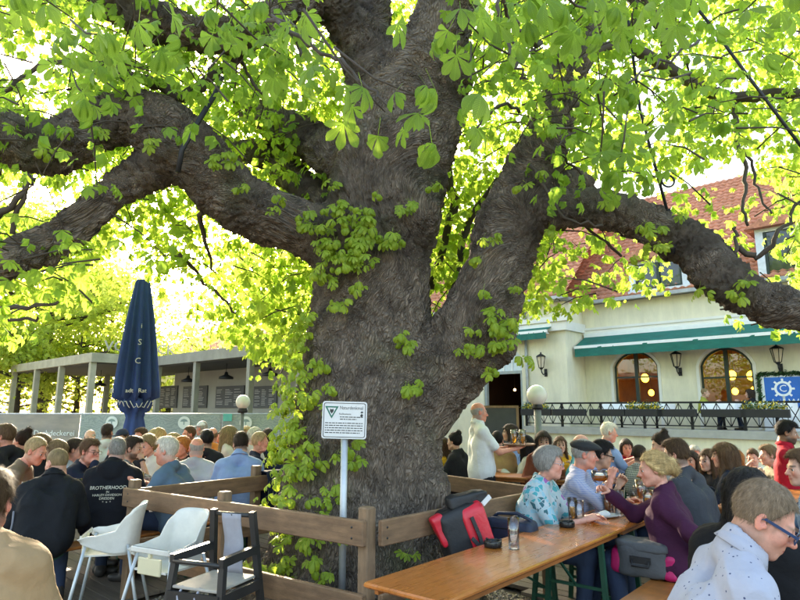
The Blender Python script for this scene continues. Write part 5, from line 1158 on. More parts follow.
m_ = MB(); m_.tube([(-.055, -.108, .12), (-.055, -.118, .085), (.055, -.118, .085), (.055, -.108, .12)], .008, 6); m_.box(-.07, .07, -.109, -.104, .10, .145, .002); m_.build('handle_plate', m_blk, bag3)
m_ = MB(); m_.tube([(.21, -.05, .06), (.225, -.04, .1), (.215, .0, .15), (.2, .03, .16)], .003, 5); m_.tube([(.22, -.06, .12), (.225, 0, .09), (.21, .05, .06)], .003, 5); m_.build('elastic_cord', m_signw, bag3)
tb = G(612, 592, .12); bag4 = empty('tote_bag', (tb.x, tb.y+.35, 0), R(-40), 'open black tote bag with white papers under the table', 'bag')
V, F = pillow(.17, .12, .15, 5, seed=12); mesh_obj('body', np_mesh('body', V+np.array([0, 0, .15]), F), m_blk, bag4)
m_ = MB(); m_.add([(-.15, -.09, .30), (.15, -.1, .305), (.16, .08, .34), (-.14, .09, .335)], [[0, 1, 2, 3]]); m_.add([(-.15, -.09, .295), (.15, -.1, .30), (.16, .08, .335), (-.14, .09, .33)], [[3, 2, 1, 0]]); m_.build('papers', m_signw, bag4)

# ================================================================ things on the tables
m_cg = glass_mat('clear_drinking_glass', (.98, .985, .98), .08)
m_beer = mat('golden_beer', (.78, .33, .02), .1, vary=.05, trans=.55, ior=1.33); m_amber = mat('amber_beer', (.62, .16, .012), .1, vary=.05, trans=.5, ior=1.33)
m_foam = mat('beer_foam', (.85, .8, .66), .8, vary=.06, bump=.4, bscale=120); m_ash = mat('black_bakelite', (.012, .012, .012), .25, vary=.2)
def tumbler(p, h, r0, r1, lab, fill=0., bm=None, handle=False, foam=False, goblet=False):
    e = empty('beer_mug' if handle else 'drinking_glass', p, random.random()*6, lab, 'mug' if handle else 'glass'); m_ = MB()
    if goblet: prof = [(.04, 0), (.04, .006), (.008, .012), (.007, .06), (.05, .085), (r1, .12), (r1*.95, h), (r1*.92, h), (r1*.97, .12), (.04, .09), (.0, .085)]
    else: prof = [(r0*.2, .0), (r0, 0), (r0*1.02, .012), (r0+(r1-r0)*.5, h*.5), (r1, h), (r1-.0035, h), (r0+(r1-r0)*.5-.0035, h*.5), (r0-.005, .018), (.0, .018)]
    m_.lathe(prof, 24); m_.build('glass_wall', m_cg, e)
    if handle: q = MB(); q.tube([(r1, 0, h*.85), (r1+.035, 0, h*.8), (r1+.04, 0, h*.45), (r1+.02, 0, h*.2), (r0, 0, h*.18)], .008, 8); q.build('handle', m_cg, e)
    if fill:
        rb_ = r0-.006; rt = r0+(r1-r0)*fill-.006; z0, z1 = (.09, h*fill) if goblet else (.02, h*fill)
        if goblet: rb_, rt = .04, r1*.93
        q = MB(); q.lathe([(rb_, z0), (rt*.99 if goblet else rt, z0+(z1-z0)*(.3 if goblet else .9)), (rt, z1)], 20); q.build('beer', bm or m_beer, e)
        if foam: q = MB(); q.lathe([(rt-.0005, z1+.0005), (rt, z1+foam*.8), (rt*.7, z1+foam)], 20); q.build('foam', m_foam, e)
    return e
def ashtray(p, lab):
    e = empty('ashtray', p, random.random(), lab, 'ashtray', 'black ashtrays on the long table'); m_ = MB()
    m_.lathe([(.05, 0), (.056, .006), (.056, .034), (.053, .04), (.046, .04), (.044, .014), (.0, .012)], 28); m_.build('bowl', m_ash, e)
    for k in range(3):
        a = k*2.09; q = MB(); q.tube([(.044*math.cos(a), .044*math.sin(a), .041), (.057*math.cos(a), .057*math.sin(a), .041)], .006, 8); q.build('cigarette_rest', m_ash, e)
ZT = .771
ashtray(G(493, 547, ZT), 'black ashtray beside the empty glass on the long table'); ashtray(G(567, 527, ZT), 'black ashtray in front of the floral blouse')
tumbler(G(514, 549, ZT), .185, .032, .036, 'tall empty glass standing by itself on the long table')
tumbler(G(573, 521, ZT), .17, .03, .037, 'half full glass of golden beer near the floral blouse', .62, m_beer); tumbler(G(580, 523, ZT), .16, .03, .036, 'empty glass touching the half full beer glass')
tumbler(G(607, 510, ZT), .125, .042, .045, 'handled mug of amber beer beside the plate', .8, m_amber, True, .014); tumbler(G(620, 516, ZT), .20, .036, .04, 'tall empty glass between the plate and the amber mug')
e = empty('plate', G(605, 517, ZT), .3, 'white oval plate with a crumpled napkin on the long table', 'plate'); m_ = MB(); m_.M = Matrix.Diagonal((1.25, .85, 1, 1)); m_.lathe([(.06, 0), (.085, .006), (.105, .018), (.1, .018), (.08, .009), (0, .007)], 28); m_.build('dish', m_signw, e)
V, F = pillow(.05, .03, .012, 3, wr=.015, seed=20); mesh_obj('napkin', np_mesh('napkin', V+np.array([0, 0, .022]), F), m_cloth, e)
m_ = MB(); m_.box(-.04, .04, -.075, .075, 0, .012, .004); o = m_.build('phone', m_blk); o.location = G(628, 506, ZT); o.rotation_euler = (0, 0, .6); tag(o, 'dark phone lying on the far end of the long table', 'phone')
tumbler(G(640, 498, ZT), .17, .034, .038, 'small empty glass near the amber goblet', 0)
# ================================================================ people
def rotM(yaw=0, pitch=0, roll=0):
    """yaw left +, pitch down +, roll to the left shoulder +, degrees"""
    return np.array(Matrix.Rotation(R(yaw), 3, 'Z') @ Matrix.Rotation(R(-pitch), 3, 'X') @ Matrix.Rotation(R(roll), 3, 'Y'))
_hc = {}
def head_mesh(kind, h):
    if (kind, h) in _hc: return _hc[(kind, h)]
    f = Field((-.115, -.14, -.23), (.115, .15, .15), h); fine = h < .005
    fem = kind == 'f'; fat = 1.1 if kind == 'fat' else 1.
    f.ell((0, -.018, .03), (.074, .094, .09), .0); f.ell((0, .02, -.03), (.061*fat, .068, .085), .03)
    f.ell((0, .022, -.068), ((.046 if fem else .053)*fat, .055, .044), .03); f.ell((0, .07, -.098), (.020, .018, .018), .022)
    for s in (-1, 1):
        f.ell((s*.038*fat, .056, -.026), (.024, .026, .028), .022)
        f.cone((s*.05*fat, .0, -.06), (s*.022, .068, -.092), .018*fat, .014, .025)
    f.cone((-.030, .075, .021), (.030, .075, .021), .012, .012, .018)
    for s in (-1, 1): f.ell((s*.031, .094, .002), (.017, .016, .012), .012, '-')
    nl = .0 if fem else .004
    f.cone((0, .084, .013), (0, .106+nl, -.026), .0075, .0115, .014); f.ell((0, .104+nl, -.028), (.012, .012, .010), .006)
    for s in (-1, 1): f.ell((s*.0115, .095, -.031), (.0085, .010, .0075), .006)
    f.ell((0, .074, -.060), (.03, .022, .024), .016)                      # muzzle
    f.cone((-.017, .086, -.0555), (.017, .086, -.0555), .0048, .0048, .006); f.cone((-.013, .086, -.069), (.013, .086, -.069), .0062, .0062, .006)
    if h < .0075: f.cone((-.023, .0915, -.0622), (.023, .0915, -.0622), .0021, .0021, .003, '-')
    if h < .0075:
        for s in (-1, 1):                                                # lids
            f.cone((s*.0195, .0865, .0105), (s*.0435, .0795, .0090), .0042, .0042, .004); f.cone((s*.020, .084, -.0078), (s*.0425, .0775, -.0065), .0036, .0036, .004)
    for s in (-1, 1):
        rt = Matrix.Rotation(s*R(-22), 3, 'Z') @ Matrix.Rotation(R(12), 3, 'X')
        f.ell((s*.0775*(1+.3*(fat-1)), -.012, -.004), (.0085, .019, .032), .006, rot=rt)
        if h < .0075: f.ell((s*.0845, -.004, .002), (.006, .0095, .017), .004, '-', rot=rt); f.ell((s*.0795, .006, -.012), (.005, .007, .009), .004, rot=rt)
    nr_ = .047 if fem else .058*fat
    f.cone((0, -.022, -.07), (0, -.034, -.122), nr_, nr_*.92, .03)
    if kind == 'fat': f.ell((0, .03, -.11), (.045, .045, .03), .03)
    V, F = f.mesh(); x, y, z = V.T
    lips = np.exp(-(((z+.062)/.0085)**2+(x/.022)**4))*(y > .075)
    brow = np.exp(-(((np.abs(x)-.032)/.017)**4+((z-.0245-.05*(.03-np.abs(np.abs(x)-.03)))/.0052)**2))*(y > .055)
    beard = np.clip((-.035-z)/.02, 0, 1)*np.clip((y+.015)/.03, 0, 1)*np.clip((z+.125)/.02, 0, 1)
    beard = np.maximum(beard, np.exp(-(((z+.048)/.006)**2+(x/.026)**4))*(y > .07))*(1-lips)
    if kind != 'f':
        fade = np.clip((.03-y)/.03, 0, 1)*np.clip((z+.10)/.03, 0, 1)*np.clip((.0-z)/.02, 0, 1)*(np.abs(x) < .0785); fade = np.maximum(fade, np.exp(-((y-.035)/.008)**2)*np.clip((z+.03)/.02, 0, 1)*np.clip((.05-z)/.02, 0, 1)); brow = np.maximum(brow, .55*fade)
    cheek = np.exp(-(((np.abs(x)-.04)/.02)**2+((z+.03)/.022)**2))*(y > .03)+np.exp(-((x/.014)**2+((z+.028)/.014)**2))*(y > .09)+.8*(np.abs(x) > .074)
    _hc[(kind, h)] = (V, F, np.stack([lips, brow, beard, np.clip(cheek, 0, 1)], 1)); return _hc[(kind, h)]
_hd = {}
def hand_mesh(pose, h):
    """right hand: wrist at origin, fingers +y, palm -z, thumb on -x side"""
    if (pose, h) in _hd: return _hd[(pose, h)]
    f = Field((-.12, -.06, -.13), (.08, .22, .06), h); curl = {'flat': 8, 'relax': 26, 'grip': 62, 'fist': 80}[pose]
    f.cone((0, -.05, 0), (0, .01, 0), .027, .025, .0)
    for i, x in enumerate((-.031, -.0105, .0105, .030)): f.cone((x*.55, .012, 0), (x, .082-.006*abs(i-1.3), -.002), .0165, .0125, .014)
    for i, (x, L) in enumerate(((-.032, .070), (-.011, .079), (.0105, .074), (.031, .058))):
        p = np.array([x, .084-.006*abs(i-1.3), -.002]); a = R(curl*.45+3*i); sp = x*1.2; r_ = max(.0086, h*1.05)
        for j, (fr, rr) in enumerate(((.46, 1), (.30, .92), (.24, .82))):
            q = p+np.array([sp*fr*L*4, math.cos(a), -math.sin(a)])*L*fr; f.cone(p, q, r_*rr, r_*rr*.92, .004); p = q; a += R(curl*1.05)
    p = np.array([-.026, .022, -.006]); r_ = max(.0105, h*1.1)
    for d, L, rr in (((-.75, .6, -.35), .042, 1.15), ((-.45, .85, -.45), .034, .95), ((-.2, .9, -.5), .027, .85)):
        d = np.array(d); d = d/np.linalg.norm(d); 
        if pose in ('grip', 'fist'): d = d+np.array([.25, 0, -.6]); d /= np.linalg.norm(d)
        q = p+d*L; f.cone(p, q, r_*rr, r_*rr*.9, .006); p = q
    V, F = f.mesh(); _hd[(pose, h)] = (V, F); return V, F
def hair_mesh(style, h, seed=0):
    f = Field((-.17, -.24, -.42 if style in ('long', 'longwavy', 'bob') else -.2), (.17, .17, .21), h)
    th = {'buzz': .0035, 'bald': .006, 'short': .012, 'full': .020, 'gelled': .017, 'thin': .008, 'long': .018, 'longwavy': .022, 'bob': .022, 'bun': .014, 'updo': .010, 'curly': .03, 'shortw': .022}[style]
    if style in ('short', 'thin', 'gelled', 'full'): f.ell((0, -.019, .034+th*.3), (.074+th*.45, .094+th*.6, .088+th), .0)
    else: f.ell((0, -.018, .03), (.074+th*.8, .094+th, .090+th), .0)
    if style in ('gelled', 'full', 'shortw'): f.ell((0, .03, .09+th*.3), (.052, .055, .032+th*.4), .03)
    fem = style in ('long', 'longwavy', 'bob', 'bun', 'updo', 'curly', 'shortw')
    front = .086 if not fem else .072; ear = -.012 if style != 'shortw' else -.03; nape = -.072 if style not in ('buzz', 'short', 'thin') else -.062
    def cut(fd, X, Y, Z):
        zl = np.where(Y > .045, front-.25*np.clip(np.abs(X)-.03, 0, .05), np.where(Y > -.0, ear+(front-.012-ear)*np.clip((Y-.0)/.05, 0, 1), nape+(ear-nape)*np.clip((Y+.055)/.055, 0, 1)))
        zl = zl+.004*np.sin(X*190+Y*77)
        d = np.maximum(fd, (zl-Z)*.8)
        if style == 'bald': d = np.maximum(d, (Z-.055+.5*np.clip(-Y-.04, 0, 1)))
        if style == 'thin': d = np.maximum(d, (.012-np.maximum(np.abs(X)-.03, -(Y+.01)))*1.*(Z > .06)+np.where(Z > .06, 0, -1)*.02) if False else d
        return d
    f.fn(cut)
    if style in ('long', 'longwavy'):
        f.cone((0, -.075, .02), (0, -.09, -.26), .075, .06, .05)
        for s in (-1, 1): f.cone((s*.07, -.03, .03), (s*.085, -.03, -.24), .03, .035, .04); f.cone((s*.072, .02, .04), (s*.092, .03, -.2), .016, .025, .03)
    if style == 'bob':
        f.cone((0, -.07, .02), (0, -.075, -.09), .075, .06, .05)
        for s in (-1, 1): f.cone((s*.072, -.01, .04), (s*.083, .0, -.09), .024, .028, .04)
    if style == 'bun': f.ell((0, -.085, .115), (.042, .042, .038), .02)
    if style == 'updo':
        f.ell((0, -.115, -.005), (.058, .05, .058), .025); f.ell((.02, -.14, -.05), (.034, .03, .034), .015); f.ell((-.03, -.13, .03), (.03, .03, .03), .015)
        for s in (-1, 1): f.cone((s*.072, .03, .05), (s*.08, -.04, -.03), .014, .016, .02)
    if style == 'shortw':
        for s in (-1, 1): f.cone((s*.072, .02, .045), (s*.076, -.01, -.03), .014, .012, .02)
    V, F = f.mesh(); N = vnormals(V, F)
    crown = np.array([0, -.03, .11]); t = V-crown; t[:, 2] -= .03; t -= N*(t*N).sum(1, keepdims=True); t /= np.linalg.norm(t, axis=1, keepdims=True)+1e-6
    if style in ('updo', 'bun'):
        t = np.array([0, -.12, -.01] if style == 'updo' else [0, -.085, .115])-V; t -= N*(t*N).sum(1, keepdims=True); t /= np.linalg.norm(t, axis=1, keepdims=True)+1e-6
    amp = {'buzz': .0008, 'bald': .001, 'thin': .0025, 'short': .003, 'curly': .014, 'longwavy': .007}.get(style, .005)
    side = np.cross(N, t); coord = np.stack([(V*side).sum(1)*1., (V*N).sum(1), (V*t).sum(1)*.12], 1)
    V = V+N*(vnoise(coord, 90 if style != 'curly' else 45, seed, 2)*amp)[:, None]
    return V, F, N, t
def strands(V, F, N, t, n, L, w, seed, wav=.0, droop=.0):
    r = np.random.default_rng(seed); I = r.integers(0, len(V), n); p = V[I]; nn = N[I]; tt = t[I]+r.normal(0, .18, (n, 3)); tt[:, 2] -= droop; tt /= np.linalg.norm(tt, axis=1, keepdims=True)
    sd_ = np.cross(nn, tt); sd_ /= np.linalg.norm(sd_, axis=1, keepdims=True)+1e-6; LL = L*r.uniform(.5, 1.2, n)[:, None]; lf = r.uniform(.03, .45, n)[:, None]**1.3
    pts = [p-nn*.002, p+tt*LL*.5+nn*LL*lf*.7+sd_*wav*r.normal(0, 1, (n, 1)), p+tt*LL+nn*LL*lf*.35+sd_*wav*r.normal(0, 1, (n, 1))]
    ws = [w, w*.8, w*.15]; VV = np.concatenate([np.stack([q-sd_*ws[i]*.5, q+sd_*ws[i]*.5], 1) for i, q in enumerate(pts)], 1).reshape(-1, 3)
    b = (np.arange(n)*6)[:, None]; FF = np.concatenate([b+np.array([[0, 1, 3, 2]]), b+np.array([[2, 3, 5, 4]])])
    return VV, FF
def skin_mat(name, c, hairc, beard=0., red=.5):
    m = mat(name, c, .5, vary=.16, vscale=34, bump=.14, bscale=260, sub=.12, spec=.4); n, l, b = nodes_of(m)
    at = n.new('ShaderNodeAttribute'); at.attribute_name = 'fm'; sp = n.new('ShaderNodeSeparateColor'); l.new(at.outputs['Color'], sp.inputs[0])
    src = b.inputs['Base Color'].links[0].from_socket
    def mix(src, fac, colr, k):
        mx = n.new('ShaderNodeMixRGB'); mm = n.new('ShaderNodeMath'); mm.operation = 'MULTIPLY'; mm.inputs[1].default_value = k; l.new(fac, mm.inputs[0]); l.new(mm.outputs[0], mx.inputs[0]); l.new(src, mx.inputs[1]); mx.inputs[2].default_value = tuple(colr)+(1,); return mx.outputs[0]
    src = mix(src, at.outputs['Alpha'], (c[0]*.98, c[1]*.55, c[2]*.5), red); src = mix(src, sp.outputs[0], (c[0]*.75, c[1]*.42, c[2]*.42), .75)
    src = mix(src, sp.outputs[1], tuple(v*.8 for v in hairc), .8)
    if beard: src = mix(src, sp.outputs[2], hairc, beard)
    l.new(src, b.inputs['Base Color']); return m
def hair_mat(name, c):
    return mat('hair_'+name, c, .62, vary=.35, vscale=60, stretch=(1, 1, .25), bump=.4, bscale=160, island=.4, spec=.18)
HAIRC = {'black': (.012, .010, .009), 'dark': (.03, .02, .014), 'brown': (.085, .048, .025), 'lbrown': (.16, .10, .055), 'blond': (.42, .29, .13), 'dblond': (.26, .18, .09), 'grey': (.28, .26, .23), 'white': (.62, .57, .48), 'ginger': (.35, .12, .03), 'ash': (.22, .155, .10)}
SKINC = {'fair': (.56, .32, .23), 'pink': (.60, .29, .21), 'tan': (.46, .26, .17), 'brown': (.32, .17, .10), 'red': (.58, .24, .16)}
def ik(S, T, l1, l2, hint):
    S, T = np.array(S, float), np.array(T, float); d = T-S; L = np.linalg.norm(d); m = (l1+l2)*.985
    if L > m: T = S+d/L*m; d = T-S; L = m
    a = (l1*l1-l2*l2+L*L)/(2*L); hgt = math.sqrt(max(0, l1*l1-a*a)); u = d/L; hv = np.array(hint, float); hv -= u*(hv@u); hv /= np.linalg.norm(hv)+1e-9
    return S+u*a+hv*hgt, T
PEOPLE = []; EYEM = None
def person(lab, px, yt, Y, rz, group=None, sit=True, z=None, lean=8, side=0, w=1., kind='m', skin='fair', hair='short', hc='brown', beard=0., hy=0, hp=5, hr=0, top='m_grey_t', sleeve='short', bot='m_jeans', arms=None,
           lod=1, red=.5, glasses=None, cap=None, hipz=None, hood=False, collar=False, inflate=.012, fold=.006, apron=False, belly=0., pos=None, skirtlen=0, extra=None, zmin=0., palm=None, handpose=('relax', 'relax'), opencollar=False):
    global EYEM
    hb, hs, hh, hn = {0: (.011, .0075, .0038, .0042), 1: (.02, .0135, .0062, .0062), 2: (.026, .02, .0092, .0088)}[lod]
    red = red*(.4 if lod == 2 else .8); rnd = random.Random(int(px*13+yt*7)); seed = rnd.random()*50
    if pos is None:
        hw_ = P(px, yt, Y); zt_ = z or hw_.z
    else: hw_ = Vector(pos); zt_ = hw_.z
    H0 = hipz if hipz is not None else (.475+.095 if sit else .93)
    a = R(lean); sdv = math.sin(R(side))
    def dv(k, b=0.): v = np.array([sdv*k, math.sin(a*k+b), math.cos(a*k+b)]); return v/np.linalg.norm(v)
    hip = np.array([0, 0, H0]); L1, L2 = .27, .23
    def chain(s):
        ch = hip+dv(.7)*L1*s; nk = ch+dv(1.15)*L2*s; hd = nk+dv(1.1, .12)*.145; return ch, nk, hd
    ch, nk, hd = chain(1.); Hr = rotM(hy, hp, hr)
    s = (zt_-zmin-.115-.145*dv(1.1, .12)[2]-H0)/max(.2, (nk[2]-H0)); s = min(1.28, max(.78, s)); ch, nk, hd = chain(s); bs = .5+.5*s
    zroot = zt_-.118-hd[2]                                   # remaining difference lifts the whole figure (bench or floor height)
    rzr = R(rz); cr, sr = math.cos(rzr), math.sin(rzr)
    root = Vector((hw_.x-(cr*hd[0]-sr*hd[1]), hw_.y-(sr*hd[0]+cr*hd[1]), zmin))
    if abs(zroot-zmin) > .001: hd = hd+np.array([0, 0, zroot-zmin]); nk = nk+np.array([0, 0, zroot-zmin]); ch = ch+np.array([0, 0, (zroot-zmin)*.7])
    e = empty('person', root, rzr, lab, 'person', group); PEOPLE.append((e, lab, sit, H0+zmin))
    X = np.array([1., 0, 0]); f_ = np.array([0, 1., 0]); fem = kind == 'f'
    shw = (.136 if fem else .156)*w*bs; hpw = .085*w
    tors = []
    for q in (-1, 1):
        tors.append((hip+X*q*hpw, ch+X*q*(.07 if fem else .085)*w*bs+f_*.005, .118*w, (.098 if fem else .112)*w))
        tors.append((ch+X*q*.07*w, nk+X*q*shw*.72-dv(1)*.105+f_*-.008, .10*w, .066*w))
        tors.append((nk+dv(1)*.0-f_*.02, nk+X*q*shw-dv(1)*.088-f_*.005, .046, .05*bs))
        if fem: tors.append((ch+X*q*.065*w+f_*.06+dv(1)*.04, ch+X*q*.07*w+f_*.068+dv(1)*.02, .056, .06))
    tors.append((hip+f_*(.02+belly*.06)+np.array([0, 0, .04]), ch+f_*(.02+belly*.06), (.11+.05*belly)*w, (.10+.02*belly)*w))
    neck = (nk-dv(1)*.04-f_*.01, hd-Hr@np.array([0, .02, .06]), .056*(1 if not fem else .85), .05*(1 if not fem else .85))
    # arms
    SH = {q: nk+X*q*shw*1.08-dv(1)*.098 for q in (-1, 1)}; arm = {}
    arms = arms or {}
    for q, nm in ((-1, 'L'), (1, 'R')):
        T = arms.get(nm, (q*.13, .36, .78-zmin*0) if sit else (q*.27, .04, H0-.08)); hint = arms.get(nm+'h', (q*.55, -.25, -.9) if sit else (q*.4, -.8, -.2))
        T = np.array(T, float)
        if arms.get(nm+'head'): T = hd+Hr@np.array(arms[nm+'head'])
        el, wr = ik(SH[q], T, .285*bs, .255*bs, hint); arm[q] = (SH[q], el, wr)
    # legs
    legs = {}
    for q in (-1, 1):
        hp_ = hip+X*q*.095*w
        if sit: kn = hip+np.array([q*(.13 if not fem else .09), .43, -.03]); an = np.array([q*(.14 if not fem else .10), .38+.08*rnd.uniform(-1, 1.2), .09])
        else: kn = np.array([q*.11, .03+.03*q, H0*.53]); an = np.array([q*.12, -.02+.05*q, .09])
        legs[q] = (hp_, kn, an)
    pts = [hip, nk, hd]+[p for v in arm.values() for p in v]+[p for v in legs.values() for p in v]+[legs[1][2]+f_*.2]
    lo = np.min(pts, 0)-.2; hi = np.max(pts, 0)+.2; lo[2] = max(lo[2], -.02)
    def add_arm(f, q, r0, r1, r2, upto, k=.03):
        S, E, W_ = arm[q]
        if upto <= 1: f.cone(S, S+(E-S)*upto, r0, r0+(r1-r0)*upto, k)
        else: f.cone(S, E, r0, r1, k); f.cone(E, E+(W_-E)*(upto-1), r1, r1+(r2-r1)*(upto-1), k)
    def add_leg(f, q, inf, k=.03, full=True):
        h_, kn, an = legs[q]; f.cone(h_, kn, .088*w+inf, .062+inf, k); f.cone(kn, an, .060+inf, .040+inf, k)
    # body
    f = Field(lo, hi, hb)
    for p, q_, r1, r2 in tors: f.cone(p, q_, r1-.004, r2-.004, .04)
    f.cone(*neck, .03)
    for q in (-1, 1):
        add_arm(f, q, .047*bs*(1 if not fem else .85), .037*(1 if not fem else .88), .026, 2.0); add_leg(f, q, -.004)
        an = legs[q][2]; f.cone(an-np.array([0, .04, .04]), an+np.array([0, .13, -.05]), .034, .026, .03)
    V, F = f.mesh(); mi = np.zeros(len(F), int); fm = np.zeros((len(V), 4))
    Vh, Fh, mh = head_mesh(kind if kind != 'm' or w < 1.12 else 'fat', hh); F = np.concatenate([F, Fh+len(V)]); V = np.concatenate([V, Vh@Hr.T+hd]); fm = np.concatenate([fm, mh]); mi = np.concatenate([mi, np.zeros(len(Fh), int)])
    for q in (-1, 1):
        S, E, W_ = arm[q]; Vd, Fd = hand_mesh(handpose[0 if q < 0 else 1], hn); Vd = Vd*(1 if not fem else .9)
        if q < 0: Vd = Vd*np.array([-1, 1, 1]); Fd = Fd[:, ::-1]
        y = (W_-E)/np.linalg.norm(W_-E); pn = np.array((palm or {}).get('L' if q < 0 else 'R', (q*-.3, -.2, -.9)), float); zz = -pn; zz = zz-y*(zz@y); zz /= np.linalg.norm(zz); M = np.stack([np.cross(y, zz), y, zz], 1)
        F = np.concatenate([F, Fd+len(V)]); V = np.concatenate([V, Vd@M.T+W_]); fm = np.concatenate([fm, np.zeros((len(Vd), 4))]); mi = np.concatenate([mi, np.zeros(len(Fd), int)])
    # eyes
    for q in (-1, 1):
        n1, n2 = 10, 7; th, ph = np.meshgrid(np.linspace(0, 2*math.pi, n1, endpoint=False), np.linspace(.02, math.pi-.02, n2)); r_ = .0123
        E_ = np.stack([r_*np.sin(ph)*np.cos(th), r_*np.cos(ph), r_*np.sin(ph)*np.sin(th)], -1).reshape(-1, 3)
        fe = [(i*n1+j, (i+1)*n1+j, (i+1)*n1+(j+1) % n1, i*n1+(j+1) % n1) for i in range(n2-1) for j in range(n1)]; em = [2 if i < 2 else 1 for i in range(n2-1) for j in range(n1)]
        F = np.concatenate([F, np.array(fe)+len(V)]); V = np.concatenate([V, (E_+np.array([q*.031, .0745, .001]))@Hr.T+hd]); fm = np.concatenate([fm, np.zeros((len(E_), 4))]); mi = np.concatenate([mi, em])
    me = np_mesh('body', V, F, True, mi); ca = me.color_attributes.new('fm', 'FLOAT_COLOR', 'POINT'); ca.data.foreach_set('color', fm.astype(np.float32).ravel())
    hcol = HAIRC[hc]; sk = skin_mat('skin_%s_%s_%s_%s' % (skin, hc, beard, red), SKINC[skin], hcol, beard, red)
    mesh_obj('body', me, [sk, mat('eye_white', (.7, .68, .64), .2, vary=0), mat('eye_iris', (.03, .022, .015), .15, vary=.2)], e)
    # top
    if lod == 2: pass
    sl = {'none': 0., 'short': .72, 'elbow': .98, 'mid': 1.35, 'long': 1.93}[sleeve]
    f = Field(lo, hi, hs)
    for p, q_, r1, r2 in tors: f.cone(p, q_, r1+inflate, r2+inflate, .045)
    if skirtlen: f.cone(hip, hip-np.array([0, 0, skirtlen]), .16*w, .15*w, .06)
    for q in (-1, 1):
        if sl: add_arm(f, q, (.05 if not fem else .043)*bs+inflate, (.041 if not fem else .036)+inflate, .031+inflate*.7, sl, .04)
    if collar or hood: f.cone(nk-dv(1)*.03, nk+dv(1)*.05-f_*.018, .064, .066, .02)
    if hood: f.ell(nk-f_*.085+dv(1)*.01, (.12, .07, .065), .04); f.ell(nk-f_*.10-dv(1)*.05, (.09, .05, .07), .03)
    if opencollar: f.ell(nk+f_*.075+dv(1)*.02, (.045, .05, .075), .015, '-')
    nr_ = .058 if not fem else .062
    f.cone(nk+dv(1)*(.075 if not (collar or hood) else .11)+f_*.012, nk+dv(1)*.25+f_*.03, .085, .10, .006, '-')
    V, F = f.mesh(); N = vnormals(V, F)
    nz_ = vnoise(V*np.array([1, 1, .55]), 9, seed, 3)*.75+vnoise(V*np.array([.5, .5, 1.6])+seed, 16, seed+3, 2)*.45; rg_ = (1-np.abs(vnoise(V*np.array([1.2, 1.2, .6])+seed*.3, 6.5, seed+7, 2))*2.2).clip(0, 1)**2; V = V+N*((nz_*fold*.7+rg_*fold*1.3)[:, None])
    nmt = 'jacket' if inflate > .017 else 'shirt'
    so = mesh_obj(nmt, np_mesh(nmt, V, F), MATS[top], e)
    if collar and not hood:                       # turned-down collar, open at the front
        Vc = []; Fc = []; nc = 28; axv = dv(1.1, .12); fx = np.cross(X, axv)*-1; fx = fx/np.linalg.norm(fx); fwd = -fx if fx[1] < 0 else fx
        for i in range(nc+1):
            th_ = R(-158+316*i/nc); rad = X*math.sin(th_)-fwd*math.cos(th_)
            for rr, hh_ in ((.058, .012), (.061, .040), (.065, .047), (.073, .042), (.090+.012*abs(th_)/2.7, .004-.03*max(0, abs(th_)-1.6))):
                Vc.append(nk-fwd*.014+rad*rr+axv*hh_)
        for i in range(nc):
            for j in range(4): a_ = i*5+j; Fc.append((a_, a_+1, a_+6, a_+5))
        co_ = mesh_obj('collar', np_mesh('collar', np.array(Vc), np.array(Fc)), MATS[top], so); sm_ = co_.modifiers.new('thick', 'SOLIDIFY'); sm_.thickness = .005; sm_.offset = 1
    # trousers and shoes
    f = Field(lo, hi, hs*1.15)
    for q in (-1, 1): add_leg(f, q, .012); f.cone(hip+X*q*hpw, hip+X*q*hpw+np.array([0, 0, .06]), .125*w, .118*w, .04)
    V, F = f.mesh(); N = vnormals(V, F); V = V+N*(vnoise(V, 11, seed, 3)*.006)[:, None]; mesh_obj('trousers', np_mesh('trousers', V, F), MATS[bot], e)
    for q in (-1, 1):
        an = legs[q][2]; f = Field(an-.2, an+.25, max(.012, hs)); f.cone(an-np.array([0, .035, .045]), an+np.array([0, .14, -.052]), .046, .038, .03); f.cone(an-np.array([0, .02, .03]), an+np.array([0, 0, .02]), .05, .05, .03)
        V, F = f.mesh(); V[:, 2] = np.maximum(V[:, 2], .002); mesh_obj('shoe', np_mesh('shoe', V, F), mat('dark_shoe', (.03, .027, .025), .5), e)
    # hair
    if hair:
        hhm = {0: .0045, 1: .007, 2: .0095}[lod]; V, F, N, t = hair_mesh(hair, hhm, seed)
        nst, L, wd = {'buzz': (500, .006, .0012), 'bald': (300, .012, .0014), 'short': (900, .022, .0018), 'thin': (700, .03, .0018), 'full': (1100, .035, .002), 'gelled': (1000, .035, .0025), 'shortw': (1100, .03, .002), 'bob': (900, .06, .003), 'long': (1200, .09, .003), 'longwavy': (1500, .08, .003), 'bun': (900, .04, .002), 'updo': (1400, .05, .0022), 'curly': (1200, .03, .003)}[hair]
        nst = int(nst*{0: 8, 1: 2.2, 2: .5}[lod]); wd *= {0: .5, 1: .8, 2: 1.6}[lod]; L *= 1.15; VV, FF = strands(V, F, N, t, nst, L, wd, int(seed*10), .004 if hair in ('updo', 'curly', 'longwavy') else .0015, .4 if hair in ('long', 'longwavy', 'bob') else 0)
        F = np.concatenate([F, FF+len(V)]); V = np.concatenate([V, VV])
        mesh_obj('hair', np_mesh('hair', V@Hr.T+hd, F), hair_mat(hc, hcol), e)
    HM = Matrix([[*Hr[i], hd[i]] for i in range(3)]+[[0, 0, 0, 1]])
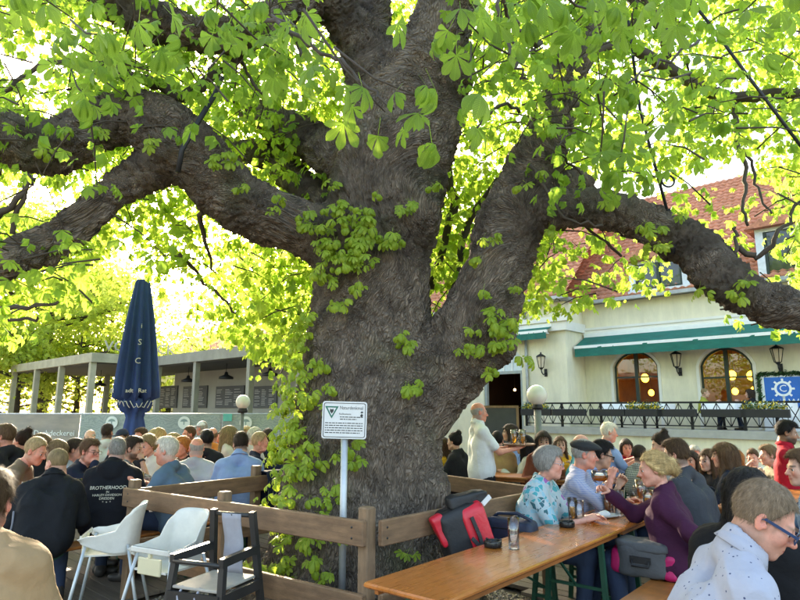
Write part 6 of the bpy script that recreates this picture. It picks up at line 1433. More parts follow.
    if glasses:
        q = MB(); q.M = HM; tr = {0: .0022, 1: .0024, 2: .003}[lod]
        for s in (-1, 1):
            pr_ = [(s*.033+.023*math.copysign(abs(math.cos(t))**.7, math.cos(t)), .108-.004*abs(math.cos(t)), -.001+.017*math.copysign(abs(math.sin(t))**.8, math.sin(t))) for t in np.linspace(0, 2*math.pi, 17)]
            q.tube(pr_, tr, 6, False); q.bar((s*.056, .104, .008), (s*.080, -.005, .012), .003 if lod else .0035, .010 if glasses[0] == 'thick' else .004); q.tube([(s*.080, -.004, .012), (s*.081, -.018, .0), (s*.078, -.022, -.014)], tr, 5)
        q.tube([(-.010, .109, .004), (0, .113, .006), (.010, .109, .004)], tr, 6); go = q.build('glasses', mat('frame_'+glasses[1], {'blue': (.02, .045, .11), 'black': (.01, .01, .011), 'steel': (.3, .3, .32), 'brown': (.1, .04, .02)}[glasses[1]], .3), e)
        for s in (-1, 1): q = MB(); q.M = HM; q.add([(s*.033+.022*math.cos(t), .1075, -.001+.0165*math.sin(t)) for t in np.linspace(0, 2*math.pi, 16, endpoint=False)], [list(range(16))]); q.build('lens', glass_mat('lens_glass', (.97, .97, .97), .05), go)
    if cap == 'flat':
        f = Field((-.13, -.15, -.02), (.13, .18, .18), .008); f.ell((0, -.01, .075), (.098, .125, .052), .0); f.ell((0, .065, .07), (.075, .075, .028), .02); f.ell((0, .0, .03), (.085, .105, .05), .02)
        f.fn(lambda fd, X_, Y_, Z_: np.maximum(fd, (.035+.2*np.clip(Y_, 0, .1)-Z_))); V, F = f.mesh(); mesh_obj('flat_cap', np_mesh('flat_cap', V@Hr.T+hd, F), mat('charcoal_felt', (.018, .019, .02), .9, vary=.2, bump=.3, bscale=120), e)
    elif cap:
        f = Field((-.12, -.14, -.02), (.12, .2, .17), .009); f.ell((0, -.012, .045), (.084, .105, .092), .0); f.fn(lambda fd, X_, Y_, Z_: np.maximum(fd, .05-Z_)); f.ell((0, .11, .052), (.06, .07, .006), .006); V, F = f.mesh(); mesh_obj('cap', np_mesh('cap', V@Hr.T+hd, F), MATS[cap], e)
    if apron:
        q = MB(); n = 24; q.v = []; 
        for j in range(8):
            for i in range(n+1): t = -1.9+3.8*i/n; zz = H0+.06-j*.09; rr = .165*w+.012*j*.5+.006*math.sin(i*1.9+j); q.v.append((rr*math.sin(t), rr*.95*math.cos(t), zz))
        for j in range(7):
            for i in range(n): a_ = j*(n+1)+i; q.f.append([a_, a_+1, a_+n+2, a_+n+1]); q.sm.append(True); q.mi.append(0)
        q.build('apron', MATS[apron], e)
    return dict(e=e, hd=hd, nk=nk, hip=hip, arm=arm, HM=HM, ch=ch, root=root, rz=rzr)
def cloth(name, c, **k): d = dict(rough=.85, vary=.12, vscale=7, bump=.55, bscale=26, spec=.2); d.update(k); return mat(name, c, **d)
for n_, c_ in dict(m_grey_t=(.24, .25, .26), m_jeans=(.03, .045, .085), m_blackj=(.010, .011, .013), m_hoodie=(.008, .009, .012), m_taupe=(.145, .105, .075), m_navyb=(.012, .018, .035), m_bluet=(.085, .135, .19), m_lgrey=(.34, .35, .37), m_lblue=(.22, .31, .50), m_dark=(.015, .015, .018),
                   m_whitet=(.52, .52, .50), m_orange=(.62, .22, .05), m_tan=(.33, .215, .10), m_rust=(.16, .045, .02), m_yellow=(.65, .33, .03), m_purple=(.05, .012, .035), m_dgrey=(.045, .048, .055), m_greyh=(.27, .28, .28), m_redp=(.30, .008, .02), m_btee=(.10, .18, .30), m_white=(.64, .64, .63), m_puffer=(.008, .008, .009), m_olive=(.30, .30, .05), m_coat=(.34, .22, .115), m_khaki=(.16, .14, .09), m_pale=(.55, .5, .45), m_wcap=(.65, .66, .68), m_dcap=(.03, .035, .06), m_apr=(.012, .012, .014), m_teal=(.06, .30, .42)).items(): MATS[n_] = cloth(n_[2:]+'_cloth', c_)
def patt(name, base, fn, **k):
    m = cloth(name, base, **k); n, l, b = nodes_of(m); tc = n.new('ShaderNodeTexCoord'); src = b.inputs['Base Color'].links[0].from_socket; out = fn(n, l, tc.outputs['Object'], src); l.new(out, b.inputs['Base Color']); MATS['m_'+name] = m
def p_dots(n, l, co, src):
    mp = n.new('ShaderNodeMapping'); mp.inputs['Scale'].default_value = (1, 1, 1); l.new(co, mp.inputs[0]); v = n.new('ShaderNodeTexVoronoi'); v.inputs['Scale'].default_value = 38; v.inputs['Randomness'].default_value = .75; l.new(mp.outputs[0], v.inputs[0])
    lt = n.new('ShaderNodeMath'); lt.operation = 'LESS_THAN'; lt.inputs[1].default_value = .135; l.new(v.outputs['Distance'], lt.inputs[0]); mx = n.new('ShaderNodeMixRGB'); l.new(lt.outputs[0], mx.inputs[0]); l.new(src, mx.inputs[1]); mx.inputs[2].default_value = (.06, .07, .14, 1); return mx.outputs[0]
def p_floral(n, l, co, src):
    nz = n.new('ShaderNodeTexNoise'); nz.inputs['Scale'].default_value = 9; l.new(co, nz.inputs[0]); ad = n.new('ShaderNodeVectorMath'); ad.operation = 'MULTIPLY_ADD'; ad.inputs[1].default_value = (.09, .09, .09); l.new(nz.outputs['Color'], ad.inputs[0]); l.new(co, ad.inputs[2])
    v = n.new('ShaderNodeTexVoronoi'); v.inputs['Scale'].default_value = 24; l.new(ad.outputs[0], v.inputs[0]); sp = n.new('ShaderNodeSeparateColor'); l.new(v.outputs['Color'], sp.inputs[0])
    rp = n.new('ShaderNodeValToRGB'); rp.color_ramp.interpolation = 'CONSTANT'; els = rp.color_ramp.elements; els[0].color = (.34, .44, .45, 1); els[1].position = .22; els[1].color = (.06, .30, .33, 1)
    for p_, c_ in ((.4, (.42, .46, .47, 1)), (.52, (.25, .45, .52, 1)), (.66, (.30, .12, .32, 1)), (.74, (.36, .46, .48, 1)), (.88, (.04, .12, .14, 1))): q = els.new(p_); q.color = c_
    l.new(sp.outputs[0], rp.inputs[0]); v2 = n.new('ShaderNodeTexVoronoi'); v2.inputs['Scale'].default_value = 24; v2.feature = 'DISTANCE_TO_EDGE'; l.new(ad.outputs[0], v2.inputs[0]); lt = n.new('ShaderNodeMath'); lt.operation = 'LESS_THAN'; lt.inputs[1].default_value = .05; l.new(v2.outputs['Distance'], lt.inputs[0])
    mx = n.new('ShaderNodeMixRGB'); l.new(lt.outputs[0], mx.inputs[0]); l.new(rp.outputs[0], mx.inputs[1]); mx.inputs[2].default_value = (.40, .46, .47, 1); return mx.outputs[0]
def p_plaid(c2, sc):
    def fn(n, l, co, src):
        out = src
        for ax in (0, 2):
            w_ = n.new('ShaderNodeTexWave'); w_.bands_direction = 'X' if ax == 0 else 'Z'; w_.inputs['Scale'].default_value = sc*1.3; w_.inputs['Distortion'].default_value = .6; l.new(co, w_.inputs[0]); mx = n.new('ShaderNodeMixRGB'); mm = n.new('ShaderNodeMath'); mm.operation = 'MULTIPLY'; mm.inputs[1].default_value = .6; l.new(w_.outputs[0], mm.inputs[0]); l.new(mm.outputs[0], mx.inputs[0]); l.new(out, mx.inputs[1]); mx.inputs[2].default_value = tuple(c2)+(1,); out = mx.outputs[0]
        return out
    return fn
patt('dots', (.35, .36, .42), p_dots, vary=.09); patt('floral', (.6, .66, .66), p_floral); patt('plaidblue', (.20, .25, .42), p_plaid((.42, .43, .50), 14)); patt('plaidgrey', (.05, .06, .07), p_plaid((.42, .42, .4), 9))

n_, l_, b_ = nodes_of(MATS['m_coat']); tc = n_.new('ShaderNodeTexCoord'); wv = n_.new('ShaderNodeTexWave'); wv.bands_direction = 'X'; wv.inputs['Scale'].default_value = 130; wv.inputs['Distortion'].default_value = 1.; l_.new(tc.outputs['Object'], wv.inputs[0])
bp = n_.new('ShaderNodeBump'); bp.inputs['Strength'].default_value = .2; bp.inputs['Distance'].default_value = .002; l_.new(wv.outputs[0], bp.inputs['Height']); l_.new(b_.inputs['Normal'].links[0].from_socket, bp.inputs['Normal']); l_.new(bp.outputs[0], b_.inputs['Normal'])
GL, GR = 'drinkers at the tables left of the tree', 'drinkers at the tables right of the tree'
D = {}
# --- left
D['L1'] = person('bald man in black jacket with grey side stripe, seen from behind on the bench', 58, 449, 5.35, 28, GL, lean=20, side=4, hair='buzz', hc='dblond', hy=35, hp=14, top='m_blackj', sleeve='long', inflate=.02, fold=.010, w=1.02, collar=True, skin='pink')
D['L2'] = person('man in black hooded sweatshirt with pale printed lettering on the back', 118, 439, 5.95, 12, GL, lean=10, hair='short', hc='grey', hy=18, hp=8, top='m_hoodie', sleeve='long', inflate=.024, fold=.009, w=1.08, hood=True, skin='pink')
D['L3'] = person('fair haired man in taupe T-shirt leaning towards the black jacket man', 37, 439, 6.0, -72, GL, lean=26, hair='short', hc='dblond', hy=-18, hp=22, top='m_taupe', w=1.1, skin='red', red=.7, arms={'R': (.16, .42, .84), 'L': (-.12, .40, .86)})
D['L4'] = person('man in navy blazer and glasses holding his hand to his mouth', 91, 440, 6.5, -95, GL, lean=14, hair='gelled', hc='brown', hy=-12, hp=8, top='m_navyb', sleeve='long', inflate=.02, skin='pink', glasses=('thin', 'brown'), opencollar=True, arms={'Rhead': (.02, .115, -.10), 'L': (-.1, .36, .82)}, handpose=('relax', 'grip'))
D['L5'] = person('bearded dark haired man in checked shirt with hand at his lips', 134, 438, 6.9, -78, GL, lean=12, hair='gelled', hc='dark', beard=.85, hy=-10, hp=6, top='m_plaidgrey', sleeve='elbow', skin='tan', arms={'Rhead': (.03, .12, -.09), 'L': (-.12, .36, .80)}, handpose=('relax', 'fist'))
D['L6'] = person('white haired red faced man in slate blue T-shirt resting his arm on the rail', 167, 439, 6.15, 80, GL, lean=14, hair='full', hc='white', hy=10, hp=4, top='m_bluet', skin='red', red=.9, w=1.15, arms={'L': (-.34, .30, .96), 'R': (.10, .40, .86)}, palm={'L': (0, -.2, -.9)})
D['L7'] = person('bald man in light grey T-shirt seen from behind', 197, 438, 7.2, 8, GL, lean=10, hair='bald', hc='grey', hy=20, hp=10, top='m_lgrey', skin='red', w=1.15, belly=.5)
D['L8'] = person('dark haired man in pale blue shirt bending over his plate', 241, 434, 6.95, 12, GL, lean=16, hair='full', hc='dark', hy=14, hp=26, top='m_lblue', sleeve='elbow', collar=True, w=1.1)
D['L9'] = person('grey haired man in navy pullover propping his cheek beside the trunk', 261, 433, 7.7, -70, GL, lean=10, hair='short', hc='dblond', hy=-10, hp=4, top='m_navyb', sleeve='long', skin='red', arms={'Rhead': (.05, .09, -.09), 'L': (-.1, .36, .8)}, handpose=('relax', 'fist'))
D['L10'] = person('white haired drinker half hidden behind the grey haired man', 255, 429, 8.9, -40, GL, lean=6, hair='full', hc='white', top='m_pale', sleeve='long', lod=2, skin='pink')
D['F1'] = person('brown haired bearded man in dark jacket facing away to the left', 6, 426, 7.0, 82, GL, lean=6, hair='full', hc='brown', beard=.7, hy=4, top='m_dark', sleeve='long', inflate=.02, skin='red')
D['F2'] = person('dark haired woman with raised hand beside the bearded man', 23, 431, 7.3, 70, GL, kind='f', hair='bun', hc='dark', hy=10, top='m_lgrey', sleeve='long', skin='tan', arms={'Lhead': (-.03, .12, -.08), 'R': (.1, .35, .8)}, handpose=('fist', 'relax'))
D['F3'] = person('light brown haired woman behind the taupe T-shirt man', 39, 435, 7.3, 100, GL, kind='f', hair='bob', hc='lbrown', top='m_dark', sleeve='long', lod=2)
D['F4'] = person('dark haired man in white T-shirt by the parasol foot', 108, 425, 9.6, 25, GL, hair='gelled', hc='dark', hy=-30, top='m_whitet', lod=2, skin='tan')
D['F5'] = person('man in dark cap facing this way beside the white T-shirt', 122, 430, 9.2, 165, GL, hair='short', hc='dark', top='m_dark', cap='m_dcap', lod=2)
D['F6'] = person('brown haired man in dark polo shirt below the parasol', 141, 429, 8.9, 150, GL, hair='gelled', hc='brown', hy=10, top='m_dark', lod=2, skin='red')
D['F7'] = person('curly blonde woman in grey patterned top', 156, 430, 8.3, 105, GL, kind='f', hair='curly', hc='blond', top='m_plaidgrey', sleeve='elbow', lod=2, skin='tan')
D['F8'] = person('ginger haired woman between the two older men', 182, 438, 8.1, 150, GL, kind='f', hair='curly', hc='ginger', top='m_taupe', lod=2, skin='red')
D['F9'] = person('sunburnt man with short brown hair below the round banner logo', 189, 427, 9.6, 130, GL, hair='short', hc='brown', top='m_dark', lod=2, skin='red')
D['F10'] = person('man in pale baseball cap far back by the banner', 202, 422, 11.0, 70, GL, hair='short', hc='grey', top='m_lgrey', cap='m_wcap', lod=2, skin='red')
D['F11'] = person('dark haired man in black T-shirt behind the grey T-shirt man', 207, 431, 8.2, 15, GL, hair='gelled', hc='black', hy=25, top='m_dark', lod=2, skin='tan')
D['F12'] = person('balding man in orange shirt seen from behind', 213, 428, 9.7, 10, GL, hair='bald', hc='lbrown', top='m_orange', lod=2, skin='red', w=1.1)
D['F13'] = person('woman with long blonde hair and a white and black top', 231, 427, 9.0, -60, GL, kind='f', hair='longwavy', hc='dblond', top='m_pale', lod=2)
D['F14'] = person('dark haired drinker at the edge of the trunk leaves', 268, 430, 9.3, 30, GL, hair='full', hc='dark', top='m_dark', sleeve='long', lod=2, skin='tan')
D['F15'] = person('fair woman in grey top deep among the left tables', 172, 434, 9.4, 100, GL, kind='f', hair='bob', hc='blond', top='m_lgrey', lod=2, skin='pink')
D['N1'] = person('man in tan corduroy jacket with brown hair, cut off beside the high chairs', -9, 474, 2.55, 8, None, lean=6, hair='full', hc='brown', hy=8, top='m_coat', sleeve='long', inflate=.03, fold=.010, collar=True, lod=0, w=1.05, skin='pink')
# --- right
D['R1'] = person('grey haired woman with glasses in turquoise floral blouse', 549, 448, 4.95, -122, GR, kind='f', lean=12, hair='shortw', hc='grey', hy=18, hp=6, top='m_floral', sleeve='elbow', skin='pink', red=.7, glasses=('thin', 'steel'), w=1.18, inflate=.018, fold=.009, bot='m_jeans', arms={'L': (-.02, .46, .80), 'R': (.10, .44, .80)}, handpose=('flat', 'relax'))
D['R2'] = person('man in dark flat cap and checked blue shirt with raised hand', 584, 441, 5.45, -116, GR, lean=10, hair='short', hc='grey', hy=14, hp=8, top='m_plaidblue', sleeve='elbow', cap='flat', skin='red', red=.8, w=1.08, arms={'R': (.05, .34, 1.03), 'L': (-.16, .45, .82)}, handpose=('relax', 'grip'), palm={'R': (-.6, .2, .5)})
D['R3'] = person('dark haired man with black glasses leaning over clasped hands', 601, 442, 5.85, -110, GR, lean=26, hair='gelled', hc='black', hy=14, hp=16, top='m_lblue', sleeve='short', skin='tan', glasses=('thick', 'black'), arms={'R': (.06, .44, .92), 'L': (-.02, .45, .92)}, palm={'R': (-.9, 0, -.1), 'L': (.9, 0, -.1)}, handpose=('relax', 'relax'))
D['R4'] = person('balding grey man hidden behind the flat cap', 582, 435, 7.4, -100, GR, hair='bald', hc='lbrown', top='m_teal', lod=2, skin='pink')
D['R5'] = person('stout grey haired man in light blue shirt in front of the terrace wall', 609, 424, 8.7, -98, GR, hair='full', hc='white', hy=0, hp=10, top='m_lblue', sleeve='elbow', skin='red', w=1.2, belly=.9, hipz=.66, arms={'R': (.12, .42, .92), 'L': (-.10, .44, .92)})
D['R6'] = person('blonde woman in purple cardigan with her hand on her hip', 652, 452, 4.5, 62, GR, kind='f', lean=10, hair='updo', hc='blond', hy=14, hp=12, top='m_purple', sleeve='long', skin='pink', red=.7, w=1.15, inflate=.017, opencollar=True, arms={'L': (-.17, -.17, .66), 'Lh': (-1, -.35, .1), 'R': (.12, .46, .98)}, handpose=('relax', 'grip'), palm={'L': (.8, .2, -.3)})
D['R7'] = person('brown haired man in charcoal T-shirt behind the woman in purple', 674, 441, 5.3, 42, GR, lean=14, hair='full', hc='brown', hy=10, hp=8, top='m_dgrey', w=1.12)
D['R8'] = person('woman with dark hair in a bun and grey hooded jacket', 660, 434, 7.1, 62, GR, kind='f', hair='bun', hc='dark', lean=18, hp=18, top='m_greyh', sleeve='long', hood=True, inflate=.02)
D['R9'] = person('woman with long wavy brown hair in navy top seen from behind', 722, 444, 6.4, 48, GR, kind='f', hair='longwavy', hc='brown', lean=10, hy=14, top='m_navyb', sleeve='long')
D['R10'] = person('woman with brown hair sitting beyond the long haired woman', 707, 450, 7.2, 110, GR, kind='f', hair='long', hc='brown', top='m_dark', sleeve='long', lod=2)
D['R11'] = person('young man in dark jacket looking left by the terrace wall', 767, 446, 8.0, 85, GR, hair='gelled', hc='lbrown', top='m_khaki', sleeve='long', skin='pink')
D['R13'] = person('brown haired boy in blue T-shirt cut off beside the red polo man', 800, 452, 4.5, 62, GR, hair='full', hc='brown', hy=20, top='m_btee')
D['R14'] = person('black haired person in black quilted jacket behind the man with blue glasses', 748, 471, 2.75, -50, None, kind='f', hair='long', hc='black', lean=8, top='m_puffer', sleeve='long', inflate=.04, fold=.014, w=1.1, hp=10)
D['N2'] = person('man with blue glasses in a white dotted shirt bending his head down', 761, 485, 2.25, -102, None, lean=24, side=0, hair='short', hc='ash', hy=-18, hp=32, top='m_dots', sleeve='elbow', collar=True, skin='pink', red=.75, glasses=('thick', 'blue'), lod=0, inflate=.015, fold=.008, beard=.2, arms={'L': (-.12, .42, .80), 'R': (.12, .40, .80)})
D['R15'] = person('dark haired person between the bun woman and the long haired woman', 690, 452, 8.3, 130, GR, kind='f', hair='bob', hc='dark', top='m_taupe', lod=2, skin='tan')
# --- more of the crowd
for k, (px, yt, Y, rz, kd, hr_, hc_, tp_, slv, lab) in enumerate((
    (56, 441, 7.3, 110, 'f', 'bob', 'lbrown', 'm_pale', 'long', 'woman with light brown bob and beige top in the left crowd'), (76, 440, 7.5, -70, 'm', 'gelled', 'dark', 'm_plaidblue', 'elbow', 'dark haired man in blue checked shirt in the left crowd'),
    (90, 430, 10.0, 150, 'm', 'bald', 'grey', 'm_teal', 'short', 'bald man in turquoise shirt below the printed banner'), (223, 431, 10.2, 160, 'm', 'short', 'brown', 'm_whitet', 'short', 'man in white T-shirt beside the orange shirt'), (246, 427, 10.6, 170, 'f', 'long', 'blond', 'm_rust', 'long', 'blonde woman in rust top by the globe lamp'),
    (148, 436, 7.7, 130, 'f', 'curly', 'dblond', 'm_pale', 'short', 'curly haired woman beside the bearded man'), (640, 446, 8.3, -60, 'm', 'short', 'dark', 'm_plaidgrey', 'elbow', 'dark haired man in checked shirt beyond the long table'), (694, 447, 9.2, 170, 'm', 'full', 'grey', 'm_bluet', 'short', 'grey haired man in slate T-shirt near the terrace wall'),
    (736, 451, 8.0, -90, 'f', 'bob', 'ginger', 'm_greyh', 'long', 'red haired woman in grey top right of the long haired woman'), (752, 450, 9.4, 160, 'm', 'gelled', 'brown', 'm_whitet', 'short', 'brown haired man in white T-shirt by the terrace wall'), (560, 437, 9.6, 175, 'f', 'long', 'brown', 'm_yellow', 'short', 'brown haired woman in yellow behind the flat cap'),
    (626, 440, 9.8, 150, 'f', 'bob', 'dark', 'm_redp', 'short', 'dark haired woman in red behind the stout man'), (12, 433, 8.6, 120, 'm', 'short', 'dblond', 'm_bluet', 'short', 'fair haired man in slate T-shirt at the left edge'))):
    D['X%d' % k] = person(lab, px, yt, Y, rz, GL if px < 400 else GR, kind=kd, hair=hr_, hc=hc_, top=tp_, sleeve=slv, lod=2, skin=('tan', 'pink', 'fair', 'red')[k % 4], lean=4+5*(k % 3), hy=(-20, 0, 25)[k % 3], hp=4+6*(k % 2))
# --- waiter and the table behind the tree
D['W1'] = person('balding waiter in white short sleeved shirt carrying a tray of beer', 479, 403, 7.75, -82, None, sit=False, lean=-2, hair='bald', hc='grey', top='m_white', bot='m_dark', skin='red', w=1.03, belly=.3, hp=6, hipz=.86, skirtlen=.10, apron='m_apr', arms={'R': (.12, .42, 1.12), 'L': (-.12, .40, 1.12)}, palm={'R': (-.2, .2, .9), 'L': (.2, .2, .9)}, handpose=('flat', 'flat'), fold=.005, collar=True)
D['W2'] = person('dark haired person in tan coat seen from behind near the tray', 497, 432, 8.6, -5, GR, kind='f', hair='short', hc='black', top='m_tan', sleeve='long', inflate=.035, w=1.15, lean=6)
D['W3'] = person('dark haired woman in pale blue blouse before the doorway', 509, 425, 9.3, 75, GR, kind='f', hair='bob', hc='dark', top='m_lblue', sleeve='long', lod=2, skin='tan', hipz=.64)
D['W4'] = person('woman with long black hair seen from the side', 523, 436, 8.4, 72, GR, kind='f', hair='long', hc='black', top='m_whitet', sleeve='long', lod=2)
D['W5'] = person('woman with long dark hair in rust jacket facing this way', 543, 432, 7.8, 172, GR, kind='f', hair='long', hc='dark', top='m_rust', sleeve='long', inflate=.02, skin='tan')
D['W6'] = person('woman in yellow top glimpsed beside the trunk', 441, 438, 9.0, 60, GR, kind='f', hair='long', hc='brown', top='m_yellow', lod=2, skin='tan')
D['W7'] = person('dark haired person in black jacket behind the waiter', 454, 433, 8.7, 55, GR, kind='f', hair='bun', hc='black', top='m_dark', sleeve='long', lod=2, skin='tan', inflate=.02)
D['R12'] = person('waiter with dark topknot and beard in a red polo shirt', 786, 422, 6.8, -128, None, sit=False, lean=2, hair='gelled', hc='black', beard=.8, hp=12, hy=10, top='m_redp', skin='brown', hipz=.70, w=1.0, arms={'R': (.02, .36, .86), 'L': (-.16, .36, .88)}, collar=True)
# --- guests on the terrace
for i, (px, tp_, hc_, lab) in enumerate(((706, 'm_olive', 'dblond', 'guest in olive top at the terrace railing'), (750, 'm_dark', 'dark', 'guest in dark clothes by the second arched window'))):
    a, z_ = FA(px, 400, BT+1.7); p = toworld(a, BT+1.7, 2.16-(.04*i))
    D['T%d' % i] = person(lab, px, 0, 0, R(0)+(-43+90 if i % 2 else -43-80), 'guests on the terrace', pos=(p.x, p.y, p.z), zmin=1.0, hair='bob' if i % 2 else 'short', kind='f' if i % 2 else 'm', hc=hc_, top=tp_, sleeve='long', lod=2)
# ================================================================ what they sit at
def bench_for(keys, lab, ext=.35):
    pts = np.array([[D[k]['root'].x, D[k]['root'].y] for k in keys]); c = pts.mean(0)
    if len(pts) > 1: u, s_, vt = np.linalg.svd(pts-c); d = vt[0]
    else: a = D[keys[0]]['rz']; d = np.array([math.cos(a), math.sin(a)])
    t = (pts-c)@d; L = max(.7, t.max()-t.min()+2*ext); p0 = c+d*((t.max()+t.min())/2-L/2)
    return beer_bench((p0[0], p0[1], 0), math.atan2(d[1], d[0]), lab, L=L)
bench_for(['L1', 'L2', 'L6'], 'bench with green legs under the black jacket man', .45); bench_for(['L3', 'L4', 'L5'], 'bench under the men facing the hooded man')
bench_for(['L7', 'L8'], 'bench under the grey T-shirt man and the pale blue shirt man'); bench_for(['L9', 'L10'], 'bench beside the trunk under the grey haired men')
bench_for(['F1', 'F2', 'F3'], 'bench under the bearded man at the left edge'); bench_for(['F4', 'F5', 'F6'], 'bench below the parasol'); bench_for(['F7', 'F8', 'F15'], 'bench under the curly blonde woman'); bench_for(['F9', 'F10'], 'bench by the banner under the cap wearer'); bench_for(['F11', 'F12'], 'bench under the orange shirt man'); bench_for(['F13', 'F14'], 'bench under the long haired blonde woman')
bench_for(['R4', 'W5'], 'bench behind the flat cap man'); bench_for(['R5'], 'bench under the stout man'); bench_for(['R8', 'R15'], 'bench under the bun woman'); bench_for(['R9', 'R10'], 'bench under the long haired women'); bench_for(['R11'], 'bench by the terrace wall'); bench_for(['R13'], 'bench under the boy in blue'); bench_for(['R14'], 'bench under the black quilted jacket'); bench_for(['N2'], 'bench under the man with blue glasses'); bench_for(['N1'], 'bench under the tan corduroy jacket')
bench_for(['X0', 'X1'], 'bench deep in the left crowd'); bench_for(['X2', 'X12'], 'bench by the printed banner'); bench_for(['X3', 'X4'], 'bench by the globe lamp'); bench_for(['X5'], 'bench beside the bearded man'); bench_for(['X6', 'X11'], 'bench beyond the long table'); bench_for(['X7', 'X9'], 'bench along the terrace wall'); bench_for(['X8'], 'bench under the red haired woman'); bench_for(['X10'], 'bench behind the rust jacket')
bench_for(['W2', 'W4'], 'bench under the tan coat'); bench_for(['W3'], 'bench before the doorway'); bench_for(['W6', 'W7'], 'bench behind the waiter')
def table_between(ka, kb, lab, L=2.2):
    a = np.array([[D[k]['root'].x, D[k]['root'].y] for k in ka]); b = np.array([[D[k]['root'].x, D[k]['root'].y] for k in kb]); c = (a.mean(0)+b.mean(0))/2; al = np.concatenate([a-a.mean(0), b-b.mean(0)]); u, s_, vt = np.linalg.svd(al); d = vt[0]; p0 = c-d*L/2
    return beer_table((p0[0], p0[1], 0), math.atan2(d[1], d[0]), lab, L=L, m=m_bt2)
table_between(['L1', 'L2'], ['L3', 'L4', 'L5'], 'beer table between the hooded man and the blazer man')
t8 = D['L8']['root']; beer_table((t8.x-1.3, t8.y+1.1, 0), R(-20), 'beer table before the pale blue shirt man', m=m_bt2)
beer_table((D['F4']['root'].x-.3, D['F4']['root'].y-.5, 0), R(-5), 'beer table below the parasol', m=m_bt2)
rt_ = D['R9']['root']; beer_table((rt_.x-.5, rt_.y-1.0, 0), TA, 'beer table of the long haired women', m=m_bt2); beer_table((D['R5']['root'].x+.35, D['R5']['root'].y-.9, 0), TA, 'beer table of the stout man', m=m_bt2)
beer_table((D['W4']['root'].x-.6, D['W4']['root'].y-.2, 0), R(-30), 'beer table before the doorway', m=m_bt2, L=1.6)
# ================================================================ details worn and held
d = D['L2']; m_prt = mat('pale_shirt_print', (.62, .60, .48), .8, vary=.1)
V_ = d['nk']+np.array([0, -.42, -.17]); shirt_o = [c_ for c_ in d['e'].children if c_.name.startswith(('jacket', 'shirt'))][0]
for tx, dz_, s_ in (('BROTHERHOOD', 0, .042), ('IN', -.036, .026), ('HARLEY-DAVIDSON', -.062, .028), ('DRESDEN', -.092, .03), ('*  +  *', -.125, .03)):
    o = text_obj('back_print', tx, s_, m_prt, d['e'], Matrix.Translation((V_[0], V_[1], V_[2]+dz_)) @ RX, 0.)
    q = o.modifiers.new('wrap', 'SHRINKWRAP'); q.wrap_method = 'PROJECT'; q.use_project_x = False; q.use_project_y = True; q.use_positive_direction = True; q.use_negative_direction = False; q.target = shirt_o; q.offset = .006; q.wrap_mode = 'OUTSIDE_SURFACE'
d = D['L1']                                                        # grey side stripe of the black jacket
m_ = MB()
for off in (0, .026): m_.tube([Vector(d['hip'])+Vector((-.245-off*.2, -.06+off, -.03)), Vector(d['ch'])+Vector((-.235, -.06+off, -.12)), Vector(d['ch'])+Vector((-.235, -.05+off, -.02))], .008, 5)
m_.build('side_stripe', mat('grey_trim_cloth', (.16, .16, .18), .8), d['e'])
def worldp(d, v): M = Matrix.Translation(d['root']) @ Matrix.Rotation(d['rz'], 4, 'Z'); return M @ Vector(v)
# waiter's tray with mugs
d = D['W1']; hm = (d['arm'][1][2]+d['arm'][-1][2])/2+np.array([0, .10, .035]); tw_ = worldp(d, hm)
e = empty('serving_tray', tw_, d['rz'], 'round brown tray held by the waiter in white', 'tray'); m_ = MB(); m_.lathe([(.0, 0), (.19, 0), (.205, .022), (.2, .022), (.187, .006), (0, .006)], 28); m_.build('tray_dish', mat('brown_tray', (.20, .10, .05), .5), e)
for dx, dy, lb in ((-.06, .06, 'tall golden beer with foam at the front of the tray'), (.07, .02, 'tall golden beer with foam beside the first on the tray'), (0, -.07, 'tall golden beer with foam at the back of the tray')):
    g = tumbler(tw_+Matrix.Rotation(d['rz'], 3, 'Z') @ Vector((dx, dy, .0065)), .19, .038, .044, lb, .74, m_beer, True, .045)
# goblet in the hand of the woman in purple
d = D['R6']; W_ = d['arm'][1][2]; E_ = d['arm'][1][1]; dirn = (W_-E_)/np.linalg.norm(W_-E_); gpos = worldp(d, W_+dirn*.085+np.array([-.01, .0, -.05])); tumbler(gpos, .165, .04, .062, 'wide goblet of amber beer held by the woman in purple', .8, m_amber, False, .012, goblet=True)
# watch of the bearded man, belt of the pale blue shirt
d = D['L5']; W_, E_ = d['arm'][1][2], d['arm'][1][1]; m_ = MB(); c = Vector(W_+(E_-W_)*.12); dr = Vector(W_-E_).normalized(); m_.tube([c-dr*.012, c+dr*.012], .036, 14); m_.build('wrist_watch', m_blk, d['e'])
d = D['R6']; W_, E_ = d['arm'][-1][2], d['arm'][-1][1]
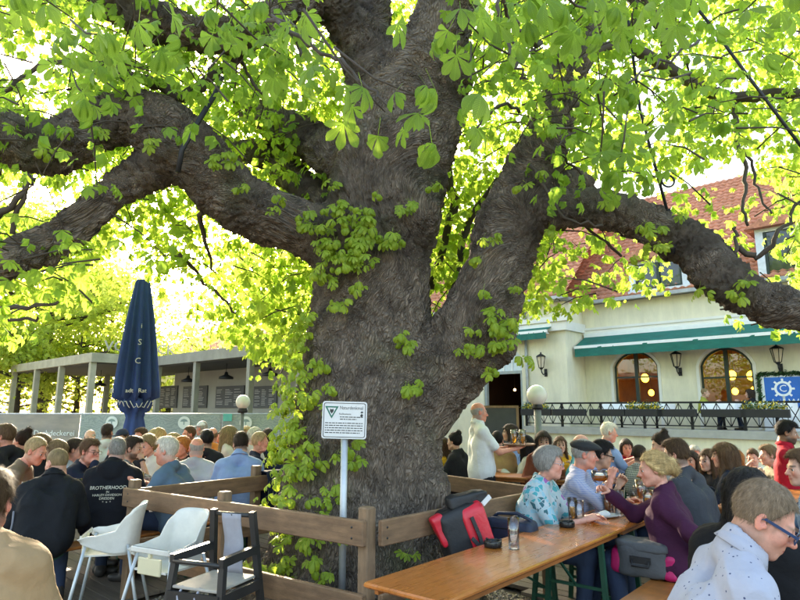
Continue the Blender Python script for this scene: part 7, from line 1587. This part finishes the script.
# jacket hung over the fence behind the pale blue shirt
V = []; F = []; p0 = on_line(272, FL, FF)+Vector((0, 0, .935)); dd = (FF-FL).normalized(); nn = Vector((dd.y, -dd.x, 0))
prof_ = [(-.10, -.38), (-.095, -.2), (-.085, -.05), (-.06, .012), (0, .022), (.05, .012), (.062, -.05), (.068, -.22), (.072, -.40)]
for i in range(15):
    for j, (o_, z_) in enumerate(prof_): w_ = .012*math.sin(i*1.9+j*.7); v = p0+dd*(-.17+.34*i/14)+nn*(o_*-1-.07*-1+w_)+Vector((0, 0, z_+(.02*math.sin(i*1.1) if j in (0, 8) else 0))); V.append(tuple(v))
for i in range(14):
    for j in range(len(prof_)-1): a_ = i*len(prof_)+j; F.append((a_, a_+1, a_+1+len(prof_), a_+len(prof_)))
o = mesh_obj('folded_jacket', np_mesh('folded_jacket', V, F), MATS['m_navyb']); sm = o.modifiers.new('thick', 'SOLIDIFY'); sm.thickness = .012; tag(o, 'navy jacket hung over the rear fence rail', 'jacket')
# mugs on the far tables
for k, (px, py, Y, lb) in enumerate(((221, 462, 7.3, 'golden beer glass in front of the pale blue shirt man'), (226, 460, 7.4, 'second golden beer glass by the pale blue shirt man'))):
    p = P(px, py, Y+.2); tumbler(Vector((p.x, p.y, .771)), .19, .036, .042, lb, .8, m_beer, False, .02)
# blackboard easel near the door
p = P(496, 430, 10.2); e = empty('menu_easel', (p.x, p.y, 0), R(-14), 'dark menu blackboard on an easel before the doorway', 'sign'); m_ = MB(); m_.box(-.34, .34, -.015, .015, .55, 1.62); m_.build('slate', mat('blackboard_slate', (.05, .055, .06), .7, vary=.2), e)
m_ = MB(); m_.box(-.38, -.341, -.025, .025, 0, 1.66); m_.box(.341, .38, -.025, .025, 0, 1.66); m_.box(-.34, .34, -.025, .025, 1.621, 1.66); m_.box(-.34, .34, -.025, .025, .51, .549); m_.build('frame', m_fpost, e)
m_ = MB(); m_.bar((0, .02, 1.5), (0, .5, 0), .04, .03); m_.build('prop', m_fpost, e)

ta = [o for o in col.objects if o.get('label') == 'beer table between the hooded man and the blazer man'][0]
for k, (u_, v_, lb) in enumerate(((.7, .05, 'tall beer before the taupe T-shirt man'), (1.1, -.1, 'tall beer before the blazer man'), (1.55, .08, 'tall beer before the bearded man'), (1.75, -.12, 'tall beer beside the white haired man'))):
    p = Matrix.Translation(ta.location) @ Matrix.Rotation(ta.rotation_euler.z, 4, 'Z') @ Vector((u_, v_, .771)); tumbler(p, .19, .036, .042, lb, (.8, .45, .7, .6)[k], m_beer, k % 2 == 0, .02)
for k, (t_, s_, lb) in enumerate(((2.75, -.08, 'handled beer mug beside the cap wearer'), (3.2, .1, 'handled beer mug before the charcoal T-shirt'), (3.6, -.1, 'handled beer mug near the clasped hands'), (4.0, .05, 'handled beer mug at the far table end'))): tumbler(tp(t_, s_, .771), .15, .042, .045, lb, (.8, .6, .75, .4)[k], m_beer if k % 2 else m_amber, True, .018)
